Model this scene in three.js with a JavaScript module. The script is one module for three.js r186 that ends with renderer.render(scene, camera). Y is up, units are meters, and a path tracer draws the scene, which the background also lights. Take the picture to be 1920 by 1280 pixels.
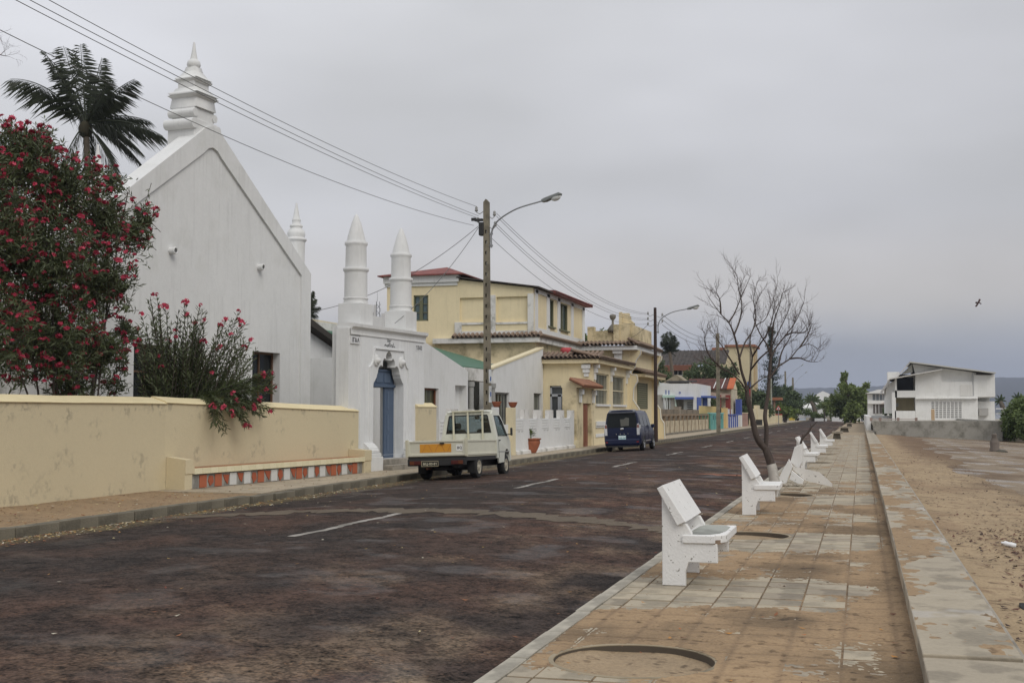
import * as THREE from 'three';
import { mergeGeometries, toCreasedNormals } from 'three/addons/utils/BufferGeometryUtils.js';
import { RoundedBoxGeometry } from 'three/addons/geometries/RoundedBoxGeometry.js';
import { FontLoader } from 'three/addons/loaders/FontLoader.js';
import { TextGeometry } from 'three/addons/geometries/TextGeometry.js';
import { Brush, Evaluator, SUBTRACTION } from 'three-bvh-csg';

// ---------------------------------------------------------------- camera, sky, sun, exposure
const scene = new THREE.Scene();
const FPX = 2280, CAMH = 1.65;                       // focal length in photo pixels, eye height above the promenade
const PITCH = Math.atan(134 / FPX), YAW = Math.atan(655 * Math.cos(PITCH) / FPX);
const camera = new THREE.PerspectiveCamera(2 * Math.atan(640 / FPX) * 180 / Math.PI, 1920 / 1280, 0.1, 9000);
camera.position.set(0, CAMH, 0);
camera.rotation.order = 'YXZ';
camera.rotation.set(PITCH, YAW, 0);
const renderer = new THREE.WebGLRenderer({ antialias: true });
renderer.setSize(1024, 682);
renderer.toneMapping = THREE.LinearToneMapping;
renderer.toneMappingExposure = 1.0;
renderer.shadowMap.enabled = true;
scene.fog = new THREE.FogExp2(0xb9c2d6, 0.00017);

// random and noise
function rng(a) { return () => { a |= 0; a = a + 0x6D2B79F5 | 0; let t = Math.imul(a ^ a >>> 15, 1 | a); t = t + Math.imul(t ^ t >>> 7, 61 | t) ^ t; return ((t ^ t >>> 14) >>> 0) / 4294967296; }; }
const HN = 256, HT = new Float32Array(HN * HN); { const r = rng(77); for (let i = 0; i < HT.length; i++) HT[i] = r(); }
function vn(x, y, p = 256) {            // periodic value noise, 0..1
  const xi = Math.floor(x), yi = Math.floor(y); let fx = x - xi, fy = y - yi;
  fx = fx * fx * (3 - 2 * fx); fy = fy * fy * (3 - 2 * fy);
  const x0 = ((xi % p) + p) % p, x1 = (x0 + 1) % p, y0 = ((yi % p) + p) % p, y1 = (y0 + 1) % p;
  const a = HT[(y0 & 255) * 256 + (x0 & 255)], b = HT[(y0 & 255) * 256 + (x1 & 255)], c = HT[(y1 & 255) * 256 + (x0 & 255)], d = HT[(y1 & 255) * 256 + (x1 & 255)];
  return (a + (b - a) * fx) * (1 - fy) + (c + (d - c) * fx) * fy;
}
function fbm(x, y, oct = 4, p = 256, g = .5) { let s = 0, a = 1, t = 0; for (let i = 0; i < oct; i++) { s += a * vn(x + i * 17.3 * (p < 256 ? 0 : 1), y + i * 9.1 * (p < 256 ? 0 : 1), Math.min(p, 256)); t += a; a *= g; x *= 2; y *= 2; p *= 2; } return s / t; }
const clamp = (x, a = 0, b = 1) => Math.min(b, Math.max(a, x));
const sstep = (a, b, x) => { const t = clamp((x - a) / (b - a)); return t * t * (3 - 2 * t); };
const lerp = (a, b, t) => a + (b - a) * t;

{ // overcast sky: brighter overhead than at the horizon, darker bank out over the bay
  const W = 1024, Hh = 512, d = new Float32Array(W * Hh * 4);
  for (let j = 0; j < Hh; j++) for (let i = 0; i < W; i++) {
    const el = ((j + .5) / Hh - .5) * Math.PI, a = ((i + .5) / W - .5) * 2 * Math.PI;
    const dx = Math.cos(el) * Math.cos(a), dy = Math.sin(el), dz = Math.cos(el) * Math.sin(a);
    const az = Math.atan2(dx, -dz);                    // 0 = down the street, + towards the sea
    const k = (j * W + i) * 4, h = Math.max(dy, 0);
    const side = .86 + .22 * Math.cos(az + 1.5);
    const n = fbm(dx / (h + .25) * 1.6 + 40, dz / (h + .25) * 1.6 + 40, 4) - .5;
    const n2 = fbm(az * 7 + 60, dy * 26 + 11, 4) - .5;
    let L = (.565 + .40 * Math.pow(h, .9)) * side * (1 + .29 * n + .16 * n2);
    const bank = sstep(.10, .028, dy + .022 * n2) * (.55 + .45 * sstep(-.6, .05, az) * sstep(2.4, 1.2, az));
    let r = L * .98, g = L * .996, b = L * (1.047 + .05 * n);
    r = lerp(r, r * .60, bank); g = lerp(g, g * .645, bank); b = lerp(b, b * .735, bank);
    const warm = sstep(.05, .09, dy) * sstep(.17, .1, dy) * .035; r *= 1 + warm; b *= 1 - warm * 1.3;
    if (dy < -.004) { r = .2; g = .19; b = .17; }
    d[k] = r; d[k + 1] = g; d[k + 2] = b; d[k + 3] = 1;
  }
  const t = new THREE.DataTexture(d, W, Hh, THREE.RGBAFormat, THREE.FloatType);
  t.mapping = THREE.EquirectangularReflectionMapping; t.magFilter = t.minFilter = THREE.LinearFilter; t.needsUpdate = true;
  scene.background = t; scene.environment = t;
}
const sun = new THREE.DirectionalLight(0xfffaf2, 1.5);
sun.position.set(30, 48, 3); sun.target.position.set(-8, 0, -30); sun.castShadow = true; sun.shadow.radius = 70;
sun.shadow.camera.left = -60; sun.shadow.camera.right = 60; sun.shadow.camera.top = 90; sun.shadow.camera.bottom = -60; sun.shadow.camera.far = 250; sun.shadow.mapSize.set(2048, 2048);
scene.add(sun, sun.target);

// ---------------------------------------------------------------- pixel -> place helpers (distance always comes from a plane)
const cF = new THREE.Vector3(-Math.sin(YAW) * Math.cos(PITCH), Math.sin(PITCH), -Math.cos(YAW) * Math.cos(PITCH));
const cR = new THREE.Vector3(Math.cos(YAW), 0, -Math.sin(YAW)), cU = new THREE.Vector3().crossVectors(cR, cF), cC = new THREE.Vector3(0, CAMH, 0);
const ray = (u, v) => cF.clone().addScaledVector(cR, (u - 960) / FPX).addScaledVector(cU, -(v - 640) / FPX);
const onY = (u, v, y = 0) => { const r = ray(u, v); return cC.clone().addScaledVector(r, (y - CAMH) / r.y); };
const onX = (u, v, x) => { const r = ray(u, v); return cC.clone().addScaledVector(r, x / r.x); };
const onZ = (u, v, z) => { const r = ray(u, v); return cC.clone().addScaledVector(r, z / r.z); };
class Frame {           // a street front: local x along it (away from the camera), y up, z towards the street
  constructor(x, z, deg) { const a = deg * Math.PI / 180; this.o = new THREE.Vector3(x, 0, z); this.rot = Math.PI / 2 - a; this.d = new THREE.Vector3(Math.sin(a), 0, -Math.cos(a)); this.n = new THREE.Vector3(Math.cos(a), 0, Math.sin(a)); }
  px(u, v, w = 0) { const r = ray(u, v), t = this.o.clone().addScaledVector(this.n, w).sub(cC).dot(this.n) / r.dot(this.n); const p = cC.clone().addScaledVector(r, t); return [p.clone().sub(this.o).dot(this.d), p.y]; }
  put(g) { g.position.copy(this.o); g.rotation.y = this.rot; return g; }
  world(s, y, w) { return this.o.clone().addScaledVector(this.d, s).addScaledVector(this.n, w).setY(y); }
}
const FA = new Frame(-14.5, -23.3, 6), FB = new Frame(-13.1, 0, 0);

// ---------------------------------------------------------------- object helpers
const used = {};
function numbered(n) { if (used[n] === undefined) { used[n] = 0; return n; } used[n]++; return n + '_' + String(used[n]).padStart(3, '0'); }
function thing(name, label, category, group) { const g = new THREE.Group(); g.name = numbered(name); g.userData = { label, category }; if (group) g.userData.group = group; scene.add(g); return g; }
function prep(g) { let o = g.index ? g.toNonIndexed() : g; for (const k of Object.keys(o.attributes)) if (!['position', 'normal'].includes(k)) o.deleteAttribute(k); o.morphAttributes = {}; return o; }
function uvBox(g) {
  const p = g.attributes.position, n = g.attributes.normal, uv = new Float32Array(p.count * 2);
  for (let i = 0; i < p.count; i += 3) {
    let ax = 0, ay = 0, az = 0; for (let k = 0; k < 3; k++) { ax += n.getX(i + k); ay += n.getY(i + k); az += n.getZ(i + k); }
    ax = Math.abs(ax); ay = Math.abs(ay); az = Math.abs(az);
    for (let k = 0; k < 3; k++) { const x = p.getX(i + k), y = p.getY(i + k), z = p.getZ(i + k); let u, v; if (ay >= ax && ay >= az) { u = x; v = z; } else if (ax >= az) { u = z; v = y; } else { u = x; v = y; } uv[(i + k) * 2] = u; uv[(i + k) * 2 + 1] = v; }
  }
  g.setAttribute('uv', new THREE.BufferAttribute(uv, 2)); return g;
}
function join(list) { list = list.flat(Infinity).map(prep); return uvBox(list.length > 1 ? mergeGeometries(list, false) : list[0]); }
function mesh(geo, mat) { const m = new THREE.Mesh(geo, mat); m.castShadow = m.receiveShadow = true; return m; }
function part(parent, name, geos, mat, label) { const m = mesh(geos.isBufferGeometry && geos.attributes.uv && !geos.index ? geos : join([geos]), mat); m.name = name; if (label) m.userData.label = label; parent.add(m); return m; }
function solo(name, label, category, geos, mat, group) { const m = mesh(join([geos]), mat); m.name = numbered(name); m.userData = { label, category }; if (group) m.userData.group = group; scene.add(m); return m; }
function struct(name, geos, mat) { const m = mesh(geos.isBufferGeometry && geos.attributes.uv ? geos : join([geos]), mat); m.name = numbered(name); m.userData.kind = 'structure'; scene.add(m); return m; }
function rebase(g) { // move a thing's origin to the middle of its base, everything stays where it is
  g.updateMatrixWorld(true); const b = new THREE.Box3().setFromObject(g), c = new THREE.Vector3((b.min.x + b.max.x) / 2, b.min.y, (b.min.z + b.max.z) / 2);
  if (g.isMesh) { const l = g.worldToLocal(c.clone()); g.geometry.translate(-l.x, -l.y, -l.z); g.position.copy(c); return g; }
  const l = g.worldToLocal(c.clone()); for (const k of g.children) k.position.sub(l); g.position.copy(c); return g;
}
function bx(x0, x1, y0, y1, z0, z1, b = 0) { const w = Math.abs(x1 - x0), h = Math.abs(y1 - y0), d = Math.abs(z1 - z0); const g = b ? new RoundedBoxGeometry(w, h, d, 1, Math.min(b, w * .45, h * .45, d * .45)) : new THREE.BoxGeometry(w, h, d); return g.translate((x0 + x1) / 2, (y0 + y1) / 2, (z0 + z1) / 2); }
function shapeOf(pts, holes) { const s = new THREE.Shape(pts.map(p => new THREE.Vector2(p[0], p[1]))); for (const h of holes || []) s.holes.push(new THREE.Path(h.map(p => new THREE.Vector2(p[0], p[1])))); return s; }
function pz(pts, z0, z1, holes, bev = 0) { // polygon in x,y extruded along z
  const g = new THREE.ExtrudeGeometry(shapeOf(pts, holes), { depth: Math.max(1e-4, z1 - z0 - 2 * bev), bevelEnabled: bev > 0, bevelSize: bev, bevelThickness: bev, bevelOffset: -bev, bevelSegments: 1, curveSegments: 6 }); return prep(g.translate(0, 0, z0 + bev));
}
function remap(g, f) { // f maps [a,b,c] -> [x,y,z]; winding kept outward
  g = prep(g); const p = g.attributes.position, n = g.attributes.normal, e = [[1, 0, 0], [0, 1, 0], [0, 0, 1]].map(v => f(v)), o = f([0, 0, 0]);
  const det = new THREE.Matrix3().set(...e.map(v => v.map((q, i) => q - o[i])).flat()).determinant();
  const N = p.count, P = new Float32Array(N * 3), Q = new Float32Array(N * 3);
  for (let i = 0; i < N; i++) { const j = det < 0 ? i - i % 3 + (2 - i % 3) : i; P.set(f([p.getX(i), p.getY(i), p.getZ(i)]), j * 3); const m = f([n.getX(i), n.getY(i), n.getZ(i)]); Q.set(m.map((q, k) => q - o[k]), j * 3); }
  const r = new THREE.BufferGeometry(); r.setAttribute('position', new THREE.BufferAttribute(P, 3)); r.setAttribute('normal', new THREE.BufferAttribute(Q, 3)); return r;
}
const pxx = (pts, x0, x1, holes, bev = 0) => remap(pz(pts, x0, x1, holes, bev), ([a, b, c]) => [c, b, a]);   // polygon in z,y extruded along x
const py = (pts, y0, y1, holes, bev = 0) => remap(pz(pts, y0, y1, holes, bev), ([a, b, c]) => [a, c, b]);    // polygon in x,z extruded along y
function lathe(prof, seg = 20, x = 0, y = 0, z = 0) { return new THREE.LatheGeometry(prof.map(p => new THREE.Vector2(p[0], p[1])), seg).translate(x, y, z); }
function cyl(r0, r1, h, seg = 12, x = 0, y = 0, z = 0) { return new THREE.CylinderGeometry(r1, r0, h, seg).translate(x, y + h / 2, z); }
const V = (x, y, z) => new THREE.Vector3(x, y, z);
function limb(pts, r0, r1, rad = 6, sub = 0) { // tapered tube through points
  if (sub) pts = new THREE.CatmullRomCurve3(pts).getPoints(sub);
  const n = pts.length, P = [], N = [], I = []; let up = V(.13, .97, .21).normalize();
  for (let i = 0; i < n; i++) {
    const t = pts[Math.min(n - 1, i + 1)].clone().sub(pts[Math.max(0, i - 1)]).normalize(); let a = up.clone().sub(t.clone().multiplyScalar(up.dot(t))); if (a.lengthSq() < 1e-4) a = V(1, 0, .1).sub(t.clone().multiplyScalar(t.x)); a.normalize(); const b = t.clone().cross(a); up = a;
    const r = lerp(r0, r1, i / (n - 1));
    for (let k = 0; k < rad; k++) { const q = k / rad * Math.PI * 2, d = a.clone().multiplyScalar(Math.cos(q)).addScaledVector(b, Math.sin(q)); N.push(d.x, d.y, d.z); P.push(pts[i].x + d.x * r, pts[i].y + d.y * r, pts[i].z + d.z * r); }
  }
  for (let i = 0; i < n - 1; i++) for (let k = 0; k < rad; k++) { const k1 = (k + 1) % rad, a = i * rad + k, b = i * rad + k1, c = a + rad, d = b + rad; I.push(a, b, c, b, d, c); }
  const g = new THREE.BufferGeometry(); g.setAttribute('position', new THREE.Float32BufferAttribute(P, 3)); g.setAttribute('normal', new THREE.Float32BufferAttribute(N, 3)); g.setIndex(I); return g;
}
class Leaves { // many small leaf faces joined into one surface
  constructor() { this.p = []; this.n = []; }
  tri(a, b, c) { const q = b.clone().sub(a).cross(c.clone().sub(a)).normalize(); for (const v of [a, b, c]) { this.p.push(v.x, v.y, v.z); this.n.push(q.x, q.y, q.z); } }
  leaf(base, dir, side, len, wid, droop = 0) { const m = base.clone().addScaledVector(dir, len * .45), tip = base.clone().addScaledVector(dir, len); tip.y -= droop * len; const l = m.clone().addScaledVector(side, wid / 2), r = m.clone().addScaledVector(side, -wid / 2); this.tri(base, l, tip); this.tri(base, tip, r); }
  geo() { const g = new THREE.BufferGeometry(); g.setAttribute('position', new THREE.Float32BufferAttribute(this.p, 3)); g.setAttribute('normal', new THREE.Float32BufferAttribute(this.n, 3)); return g; }
}
function rdir(r) { const z = r() * 2 - 1, a = r() * 6.2832, s = Math.sqrt(1 - z * z); return V(s * Math.cos(a), z, s * Math.sin(a)); }

// ---------------------------------------------------------------- textures (fine colour variation and relief; sizes in metres)
const toS = l => l <= .0031308 ? l * 12.92 * 255 : (1.055 * Math.pow(l, 1 / 2.4) - .055) * 255;
function tex(size, metres, fn, srgb = true) {
  const d = new Uint8Array(size * size * 4);
  for (let j = 0; j < size; j++) for (let i = 0; i < size; i++) { const c = fn(i / size, j / size), k = (j * size + i) * 4; for (let q = 0; q < 3; q++) d[k + q] = clamp(srgb ? toS(Math.max(0, c[q])) : c[q] * 255, 0, 255); d[k + 3] = 255; }
  const t = new THREE.DataTexture(d, size, size, THREE.RGBAFormat); t.wrapS = t.wrapT = THREE.RepeatWrapping; t.magFilter = THREE.LinearFilter; t.minFilter = THREE.LinearMipmapLinearFilter; t.generateMipmaps = true;
  if (srgb) t.colorSpace = THREE.SRGBColorSpace; t.repeat.set(1 / metres, 1 / metres); t.needsUpdate = true; return t;
}
const F = (u, v, f, o = 4) => fbm(u * f, v * f, o, f);         // tiling noise, f cells per tile
const grey = v => [v, v, v];
const T = {};
T.plaster = tex(768, 5, (u, v) => { const a = F(u, v, 4, 6), b = F(u, v * .25, 32, 3), c = F(u, v, 64, 2); const st = sstep(.56, .85, F(u + .3, v + .1, 8, 6)) * .05, sk = sstep(.55, .85, fbm(u * 64, v * 4, 4, 64)) * .07; const m = .93 + .06 * a + .05 * (b - .5) + .05 * (c - .5) - st - sk; return [m, m * (.995), m * (.985 - st * .25)]; });
T.wall = tex(1024, 7, (u, v) => { const a = F(u, v, 5, 6), b = F(u + .2, v + .4, 14, 5), e = F(u + .6, v + .3, 90, 3), c = F(u, v, 200, 2); const y = v * 7, top = sstep(1.2, 1.8, y + (a - .5)) , low = sstep(.32, .05, y + .5 * (b - .5)); const mold = (sstep(.60, .80, b) * .26 + sstep(.50, .72, F(u + .1, v + .8, 20, 5)) * (.34 * top + .22 * low)) * sstep(.40, .74, e); const m = .93 + .09 * (a - .35) + .05 * (c - .5) - mold; return [m, m * (.995 + mold * .02), m * (.985 + mold * .12)]; });
T.dirty = tex(768, 4, (u, v) => { const a = F(u, v, 4, 6), b = F(u + .5, v + .2, 8, 6), c = F(u, v, 64, 2); const e = F(u + .1, v + .6, 40, 4); const st = sstep(.42, .85, b * .75 + e * .25) * .55 * (.4 + a); const m = .90 + .10 * a + .08 * (c - .5) - st; return [m, m * .99, m * (.97 - st * .1)]; });
T.concrete = tex(768, 3, (u, v) => { const a = F(u, v, 3, 7), b = F(u + .4, v, 12, 5), c = F(u, v, 128, 2); const m = .62 + .42 * a - .24 * sstep(.52, .72, b) + .14 * (c - .5); return [m, m * .985, m * .955]; });
T.conB = tex(512, 1.5, (u, v) => grey(.5 * F(u, v, 16, 5) + .5 * F(u, v, 96, 2)), false);
T.sand = tex(1024, 3.3, (u, v) => { const a = F(u, v, 5, 6), b = F(u, v, 200, 2), c = F(u + .3, v + .6, 36, 5), e = F(u + .7, v + .2, 90, 3); let m = .74 + .40 * (a - .2) + .30 * (b - .5) + .22 * (e - .5); const dk = sstep(.62, .8, c) * .4 + sstep(.68, .8, e) * .25; m -= dk; return [m, m * (.985 - dk * .1), m * (.96 - dk * .2)]; });
T.sandB = tex(512, 1.1, (u, v) => grey(.55 * F(u, v, 12, 5) + .45 * F(u, v, 120, 2)), false);
T.road = tex(1536, 4.1, (u, v) => { const b = F(u, v, 200, 2), c = F(u + .2, v + .7, 150, 2), a = F(u, v, 8, 6), e = F(u + .5, v + .1, 24, 5); const k = F(u + .3, v + .3, 64, 3); let m = .46 + .36 * (a - .3) + .42 * (e - .5) + .75 * (k - .5) + .9 * (b - .5); const ch = sstep(.56, .76, c) * (.2 + 1.4 * sstep(.45, .62, e)); return [m + ch * .55, m + ch * .42, m + ch * .32]; });
T.roadB = tex(768, 1.7, (u, v) => grey(.6 * F(u, v, 140, 2) + .4 * F(u, v, 12, 4)), false);
T.roadR = tex(768, 19, (u, v) => { const a = F(u, v * 1, 24, 6), b = F(u, v, 150, 2); const wet = sstep(.56, .70, a); return [0, clamp(.95 - .40 * wet + .15 * (b - .5)), 0]; }, false);
T.conR = tex(512, 6, (u, v) => { const a = F(u, v, 6, 5); const wet = sstep(.56, .64, a); return [0, .9 - .62 * wet, 0]; }, false);
T.bark = tex(384, 1, (u, v) => { const a = fbm(u * 24, v * 6, 4, 24), b = F(u, v, 32, 3); const m = .55 + .5 * a + .2 * (b - .5); return [m, m * .96, m * .92]; });
T.wood = tex(384, 1, (u, v) => { const a = fbm(u * 40, v * 3, 4, 120), b = F(u, v, 6, 4); const m = .62 + .35 * a + .12 * b; return [m, m * .97, m * .93]; });
T.rooft = tex(512, 3, (u, v) => { const a = F(u, v, 12, 5), b = F(u, v, 60, 3), c = sstep(.55, .7, F(u + .4, v, 6, 5)); const m = .7 + .45 * (a - .3) + .3 * (b - .5); return [m * (1 - c * .35), m * (.96 - c * .3), m * (.92 - c * .25)]; });
T.chip = tex(768, .8, (u, v) => { const a = F(u, v, 10, 6), b = F(u + .37, v + .2, 40, 4), s = sstep(.69, .73, a * .45 + b * .55), g = F(u, v, 90, 2); const m = .93 + .1 * (F(u, v, 5, 4) - .4) + .06 * (g - .5); return [lerp(m, .34, s), lerp(m * .995, .33, s), lerp(m * .985, .30, s)]; });
T.paint = tex(384, 2, (u, v) => { const a = F(u, v, 5, 5), b = F(u, v, 40, 3); const m = .88 + .14 * (a - .2) + .06 * (b - .5); return [m, m, m * .985]; });
function mat(r, g, b, o = {}) { const c = new THREE.Color().setRGB(r, g, b); return new THREE.MeshPhysicalMaterial({ color: c, roughness: .9, ...o }); }
const pl = (r, g, b, o = {}) => mat(r, g, b, { map: T.plaster, bumpMap: T.conB, bumpScale: .004, ...o });
const M = {
  white: pl(.745, .755, .755), whiteDirty: mat(.74, .735, .72, { map: T.dirty, bumpMap: T.conB, bumpScale: .005 }),
  wallYellow: mat(.66, .575, .39, { map: T.wall, bumpMap: T.conB, bumpScale: .004 }), houseYellow: pl(.80, .695, .465), houseYellowOld: mat(.74, .635, .42, { map: T.dirty }), cream: pl(.72, .64, .44), creamOld: mat(.62, .56, .42, { map: T.dirty }),
  concrete: mat(.42, .39, .34, { map: T.concrete, bumpMap: T.conB, bumpScale: .006 }), concDark: mat(.24, .225, .19, { map: T.concrete, bumpMap: T.conB, bumpScale: .008 }),
  coping: mat(.47, .42, .34, { map: T.concrete, bumpMap: T.conB, bumpScale: .006, roughness: 1, roughnessMap: T.conR }),
  sand: mat(.335, .235, .137, { map: T.sand, bumpMap: T.sandB, bumpScale: .008, roughness: 1 }),
  benchPaint: mat(.80, .80, .79, { map: T.chip, roughness: .75, bumpMap: T.conB, bumpScale: .004 }),
  benchWorn: mat(.40, .42, .39, { map: T.concrete, roughness: .7 }), rawBreak: mat(.30, .22, .16, { map: T.concrete }),
  glassDark: mat(.014, .017, .018, { roughness: .12, specularIntensity: .4 }), glass: new THREE.MeshPhysicalMaterial({ color: 0xcfd8da, roughness: .04, transmission: 1, thickness: 0 }),
  tint: new THREE.MeshPhysicalMaterial({ color: 0x55605e, roughness: .05, transmission: 1, thickness: 0 }),
  room: mat(.30, .28, .25), blueDoor: mat(.085, .125, .20, { map: T.paint, roughness: .6 }), blueDoorHi: mat(.11, .155, .235, { map: T.paint, roughness: .6 }),
  wood: mat(.19, .075, .035, { map: T.wood, roughness: .7 }), woodFrame: mat(.16, .09, .055, { map: T.wood, roughness: .7 }), greenFrame: mat(.16, .17, .10, { map: T.wood, roughness: .7 }),
  tile: mat(.34, .17, .105, { map: T.rooft, roughness: .9 }), tileOld: mat(.30, .225, .175, { map: T.rooft, roughness: .95 }), redRoof: mat(.27, .085, .075, { map: T.rooft, roughness: .8 }), greenRoof: mat(.075, .165, .11, { map: T.paint, roughness: .55 }), brownRoof: mat(.085, .075, .07, { map: T.rooft }), rustRoof: mat(.12, .042, .032, { map: T.rooft }),
  terracotta: mat(.42, .125, .06, { map: T.paint, roughness: .85 }), terrDark: mat(.30, .095, .05, { map: T.paint, roughness: .85 }),
  grey: mat(.33, .33, .32, { map: T.paint }), greyMetal: mat(.30, .31, .32, { roughness: .45, metalness: .6 }), black: mat(.022, .022, .022, { roughness: .6 }), rubber: mat(.018, .018, .018, { roughness: .85 }), chrome: mat(.75, .76, .77, { roughness: .25, metalness: 1 }),
  wire: mat(.13, .13, .13, { roughness: .6 }), pole: mat(.26, .235, .18, { map: T.concrete, bumpMap: T.conB, bumpScale: .006 }), poleDark: mat(.055, .035, .03, { map: T.wood }), polePale: mat(.40, .42, .37, { map: T.concrete }),
  bark: mat(.085, .068, .06, { map: T.bark, bumpMap: T.bark, bumpScale: .02 }), twig: mat(.105, .08, .075), lime: mat(.55, .53, .50, { map: T.dirty }), palmTrunk: mat(.17, .145, .115, { map: T.bark }),
  leafOle: mat(.085, .108, .042, { roughness: .6, transmission: .18, side: THREE.DoubleSide }), leafDark: mat(.072, .108, .036, { roughness: .8, transmission: .2, side: THREE.DoubleSide }), leafMid: mat(.115, .165, .045, { roughness: .8, transmission: .25, side: THREE.DoubleSide }), leafLight: mat(.15, .21, .045, { roughness: .8, transmission: .3, side: THREE.DoubleSide }), leafPalm: mat(.03, .04, .018, { roughness: .6, transmission: .15, side: THREE.DoubleSide }), leafPine: mat(.03, .05, .028, { roughness: .9, side: THREE.DoubleSide }),
  petal: mat(.56, .04, .10, { roughness: .8, transmission: .25, side: THREE.DoubleSide }), petal2: mat(.42, .025, .07, { roughness: .8, transmission: .25, side: THREE.DoubleSide }), petal3: mat(.64, .08, .15, { roughness: .8, transmission: .25, side: THREE.DoubleSide }),
};
// ================================================================ ground, road, pavement, promenade, beach, water, hills
const roadY = x => -.02 - .0062 * (x + 7) * (x + 7);
function sheet(xs, zs, yf, cf) { // grid with own colours
  const P = [], C = [], UV = [], I = [], nx = xs.length;
  for (const z of zs) for (const x of xs) { P.push(x, yf(x, z), z); UV.push(x, z); if (cf) C.push(...cf(x, z)); }
  for (let j = 0; j < zs.length - 1; j++) for (let i = 0; i < nx - 1; i++) { const a = j * nx + i; I.push(a, a + 1, a + nx, a + 1, a + nx + 1, a + nx); }
  const g = new THREE.BufferGeometry(); g.setAttribute('position', new THREE.Float32BufferAttribute(P, 3)); g.setAttribute('uv', new THREE.Float32BufferAttribute(UV, 2)); if (cf) g.setAttribute('color', new THREE.Float32BufferAttribute(C, 3)); g.setIndex(I); g.computeVertexNormals(); return g;
}
function steps(a, b, s) { const o = [], n = Math.max(1, Math.round(Math.abs(b - a) / s)); for (let i = 0; i <= n; i++) o.push(a + (b - a) * i / n); return o; }
function zrun(...seg) { let o = []; for (const [a, b, s] of seg) o = o.concat(steps(a, b, s).slice(o.length ? 1 : 0)); return o; }
const mix3 = (a, b, t) => [lerp(a[0], b[0], t), lerp(a[1], b[1], t), lerp(a[2], b[2], t)];

struct('earth', sheet(steps(-700, -2.2, 80), steps(60, -2600, 120), () => -.24), mat(.20, .17, .11, { map: T.sand }));
const roadMat = new THREE.MeshPhysicalMaterial({ color: 0xffffff, vertexColors: true, map: T.road, bumpMap: T.roadB, bumpScale: .014, roughness: 1, roughnessMap: T.roadR, specularIntensity: .35 });
const road = struct('road', sheet(steps(-12, -2.2, .2), zrun([8, -45, .2], [-45, -120, .8], [-120, -300, 4]), roadY, (x, z) => {
  const a = fbm(x * .42 + 50, z * .16 + 90, 6), b = fbm(x * 1.9 + 20, z * 1.1 + 9, 5), c = fbm(x * 1.1 + 7, z * 1.0 + 31, 6);
  const right = sstep(-7.5, -2.6, x + (a - .5) * 5);
  let col = mix3([.078, .056, .047], [.142, .080, .058], clamp(.18 + right * .65 + (a - .5) * 1.6 + (b - .5) * .9));
  col = mix3(col, [.048, .043, .041], sstep(.46, .62, c) * .62);                                 // bitumen patches
  col = mix3(col, [.21, .15, .105], sstep(.50, .68, b) * .75 * sstep(-8, -3, x));                   // worn aggregate
  const near = sstep(-11, -7, z) * sstep(-5.2, -3.0, x + (a - .5) * 2); col = mix3(col, [.34, .26, .18], near * .8 * sstep(.35, .55, b));
  const edge = sstep(-10.7, -11.6, x + (b - .5) * 1.2); col = mix3(col, [.26, .21, .12], edge * .8);  // silt and moss in the gutter
  return col;
}), roadMat);
{ // worn centre dashes, trench scars and a patch: pieces of the road
  const paint = mat(.33, .31, .285, { map: T.dirty }), scar = mat(.135, .105, .072, { map: T.sand, bumpMap: T.sandB, bumpScale: .006 }), red = mat(.28, .11, .06, { map: T.sand });
  const strip = (pts, w, dy, m, name, seed) => { const r = rng(seed), P = [], I = [], U = []; for (let i = 0; i < pts.length; i++) { const a = pts[Math.max(0, i - 1)], b = pts[Math.min(pts.length - 1, i + 1)]; let dx = b[0] - a[0], dz = b[1] - a[1]; const l = Math.hypot(dx, dz); dx /= l; dz /= l; for (const s of [-1, 1]) { const k = s * w * (m === paint ? .36 + .3 * r() : .15 + .7 * r()); const x = pts[i][0] - dz * k, z = pts[i][1] + dx * k; P.push(x, roadY(x) + dy, z); U.push(x, z); } } for (let i = 0; i < pts.length - 1; i++) { const a = i * 2; I.push(a, a + 1, a + 2, a + 1, a + 3, a + 2); } const g = new THREE.BufferGeometry(); g.setAttribute('position', new THREE.Float32BufferAttribute(P, 3)); g.setAttribute('uv', new THREE.Float32BufferAttribute(U, 2)); g.setIndex(I); g.computeVertexNormals(); const o = mesh(g, m); o.name = name; road.add(o); };
  let k = 0; for (let z = -15.1; z > -150; z -= 11.05) strip(steps(z, z - 4.0, .12).map(q => [-7.42 + .03 * Math.sin(q * 3), q]), .13, .005, paint, 'lane_marking', 100 + k++);
  const arc = (x0, x1, z0, bow) => steps(x0, x1, .12).map(x => [x, z0 - bow * (1 - Math.pow((x - (x0 + x1) / 2) / ((x1 - x0) / 2), 2)) + .06 * Math.sin(x * 5)]);
  strip(arc(-11.6, -2.4, -18.2, 1.5), .75, .006, scar, 'trench_scar', 7);
  strip(arc(-6.5, -2.4, -55, 1.2), .7, .006, scar, 'trench_scar', 8);
  strip(arc(-5.5, -2.4, -83, 1), .9, .006, scar, 'trench_scar', 9);
  strip(steps(-4.3, -3.1, .1).map(x => [x, -34.6 + .15 * Math.sin(x * 6)]), .5, .006, red, 'road_patch', 10);
}
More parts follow.
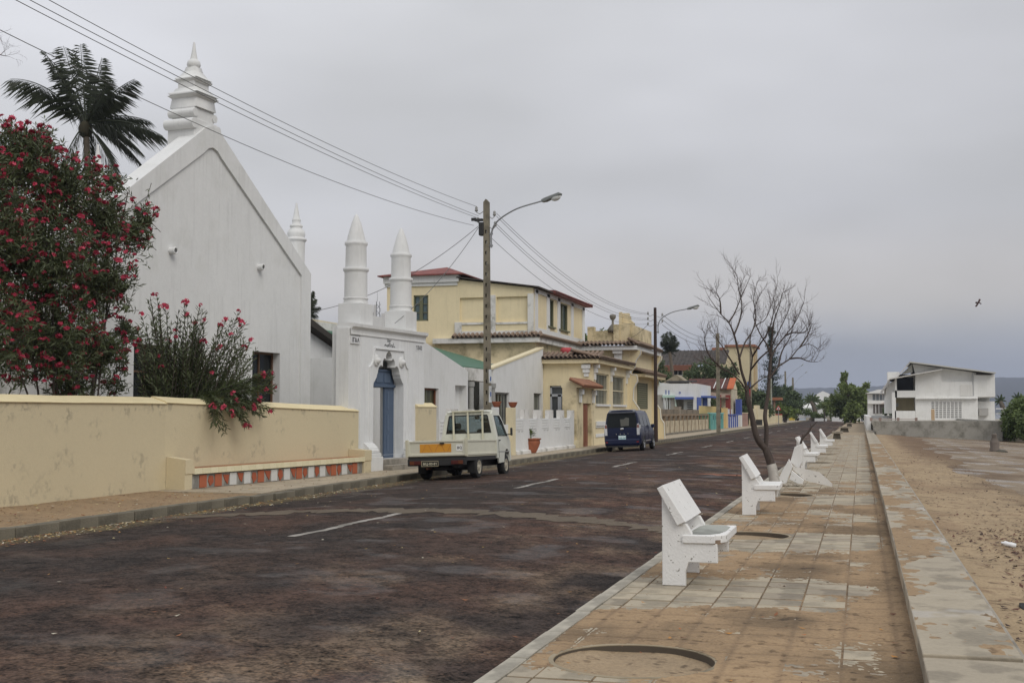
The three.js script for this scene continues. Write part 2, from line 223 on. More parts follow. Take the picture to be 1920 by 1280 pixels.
// left pavement: concrete walk, sandy stretch near the camera, kerb stones
const pavement = new THREE.Group(); pavement.name = 'pavement'; pavement.userData.kind = 'structure'; scene.add(pavement);
{
  const bump = (x, z) => .006 * fbm(x * 1.3, z * 1.3, 3);
  const pm = mat(.47, .40, .30, { map: T.concrete, bumpMap: T.conB, bumpScale: .006 });
  part(pavement, 'walk_slab', [bx(-15.4, -11.93, -.3, .0, -22.8, -300)], pm);
  const s = sheet(steps(-15.4, -11.9, .12), steps(4, -22.85, .14), (x, z) => -.05 + .05 * fbm(x * .8 + 3, z * .8, 4) + .03 * sstep(-13.6, -14.5, x), null);
  const sm = mesh(s, M.sand); sm.name = 'sandy_stretch'; pavement.add(sm);
  const gs = []; for (let v = 0; v < 3; v++) gs.push(join([new RoundedBoxGeometry(.19, .3, .995, 2, .015)]));
  const km = [0, 1, 2].map(i => mat(.215 + .005 * i, .195 + .004 * i, .15 + .003 * i, { map: T.concrete, bumpMap: T.conB, bumpScale: .01 })); const r = rng(5);
  for (let z = 3; z > -150; z -= 1) { const k = mesh(gs[Math.floor(r() * 3)], km[Math.floor(r() * 3)]); k.name = 'kerb_stone'; k.position.set(-11.845 + (r() - .5) * .02, -.143 + (r() - .5) * .012, z - .5); k.rotation.set((r() - .5) * .01, (r() - .5) * .012, (r() - .5) * .02); if (z <= -22 && z > -23.5) { k.position.x += .05; k.rotation.y += .06; k.position.y -= .02; } pavement.add(k); }
  part(pavement, 'kerb_run', [bx(-11.94, -11.75, -.3, .006, -150.2, -300)], km[1]);
}
// promenade: slab with round tree pits, loose-laid tiles, blown sand lying on them
const PITS = [-8.15, -16.75, -25.2, -33.6, -41.9, -50.2, -58.5].map(z => [-1.49, z]); const PR = .54, PX0 = -2.31, PX1 = .335;
const promenade = new THREE.Group(); promenade.name = 'promenade'; promenade.userData.kind = 'structure'; scene.add(promenade);
{
  const slab = mat(.22, .155, .09, { map: T.concrete });
  const circ = (x, z, r, n = 40) => { const o = []; for (let i = 0; i < n; i++) { const a = -i / n * Math.PI * 2; o.push([x + r * Math.cos(a), z + r * Math.sin(a)]); } return o; };
  part(promenade, 'bedding_slab', [py([[PX0 + .13, 4], [PX1 + .02, 4], [PX1 + .02, -300], [PX0 + .13, -300]], -.3, -.010, PITS.map(p => circ(p[0], p[1], PR)))], slab);
  const pitSand = mat(.36, .27, .17, { map: T.sand, bumpMap: T.sandB, bumpScale: .012 });
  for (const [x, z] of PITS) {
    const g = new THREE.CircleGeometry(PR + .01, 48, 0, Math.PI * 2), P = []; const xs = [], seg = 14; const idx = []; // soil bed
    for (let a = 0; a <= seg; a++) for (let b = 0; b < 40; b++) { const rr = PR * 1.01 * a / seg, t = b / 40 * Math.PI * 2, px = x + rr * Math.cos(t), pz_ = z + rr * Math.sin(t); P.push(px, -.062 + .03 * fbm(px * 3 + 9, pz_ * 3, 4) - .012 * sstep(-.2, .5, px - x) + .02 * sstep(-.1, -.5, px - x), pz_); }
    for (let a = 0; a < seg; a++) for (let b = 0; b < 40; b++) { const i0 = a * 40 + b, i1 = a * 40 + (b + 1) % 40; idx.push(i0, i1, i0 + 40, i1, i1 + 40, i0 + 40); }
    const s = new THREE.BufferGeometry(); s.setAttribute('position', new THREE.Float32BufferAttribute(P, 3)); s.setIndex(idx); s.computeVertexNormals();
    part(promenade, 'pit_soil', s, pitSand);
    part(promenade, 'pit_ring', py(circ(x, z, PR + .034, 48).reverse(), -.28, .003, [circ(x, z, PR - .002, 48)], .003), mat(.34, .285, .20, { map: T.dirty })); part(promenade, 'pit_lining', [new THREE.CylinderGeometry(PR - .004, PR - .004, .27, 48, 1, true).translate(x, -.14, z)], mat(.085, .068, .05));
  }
  const tm = [mat(.45, .40, .31, { map: T.concrete, bumpMap: T.conB, bumpScale: .004 }), mat(.41, .36, .28, { map: T.concrete, bumpMap: T.conB, bumpScale: .004 }), mat(.48, .42, .32, { map: T.concrete, bumpMap: T.conB, bumpScale: .004 }), mat(.37, .32, .25, { map: T.concrete, bumpMap: T.conB, bumpScale: .004 })];
  const TS = .37, edges = [PX0 + .125]; for (let x = -2.0; x < PX1; x += TS) edges.push(x); edges.push(PX1); const r = rng(11), ev = new Evaluator(); ev.useGroups = false; ev.attributes = ['position', 'normal'];
  const cache = {}; const far = [[], [], [], []]; let made = 0;
  const tg = (w, v) => cache[w.toFixed(3) + v] ??= join([new RoundedBoxGeometry(w - .014, .028, TS - .044, 1, .006).translate(v * .9, 0, v * .7)]).translate(-v * .9, 0, -v * .7);
  const rows = []; for (let z = -5.6; z > -95; z -= TS) rows.push(z);
  for (const z0 of rows) for (let c = 0; c < edges.length - 1; c++) {
    const w = edges[c + 1] - edges[c]; if (w < .06) continue; const x = (edges[c] + edges[c + 1]) / 2, z = z0 - TS / 2, mi = Math.floor(r() * 4), v = Math.floor(r() * 4);
    const dy = (r() - .5) * .005 - .014, rx = (r() - .5) * .008, rz = (r() - .5) * .008; let cut = null, skip = false;
    for (const p of PITS) { const dx = Math.max(0, Math.abs(x - p[0]) - w / 2), dz = Math.max(0, Math.abs(z - p[1]) - TS / 2); if (Math.hypot(dx, dz) < PR + .036) { const fx = Math.abs(x - p[0]) + w / 2, fz = Math.abs(z - p[1]) + TS / 2; if (Math.hypot(fx, fz) < PR + .036) skip = true; else cut = p; } }
    if (skip) continue; if (Math.hypot(0, 0) && cut) continue;
    let g = tg(w, v);
    if (cut) { const a = new Brush(prep(new THREE.BoxGeometry(w - .014, .028, TS - .044))), b = new Brush(prep(new THREE.CylinderGeometry(PR + .036, PR + .036, .3, 40))); a.updateMatrixWorld(); b.position.set(cut[0] - x, 0, cut[1] - z); b.updateMatrixWorld(); const o = ev.evaluate(a, b, SUBTRACTION); g = o.geometry; if (!g.attributes.position.count) continue; g = uvBox(prep(g)); }
    if (made < 290) { const m = mesh(g, tm[mi]); m.name = 'paving_tile'; m.position.set(x, dy, z); m.rotation.set(rx, 0, rz); promenade.add(m); made++; }
    else far[mi].push((cut ? prep(g.clone()) : prep(new THREE.BoxGeometry(w - .014, .028, TS - .046))).rotateX(rx).rotateZ(rz).translate(x, dy, z));
  }
  for (let i = 0; i < 4; i++) { const m = part(promenade, 'paving_tiles', far[i], tm[i]); m.userData.kind = 'stuff'; }
  // sand blown over the tiles
  const expo = (x, z) => { const j = fbm(x * 1.1 + 5, z * .5 + 40, 4) - .5; let e = 0;
    e += sstep(-12.6, -12.0, z) * sstep(-10.2, -10.8, z + j) * sstep(.1, -.5, x + j * 1.2);
    e += sstep(-7.9, -7.3, z + j * .3) * sstep(-.9, -1.7, x);
    e += sstep(-17.6, -17.0, z) * sstep(-14.6, -15.6, z + j); e += .6 * sstep(-14.6, -14.0, z) * sstep(-12.8, -13.2, z) * sstep(-.9, -.2, x + j); e += .75 * sstep(-22, -20.6, z + j) * sstep(-18.0, -19.4, z + j) * .5;
    e += sstep(-26, -24.6, z) * sstep(-22.2, -23.4, z) * sstep(-1.3, -.7, x) + sstep(-21, -30, z) * .55; return e; };
  const zs = zrun([-5.2, -19, .019], [-19, -45, .08], [-45, -95, .35]), xs = steps(PX0 + .13, PX1 + .01, .019);
  const g = sheet(xs, zs, (x, z) => {
    const a = fbm(x * 1.3 + 3, z * .8 + 70, 5) - .5, b = fbm(x * 7 + 1, z * 5, 4) - .5, c = fbm(x * 30, z * 22, 2) - .5;
    let h = .0042 + a * .013 + b * .0085 + c * .0065 + (vn(x * 70, z * 55) - .5) * .0035 - expo(x, z) * .0100; { const jz = Math.abs(((-5.6 - z) / TS % 1 + 1.5) % 1 - .5) * TS; let jx = 9; for (const e of edges) jx = Math.min(jx, Math.abs(x - e)); h -= .0042 * Math.exp(-Math.pow(Math.min(jx, jz) / .017, 2)) * (.4 + 1.2 * fbm(x * 2 + 5, z * 2, 2)); } h += .012 * sstep(.12, .33, x); if (z < -30) h -= .0015;
    for (const p of PITS) { const d = Math.hypot(x - p[0], z - p[1]); if (d < PR + .2) h = d < PR ? -.2 : Math.min(h, lerp(.0035 + b * .012, h, sstep(PR + .02, PR + .2, d))); }
    return clamp(h, -.2, .03); }, (x, z) => { const jz = Math.abs(((-5.6 - z) / TS % 1 + 1.5) % 1 - .5) * TS; let jx = 9; for (const e of edges) jx = Math.min(jx, Math.abs(x - e)); const k = 1 - .30 * Math.exp(-Math.pow(Math.min(jx, jz) / .022, 2)) * clamp(.3 + 1.2 * fbm(x * 2 + 15, z * 2, 3)) * (z > -45 ? 1 : 0), a = fbm(x * 1.5 + 31, z * .9 + 8, 5); const m = k * (1.12 - .5 * sstep(.42, .75, a)); return [m, m * (.99 - .05 * (1 - k)), m * .98]; });
  { const I = g.index.array, p = g.attributes.position, K = []; for (let i = 0; i < I.length; i += 3) { if (Math.min(p.getY(I[i]), p.getY(I[i + 1]), p.getY(I[i + 2])) > -.1) K.push(I[i], I[i + 1], I[i + 2]); } g.setIndex(K); g.computeVertexNormals(); }
  const vs = M.sand.clone(); vs.vertexColors = true; const sm = mesh(g, vs); sm.name = 'drifted_sand'; sm.userData.kind = 'stuff'; promenade.add(sm);
  const kg = join([new RoundedBoxGeometry(.125, .26, .99, 1, .008)]); const km = mat(.50, .47, .40, { map: T.concrete });
  for (let z = 3; z > -100; z -= 1) { const k = mesh(kg, km); k.name = 'kerb_stone'; k.position.set(PX0 + .06 + (r() - .5) * .012, -.124 + (r() - .5) * .008, z - .5); k.rotation.y = (r() - .5) * .008; promenade.add(k); }
  const fm = mat(.36, .285, .19, { map: T.sand }); part(promenade, 'far_paving', [bx(PX0, PX1, -.2, .0, -95.1, -300)], fm);
}
// beach and tidal mud right of the sea wall
const beachY = (x, z) => .10 - .045 * (x - .9) - .02 * sstep(4, 9, x) + .05 * (fbm(x * .5 + 8, z * .35 + 3, 4) - .5);
struct('beach', sheet(zrun([.86, 3.2, .06], [3.2, 6, .3]), zrun([4, -30, .08], [-30, -94, .35]), (x, z) => beachY(x, z) + .012 * (fbm(x * 5, z * 4, 3) - .5) - .20 * sstep(2.5, 4.2, x + 1.6 * (fbm(z * .25 + 4, x * .3, 3) - .5) - .12 * sstep(-40, -90, z) * 5), (x, z) => {
  const a = fbm(x * 1.1 + 3, z * .5 + 5, 5), b = fbm(x * 6, z * 5, 3); let c = mix3([1, 1, 1], [.62, .53, .50], sstep(.50, .75, a) * .5); const damp = sstep(2.0, 3.2, x + (a - .5) * 2); c = mix3(c, [.50, .47, .46], damp * .8); c = mix3(c, [.42, .34, .30], sstep(1.3, 2.4, x + (b - .5)) * sstep(-38, -52, z + 20 * (a - .5)) * .8); return mix3(c, [.35, .25, .22], sstep(.66, .8, b) * .5); }),
  new THREE.MeshPhysicalMaterial({ color: new THREE.Color().setRGB(.40, .30, .185), vertexColors: true, map: T.sand, bumpMap: T.sandB, bumpScale: .012, roughness: 1 }));
struct('mudflat', sheet(zrun([2.2, 12, .35], [12, 60, 3]), zrun([4, -100, .5]), (x, z) => beachY(Math.min(x, 12), z) - .03 * Math.max(0, x - 12) - .04, (x, z) => { const a = fbm(x * .5 + 3, z * .22 + 5, 5), b = fbm(x * 2, z * 1.2, 4); let c = mix3([1, 1, 1], [.55, .45, .36], sstep(.42, .62, a) * .8); return mix3(c, [.4, .33, .28], sstep(.6, .75, b) * .6); }),
  new THREE.MeshPhysicalMaterial({ color: new THREE.Color().setRGB(.30, .24, .175), vertexColors: true, map: T.sand, bumpMap: T.sandB, bumpScale: .015, roughness: .9, roughnessMap: T.conR, specularIntensity: .5 }));
struct('water', sheet([1.5, 60, 400, 4000], [60, -80, -400, -3000], () => -1.05), mat(.05, .06, .065, { roughness: .12, bumpMap: T.sandB, bumpScale: .03 }));
{ // wooded hills across the bay
  const cols = 220, P = [], I = [], az0 = -.2, az1 = .34, rows = 7; for (let j = 0; j < rows; j++) for (let i = 0; i < cols; i++) { const a = lerp(az0, az1, i / (cols - 1)), R = 2300 + j * 220, t = j / (rows - 1); const ridge = 66 + 16 * fbm(a * 9 + 3, 4, 3) + 26 * sstep(-.02, .16, a) * (1 - .35 * sstep(.12, .3, a)) + 5 * fbm(a * 260, 2, 3); P.push(Math.sin(a) * R, -2 + ridge * Math.pow(t, .8) * (1 + .06 * (fbm(a * 90, j * 1.7, 3) - .5)), -Math.cos(a) * R); } for (let j = 0; j < rows - 1; j++) for (let i = 0; i < cols - 1; i++) { const a = j * cols + i; I.push(a, a + 1, a + cols, a + 1, a + cols + 1, a + cols); } const g = new THREE.BufferGeometry(); g.setAttribute('position', new THREE.Float32BufferAttribute(P, 3)); g.setIndex(I); g.computeVertexNormals();
  struct('hills', [g], mat(.035, .042, .05));
}
// sea wall with coping slabs
{
  const w = thing('sea_wall', 'long low concrete sea wall with wide flat coping along the promenade', 'wall');
  part(w, 'wall_core', [bx(.345, .87, -1.2, .10, 4, -205)], mat(.30, .265, .20, { map: T.concrete, bumpMap: T.conB, bumpScale: .01 }));
  const r = rng(21); const vs = [0, 1, 2, 3].map(i => mat(.42 + .02 * (i % 2), .37 + .018 * (i % 2), .29 + .012 * (i % 2), { map: T.concrete, bumpMap: T.conB, bumpScale: .005, roughness: 1, roughnessMap: T.conR }));
  let z = 3.6; const L = [4.2, 3.65, 3.65]; let i = 0; while (z > -205) { const l = i === 0 ? 11.48 : 3.55 + r() * .4; const g = join([new RoundedBoxGeometry(.575, .13, l - .014, 2, .012).translate(0, 0, i * 1.7)]).translate(0, 0, -i * 1.7); const m = mesh(g, vs[i % 4]); m.name = 'coping_slab'; m.position.set(.622 + (r() - .5) * .008, .128 + (i === 0 ? -.02 : (r() - .5) * .008), z - l / 2); m.rotation.z = (r() - .5) * .008; w.add(m); z -= l; i++; }
  part(w, 'footing_ledge', [bx(.89, .97, -1, .125, 4, -92, .01)], M.concrete);
  for (const m of vs) m.map = T.concrete;
  // sand lying on the coping
  const g = sheet(steps(.342, .90, .025), zrun([-5.2, -24, .04], [-24, -60, .15]), (x, zz) => .193 + .0 + clamp((fbm(x * 3 + 11, zz * .9 + 2, 5) - .55) * .03 + (fbm(x * 14, zz * 9, 4) - .5) * .012 + .002 * sstep(-13, -16, zz) - .004 * sstep(-9, -8, zz) - (zz > -7.95 ? .03 : 0), -.03, .01)); const sm = mesh(g, M.sand); sm.name = 'drifted_sand'; sm.userData.kind = 'stuff'; w.add(sm);
}
{ // litter: dry leaves and weed scraps nobody could count
  const lg = new THREE.BufferGeometry(); lg.setAttribute('position', new THREE.Float32BufferAttribute([-.5, .06, 0, 0, 0, -.28, .5, .10, 0, -.5, .06, 0, .5, .10, 0, 0, .03, .28], 3)); lg.computeVertexNormals();
  const inst = (name, label, n, seed, f, cols, m) => { const im = new THREE.InstancedMesh(lg, m, n), r = rng(seed), d = new THREE.Object3D(), c = new THREE.Color(); for (let i = 0; i < n; i++) { const [x, y, z, s] = f(r); d.position.set(x, y, z); d.rotation.set((r() - .5) * .5, r() * 6.28, (r() - .5) * .5); d.scale.set(s, s, s * (.5 + r() * .7)); d.updateMatrix(); im.setMatrixAt(i, d.matrix); im.setColorAt(i, c.setRGB(...cols[Math.floor(r() * cols.length)])); } im.name = name; im.userData = { label, category: 'litter', kind: 'stuff' }; im.castShadow = im.receiveShadow = true; scene.add(im); };
  const lm = new THREE.MeshPhysicalMaterial({ color: 0xffffff, roughness: .85, side: THREE.DoubleSide });
  inst('leaf_litter', 'dry leaves scattered along the left gutter and pavement', 2600, 31, r => { const t = r(); const z = -12 - 40 * r() * r() * 1.0; if (t < .6) { const x = -11.7 + 1.1 * r() * r(); return [x, roadY(x) + .012, z, .03 + .05 * r()]; } if (t < .9) { { const x = -14.3 + 2.3 * r(); return [x, z > -22.85 ? -.036 + .05 * fbm(x * .8 + 3, z * .8, 4) + .03 * sstep(-13.6, -14.5, x) : .012, z, .035 + .05 * r()]; }; } const x = -11 + 8.5 * r(); return [x, roadY(x) + .01, -8 - 35 * r(), .03 + .04 * r()]; }, [[.30, .16, .05], [.35, .25, .08], [.16, .05, .03], [.45, .38, .2], [.22, .09, .04], [.5, .46, .36]], lm);
  inst('dry_leaves', 'few brown and orange leaves lying on the sandy promenade', 150, 37, r => [PX0 + .2 + 2.4 * r(), .014, -6 - 20 * r() * r(), .02 + .05 * r()], [[.40, .12, .03], [.22, .09, .04], [.14, .06, .035], [.42, .2, .05], [.18, .12, .07]], lm);
  inst('seaweed_scraps', 'dark red brown seaweed scraps strewn on the beach sand', 9000, 43, r => { const t = r(); let x = 1.0 + 2.0 * Math.sqrt(r()), z = -7 - 11 * r(); if (t > .6) { x = 1 + 4.5 * r(); z = -9 - 55 * r() * r(); } if (fbm(x * 1.6, z * .8 + 6, 3) < .47 && r() < .8) x += .3; return [x, beachY(x, z) + .012 - .16 * sstep(2.5, 4.2, x), z, .03 + .075 * r() * r()]; }, [[.09, .035, .022], [.06, .028, .02], [.12, .05, .03], [.04, .022, .016]], lm);
}
{ // single bits of rubbish on the beach
  const p = onY(1894, 1027, .06); solo('plastic_bottle', 'small white crushed bottle lying on the beach sand', 'bottle', [lathe([[.0, -.07], [.03, -.07], [.033, -.02], [.028, .01], [.032, .05], [.015, .075], [.013, .095], [0, .096]], 10).rotateZ(1.35).translate(p.x, .10, p.z)], mat(.75, .76, .77, { roughness: .4 }));
  const q = onY(1912, 1145, .05); solo('black_shoe_sole', 'black flat scrap of rubber beside the sea wall coping', 'scrap', [py([[0, 0], [.09, .01], [.10, .12], [.06, .2], [.01, .18], [-.01, .08]], 0, .03, null, .006).rotateX(.15).translate(q.x, .09, q.z)], M.rubber);
}
// ================================================================ whitewashed compound on the left
const A = (u, v, w) => FA.px(u, v, w);
{ // cream boundary wall (two runs meeting at a slight angle)
  const w = thing('boundary_wall', 'long cream plastered wall with sloping coping below the oleanders', 'wall');
  const body = (h0, h1, len) => remap(pxx([[-.36, -.35], [0, -.35], [0, h0 - .0], [-.36, h0 + .0]], 0, len), ([a, b, c]) => [a, b, c]);
  const sec = (len, y0, y1, nseg) => { const P = []; for (let i = 0; i < nseg; i++) { const a = len * i / nseg, b = len * (i + 1) / nseg, ya = lerp(y0, y1, i / nseg); P.push(pxx([[-.36, -.35], [0, -.35], [0, ya], [-.36, ya]], a, b)); } return P; };
  const sh = (g, k) => { const p = g.attributes.position; for (let i = 0; i < p.count; i++) if (p.getY(i) > 1) p.setY(i, p.getY(i) + k * p.getX(i)); return g; };
  const b1 = new THREE.Group(), b2 = new THREE.Group(); // only for placing; baked below
  const place = (g, fr) => g.applyMatrix4(new THREE.Matrix4().makeRotationY(fr.rot).setPosition(fr.o));
  const F0 = new Frame(-14.5, -4, 0);
  const panel = (fr, len, y0, y1) => { const k = (y1 - y0) / len; return [place(sh(prep(pxx([[-.36, -.35], [0, -.35], [0, y0], [-.36, y0]], 0, len)), k), fr), steps(0, len, .45).slice(0, -1).map((x0, i, arr) => { const x1 = i + 1 < arr.length ? arr[i + 1] : len; const j = x => .012 * (fbm(x * 1.3 + 9, y0 * 7, 3) - .5), g = prep(pxx([[-.40, y0], [.03, y0], [.035, y0 + .012], [-.02, y0 + .045], [-.36, y0 + .15], [-.40, y0 + .14]], x0, x1)), p = g.attributes.position; for (let q = 0; q < p.count; q++) { const x = p.getX(q); if (p.getY(q) > y0 + .001) p.setY(q, p.getY(q) + 1.6 * j(x)); if (p.getZ(q) > 0) p.setZ(q, p.getZ(q) + 1.2 * j(x + 50)); } return place(sh(g, k), fr); })]; };
  const A1 = panel(F0, 19.33, 1.84, 1.84), A2 = panel(FA, 8.52, 1.86, 1.69);
  part(w, 'wall_panel', A1[0], M.wallYellow); part(w, 'wall_panel', A2[0], M.wallYellow);
  const cm = pl(.74, .64, .40); part(w, 'coping', A1[1], cm); part(w, 'coping', A2[1], cm); rebase(w);
  const e = thing('wall_stub', 'short cream wall stub between the white gateway and the fence', 'wall'); FA.put(e);
  const a = A(784, 800, 0)[0], b = A(818, 800, 0)[0]; part(e, 'wall_panel', pxx([[-.36, -.3], [0, -.3], [0, 1.83], [-.36, 1.83]], a, b), M.wallYellow); part(e, 'coping', pxx([[-.38, 1.83], [.02, 1.83], [.02, 1.85], [-.18, 1.97], [-.38, 1.9]], a - .02, b + .03), cm); rebase(e);
}
{ // bench built against the wall, faced with broken tile
  const b = thing('tiled_bench', 'long masonry bench with red and white broken tile front against cream wall', 'bench'); FA.put(b); const W = .5;
  part(b, 'seat_slab', [pxx([[.01, .02], [W - .06, .02], [W - .06, .31], [W, .33], [W, .40], [.01, .40]], .30, 8.0)], mat(.50, .47, .40, { map: T.concrete }));
  part(b, 'end_block', [pxx([[.01, -.1], [W, -.1], [W, .32], [W + .02, .34], [W + .02, .64], [.01, .70]], .04, .30), bx(.30, .36, .33, .5, .02, W + .015)], M.wallYellow);
  part(b, 'end_block', [pxx([[.01, -.1], [W, -.1], [W, .32], [W + .02, .34], [W + .02, .62], [.01, .66]], 7.95, 8.35)], M.wallYellow);
  part(b, 'seat_top', [bx(.33, 7.98, .40, .448, .012, W - .01, .006)], mat(.46, .24, .13, { map: T.concrete }));
  const em = [pl(.80, .74, .52), pl(.76, .70, .48)], g0 = join([new RoundedBoxGeometry(.285, .125, .022, 1, .004)]);
  for (let i = 0; i < 26; i++) { const m = mesh(g0, em[i % 2]); m.name = 'edge_tile'; m.position.set(.50 + i * .293, .383, W + .012); b.add(m); }
  const om = [mat(.40, .10, .045, { map: T.paint, roughness: .6 }), mat(.45, .13, .06, { map: T.paint, roughness: .6 })], wm = mat(.70, .70, .69, { map: T.paint, roughness: .5 }), cem = mat(.40, .39, .36, { map: T.concrete });
  const tg = join([bx(-.128, .128, -.14, .14, 0, .018, .003)]), bg = join([bx(-.146, .146, -.148, .148, 0, .008)]);
  const seq = 'godotwtwdotwdwtodwdwtodwtog'; const r = rng(3);
  for (let i = 0; i < seq.length; i++) { const x = .46 + i * .282, c = seq[i], z = W - .058; if (x > 8.0) break; const y = .152;
    const base = mesh(bg, cem); base.name = 'cement_panel'; base.position.set(x, y, z); b.add(base);
    if (c === 'o' || c === 'w') { const m = mesh(tg, c === 'o' ? om[i % 2] : wm); m.name = 'facing_tile'; m.position.set(x, y, z + .008); b.add(m); }
    else if (c !== 'g') { const pts = c === 'd' ? [[-.02, -.13], [.10, -.04], [.07, .10], [-.05, .12], [-.1, .0]] : [[-.11, .12], [.12, .1], [.06, -.1], [-.03, -.02]]; const m = part(b, 'tile_fragment', pz(pts.map(p => [p[0] * (.9 + .3 * r()), p[1] * (.9 + .25 * r())]), z + .008, z + .024), om[i % 2]); m.position.set(x, y, 0); } }
  rebase(b);
}
{ // the big gabled hall
  const h = thing('gabled_hall', 'tall whitewashed gabled hall with stacked finial behind the cream wall', 'building'); FA.put(h); const W = -4, sc = 7.09, hw = 5.37;
  const ap = 9.86, ev = 6.18, out = [[sc - hw, -.3], [sc + hw, -.3], [sc + hw, ev], [sc + .5, ap - .22], [sc + .3, ap - .08], [sc, ap], [sc - .3, ap - .08], [sc - .5, ap - .22], [sc - hw, ev]];
  const inn = [[sc - hw + .55, -.29], [sc + hw - .55, -.29], [sc + hw - .55, ev - .12], [sc + .42, ap - .85], [sc + .22, ap - .68], [sc, ap - .62], [sc - .22, ap - .68], [sc - .42, ap - .85], [sc - hw + .55, ev - .12]];
  const wins = [[9.28, 10.78, .95, 3.51], [3.9, 5.4, .95, 3.46]], hole = ([a, b, c, d]) => [[a, c], [b, c], [b, d], [a, d]];
  part(h, 'front_wall', [pz(out, W - .62, W - .07, wins.map(hole))], M.white);
  part(h, 'gable_border', [pz([out[1], ...out.slice(2), out[0], inn[0], ...inn.slice(2).reverse(), inn[1]], W - .07, W)], M.white);
  const back = [[sc - hw + .1, -.3], [sc + hw - .1, -.3], [sc + hw - .1, ev - 1.3], [sc, ap - 1.7], [sc - hw + .1, ev - 1.3]]; part(h, 'nave', [pz(back, W - 17, W - .63)], M.whiteDirty);
  for (const [a, b, c, d] of wins) { const g = new THREE.Group(); const m = part(h, 'window', [bx(a, a + .06, c, d, W - .40, W - .32), bx(b - .06, b, c, d, W - .40, W - .32), bx(a, b, d - .06, d, W - .40, W - .32), bx(a, b, c, c + .06, W - .40, W - .32), bx((a + b) / 2 - .025, (a + b) / 2 + .025, c, d, W - .395, W - .325), bx(a, b, 2.72, 2.77, W - .395, W - .325)], M.woodFrame);
    for (const [p, q] of [[a + .06, (a + b) / 2 - .03], [(a + b) / 2 + .03, b - .06]]) for (const [e, f] of [[c + .06, 2.72], [2.77, d - .06]]) part(m, 'pane', [bx(p, q, e, f, W - .375, W - .365)], M.glassDark);  }
  for (const [u, v] of [[323, 470], [488, 501]]) { const [s, y] = A(u, v, W); part(h, 'rain_spout', [new THREE.TorusGeometry(.085, .02, 8, 16).translate(s, y, W + .10), new THREE.CylinderGeometry(.1, .1, .24, 14, 1, true).rotateX(Math.PI / 2).translate(s, y, W - .02)], M.white); }
  // stacked finial on the apex
  const f = new THREE.Group(); const fs = 6.86, fw = W - .55; const sq = (r0, r1, y0, y1) => { const g = new THREE.CylinderGeometry(r1 * 1.414, r0 * 1.414, y1 - y0, 4, 1).rotateY(Math.PI / 4).translate(fs, (y0 + y1) / 2, fw); return prep(g.toNonIndexed()); };
  const fb = (a, y0, y1, b = .02) => bx(fs - a, fs + a, y0, y1, fw - a * .85, fw + a * .85, b); const roll = (x, y, r, a) => new THREE.CylinderGeometry(r, r, a * 1.7, 16).rotateX(Math.PI / 2).translate(fs + x, y, fw);
  const fin = part(h, 'finial', [fb(.54, 9.2, 9.95), fb(.46, 9.9, 10.30), sq(.46, .42, 10.3, 10.6), roll(-.56, 9.80, .15, .58), roll(.56, 9.78, .14, .56), roll(-.47, 10.13, .12, .52), roll(.47, 10.13, .115, .50), sq(.42, .52, 10.58, 10.66), fb(.53, 10.66, 10.73, .03), sq(.51, .40, 10.73, 10.80), sq(.40, .345, 10.80, 10.9), fb(.34, 10.88, 11.12), sq(.34, .39, 11.08, 11.14), fb(.395, 11.14, 11.19, .02), sq(.38, .27, 11.19, 11.29), sq(.27, .19, 11.29, 11.42), sq(.19, .155, 11.42, 11.56)], M.white);
  part(fin, 'ball', [lathe([[.12, 11.52], [.17, 11.56], [.20, 11.64], [.18, 11.73], [.11, 11.80]], 16, fs, 0, fw)], M.white); part(fin, 'spike', [lathe([[.11, 11.79], [.065, 12.02], [.025, 12.3], [0, 12.31]], 12, fs, 0, fw)], M.white);
  part(fin, 'bared_brick', [bx(fs - .05, fs + .22, 10.44, 10.58, fw + .36, fw + .375)], mat(.33, .17, .11, { map: T.dirty }));
  // corner pinnacles
  const solveW = (u, v, s) => { let w0 = -4, w1 = -30; for (let i = 0; i < 40; i++) { const m = (w0 + w1) / 2; if (A(u, v, m)[0] < s) w0 = m; else w1 = m; } return (w0 + w1) / 2; };
  const prof = () => [[0, 0], [.03, -.02], [.10, -.35], [.135, -.53], [.17, -.55], [.17, -.60], [.155, -.62], [.16, -.72], [.24, -.74], [.25, -.80], [.20, -.83], [.32, -.95], [.345, -1.05], [.32, -1.14], [.31, -1.16], [.40, -1.19], [.40, -1.25], [.36, -1.27], [.34, -1.33], [.325, -1.98], [.345, -2.0], [.36, -2.06], [.345, -2.12], [.33, -2.14], [.33, -3.67]].reverse();
  { const w = solveW(556, 430, 12.35), top = A(556, 380, w)[1], [s] = A(555, 430, w); part(h, 'pinnacle', [lathe(prof().map(p => [p[0] * .86, p[1]]), 20, s, top, w), bx(s - .3, s + .3, 4, top - 3.6, w - .3, w + .3)], M.white); }
  { const w = -5.4, [s, top] = A(183, 270, w); part(h, 'pinnacle', [lathe(prof().map(p => [p[0] * .7, p[1]]), 18, s, top, w), bx(s - .25, s + .25, 4, top - 3.6, w - .25, w + .25)], M.white); }
  rebase(h);
}
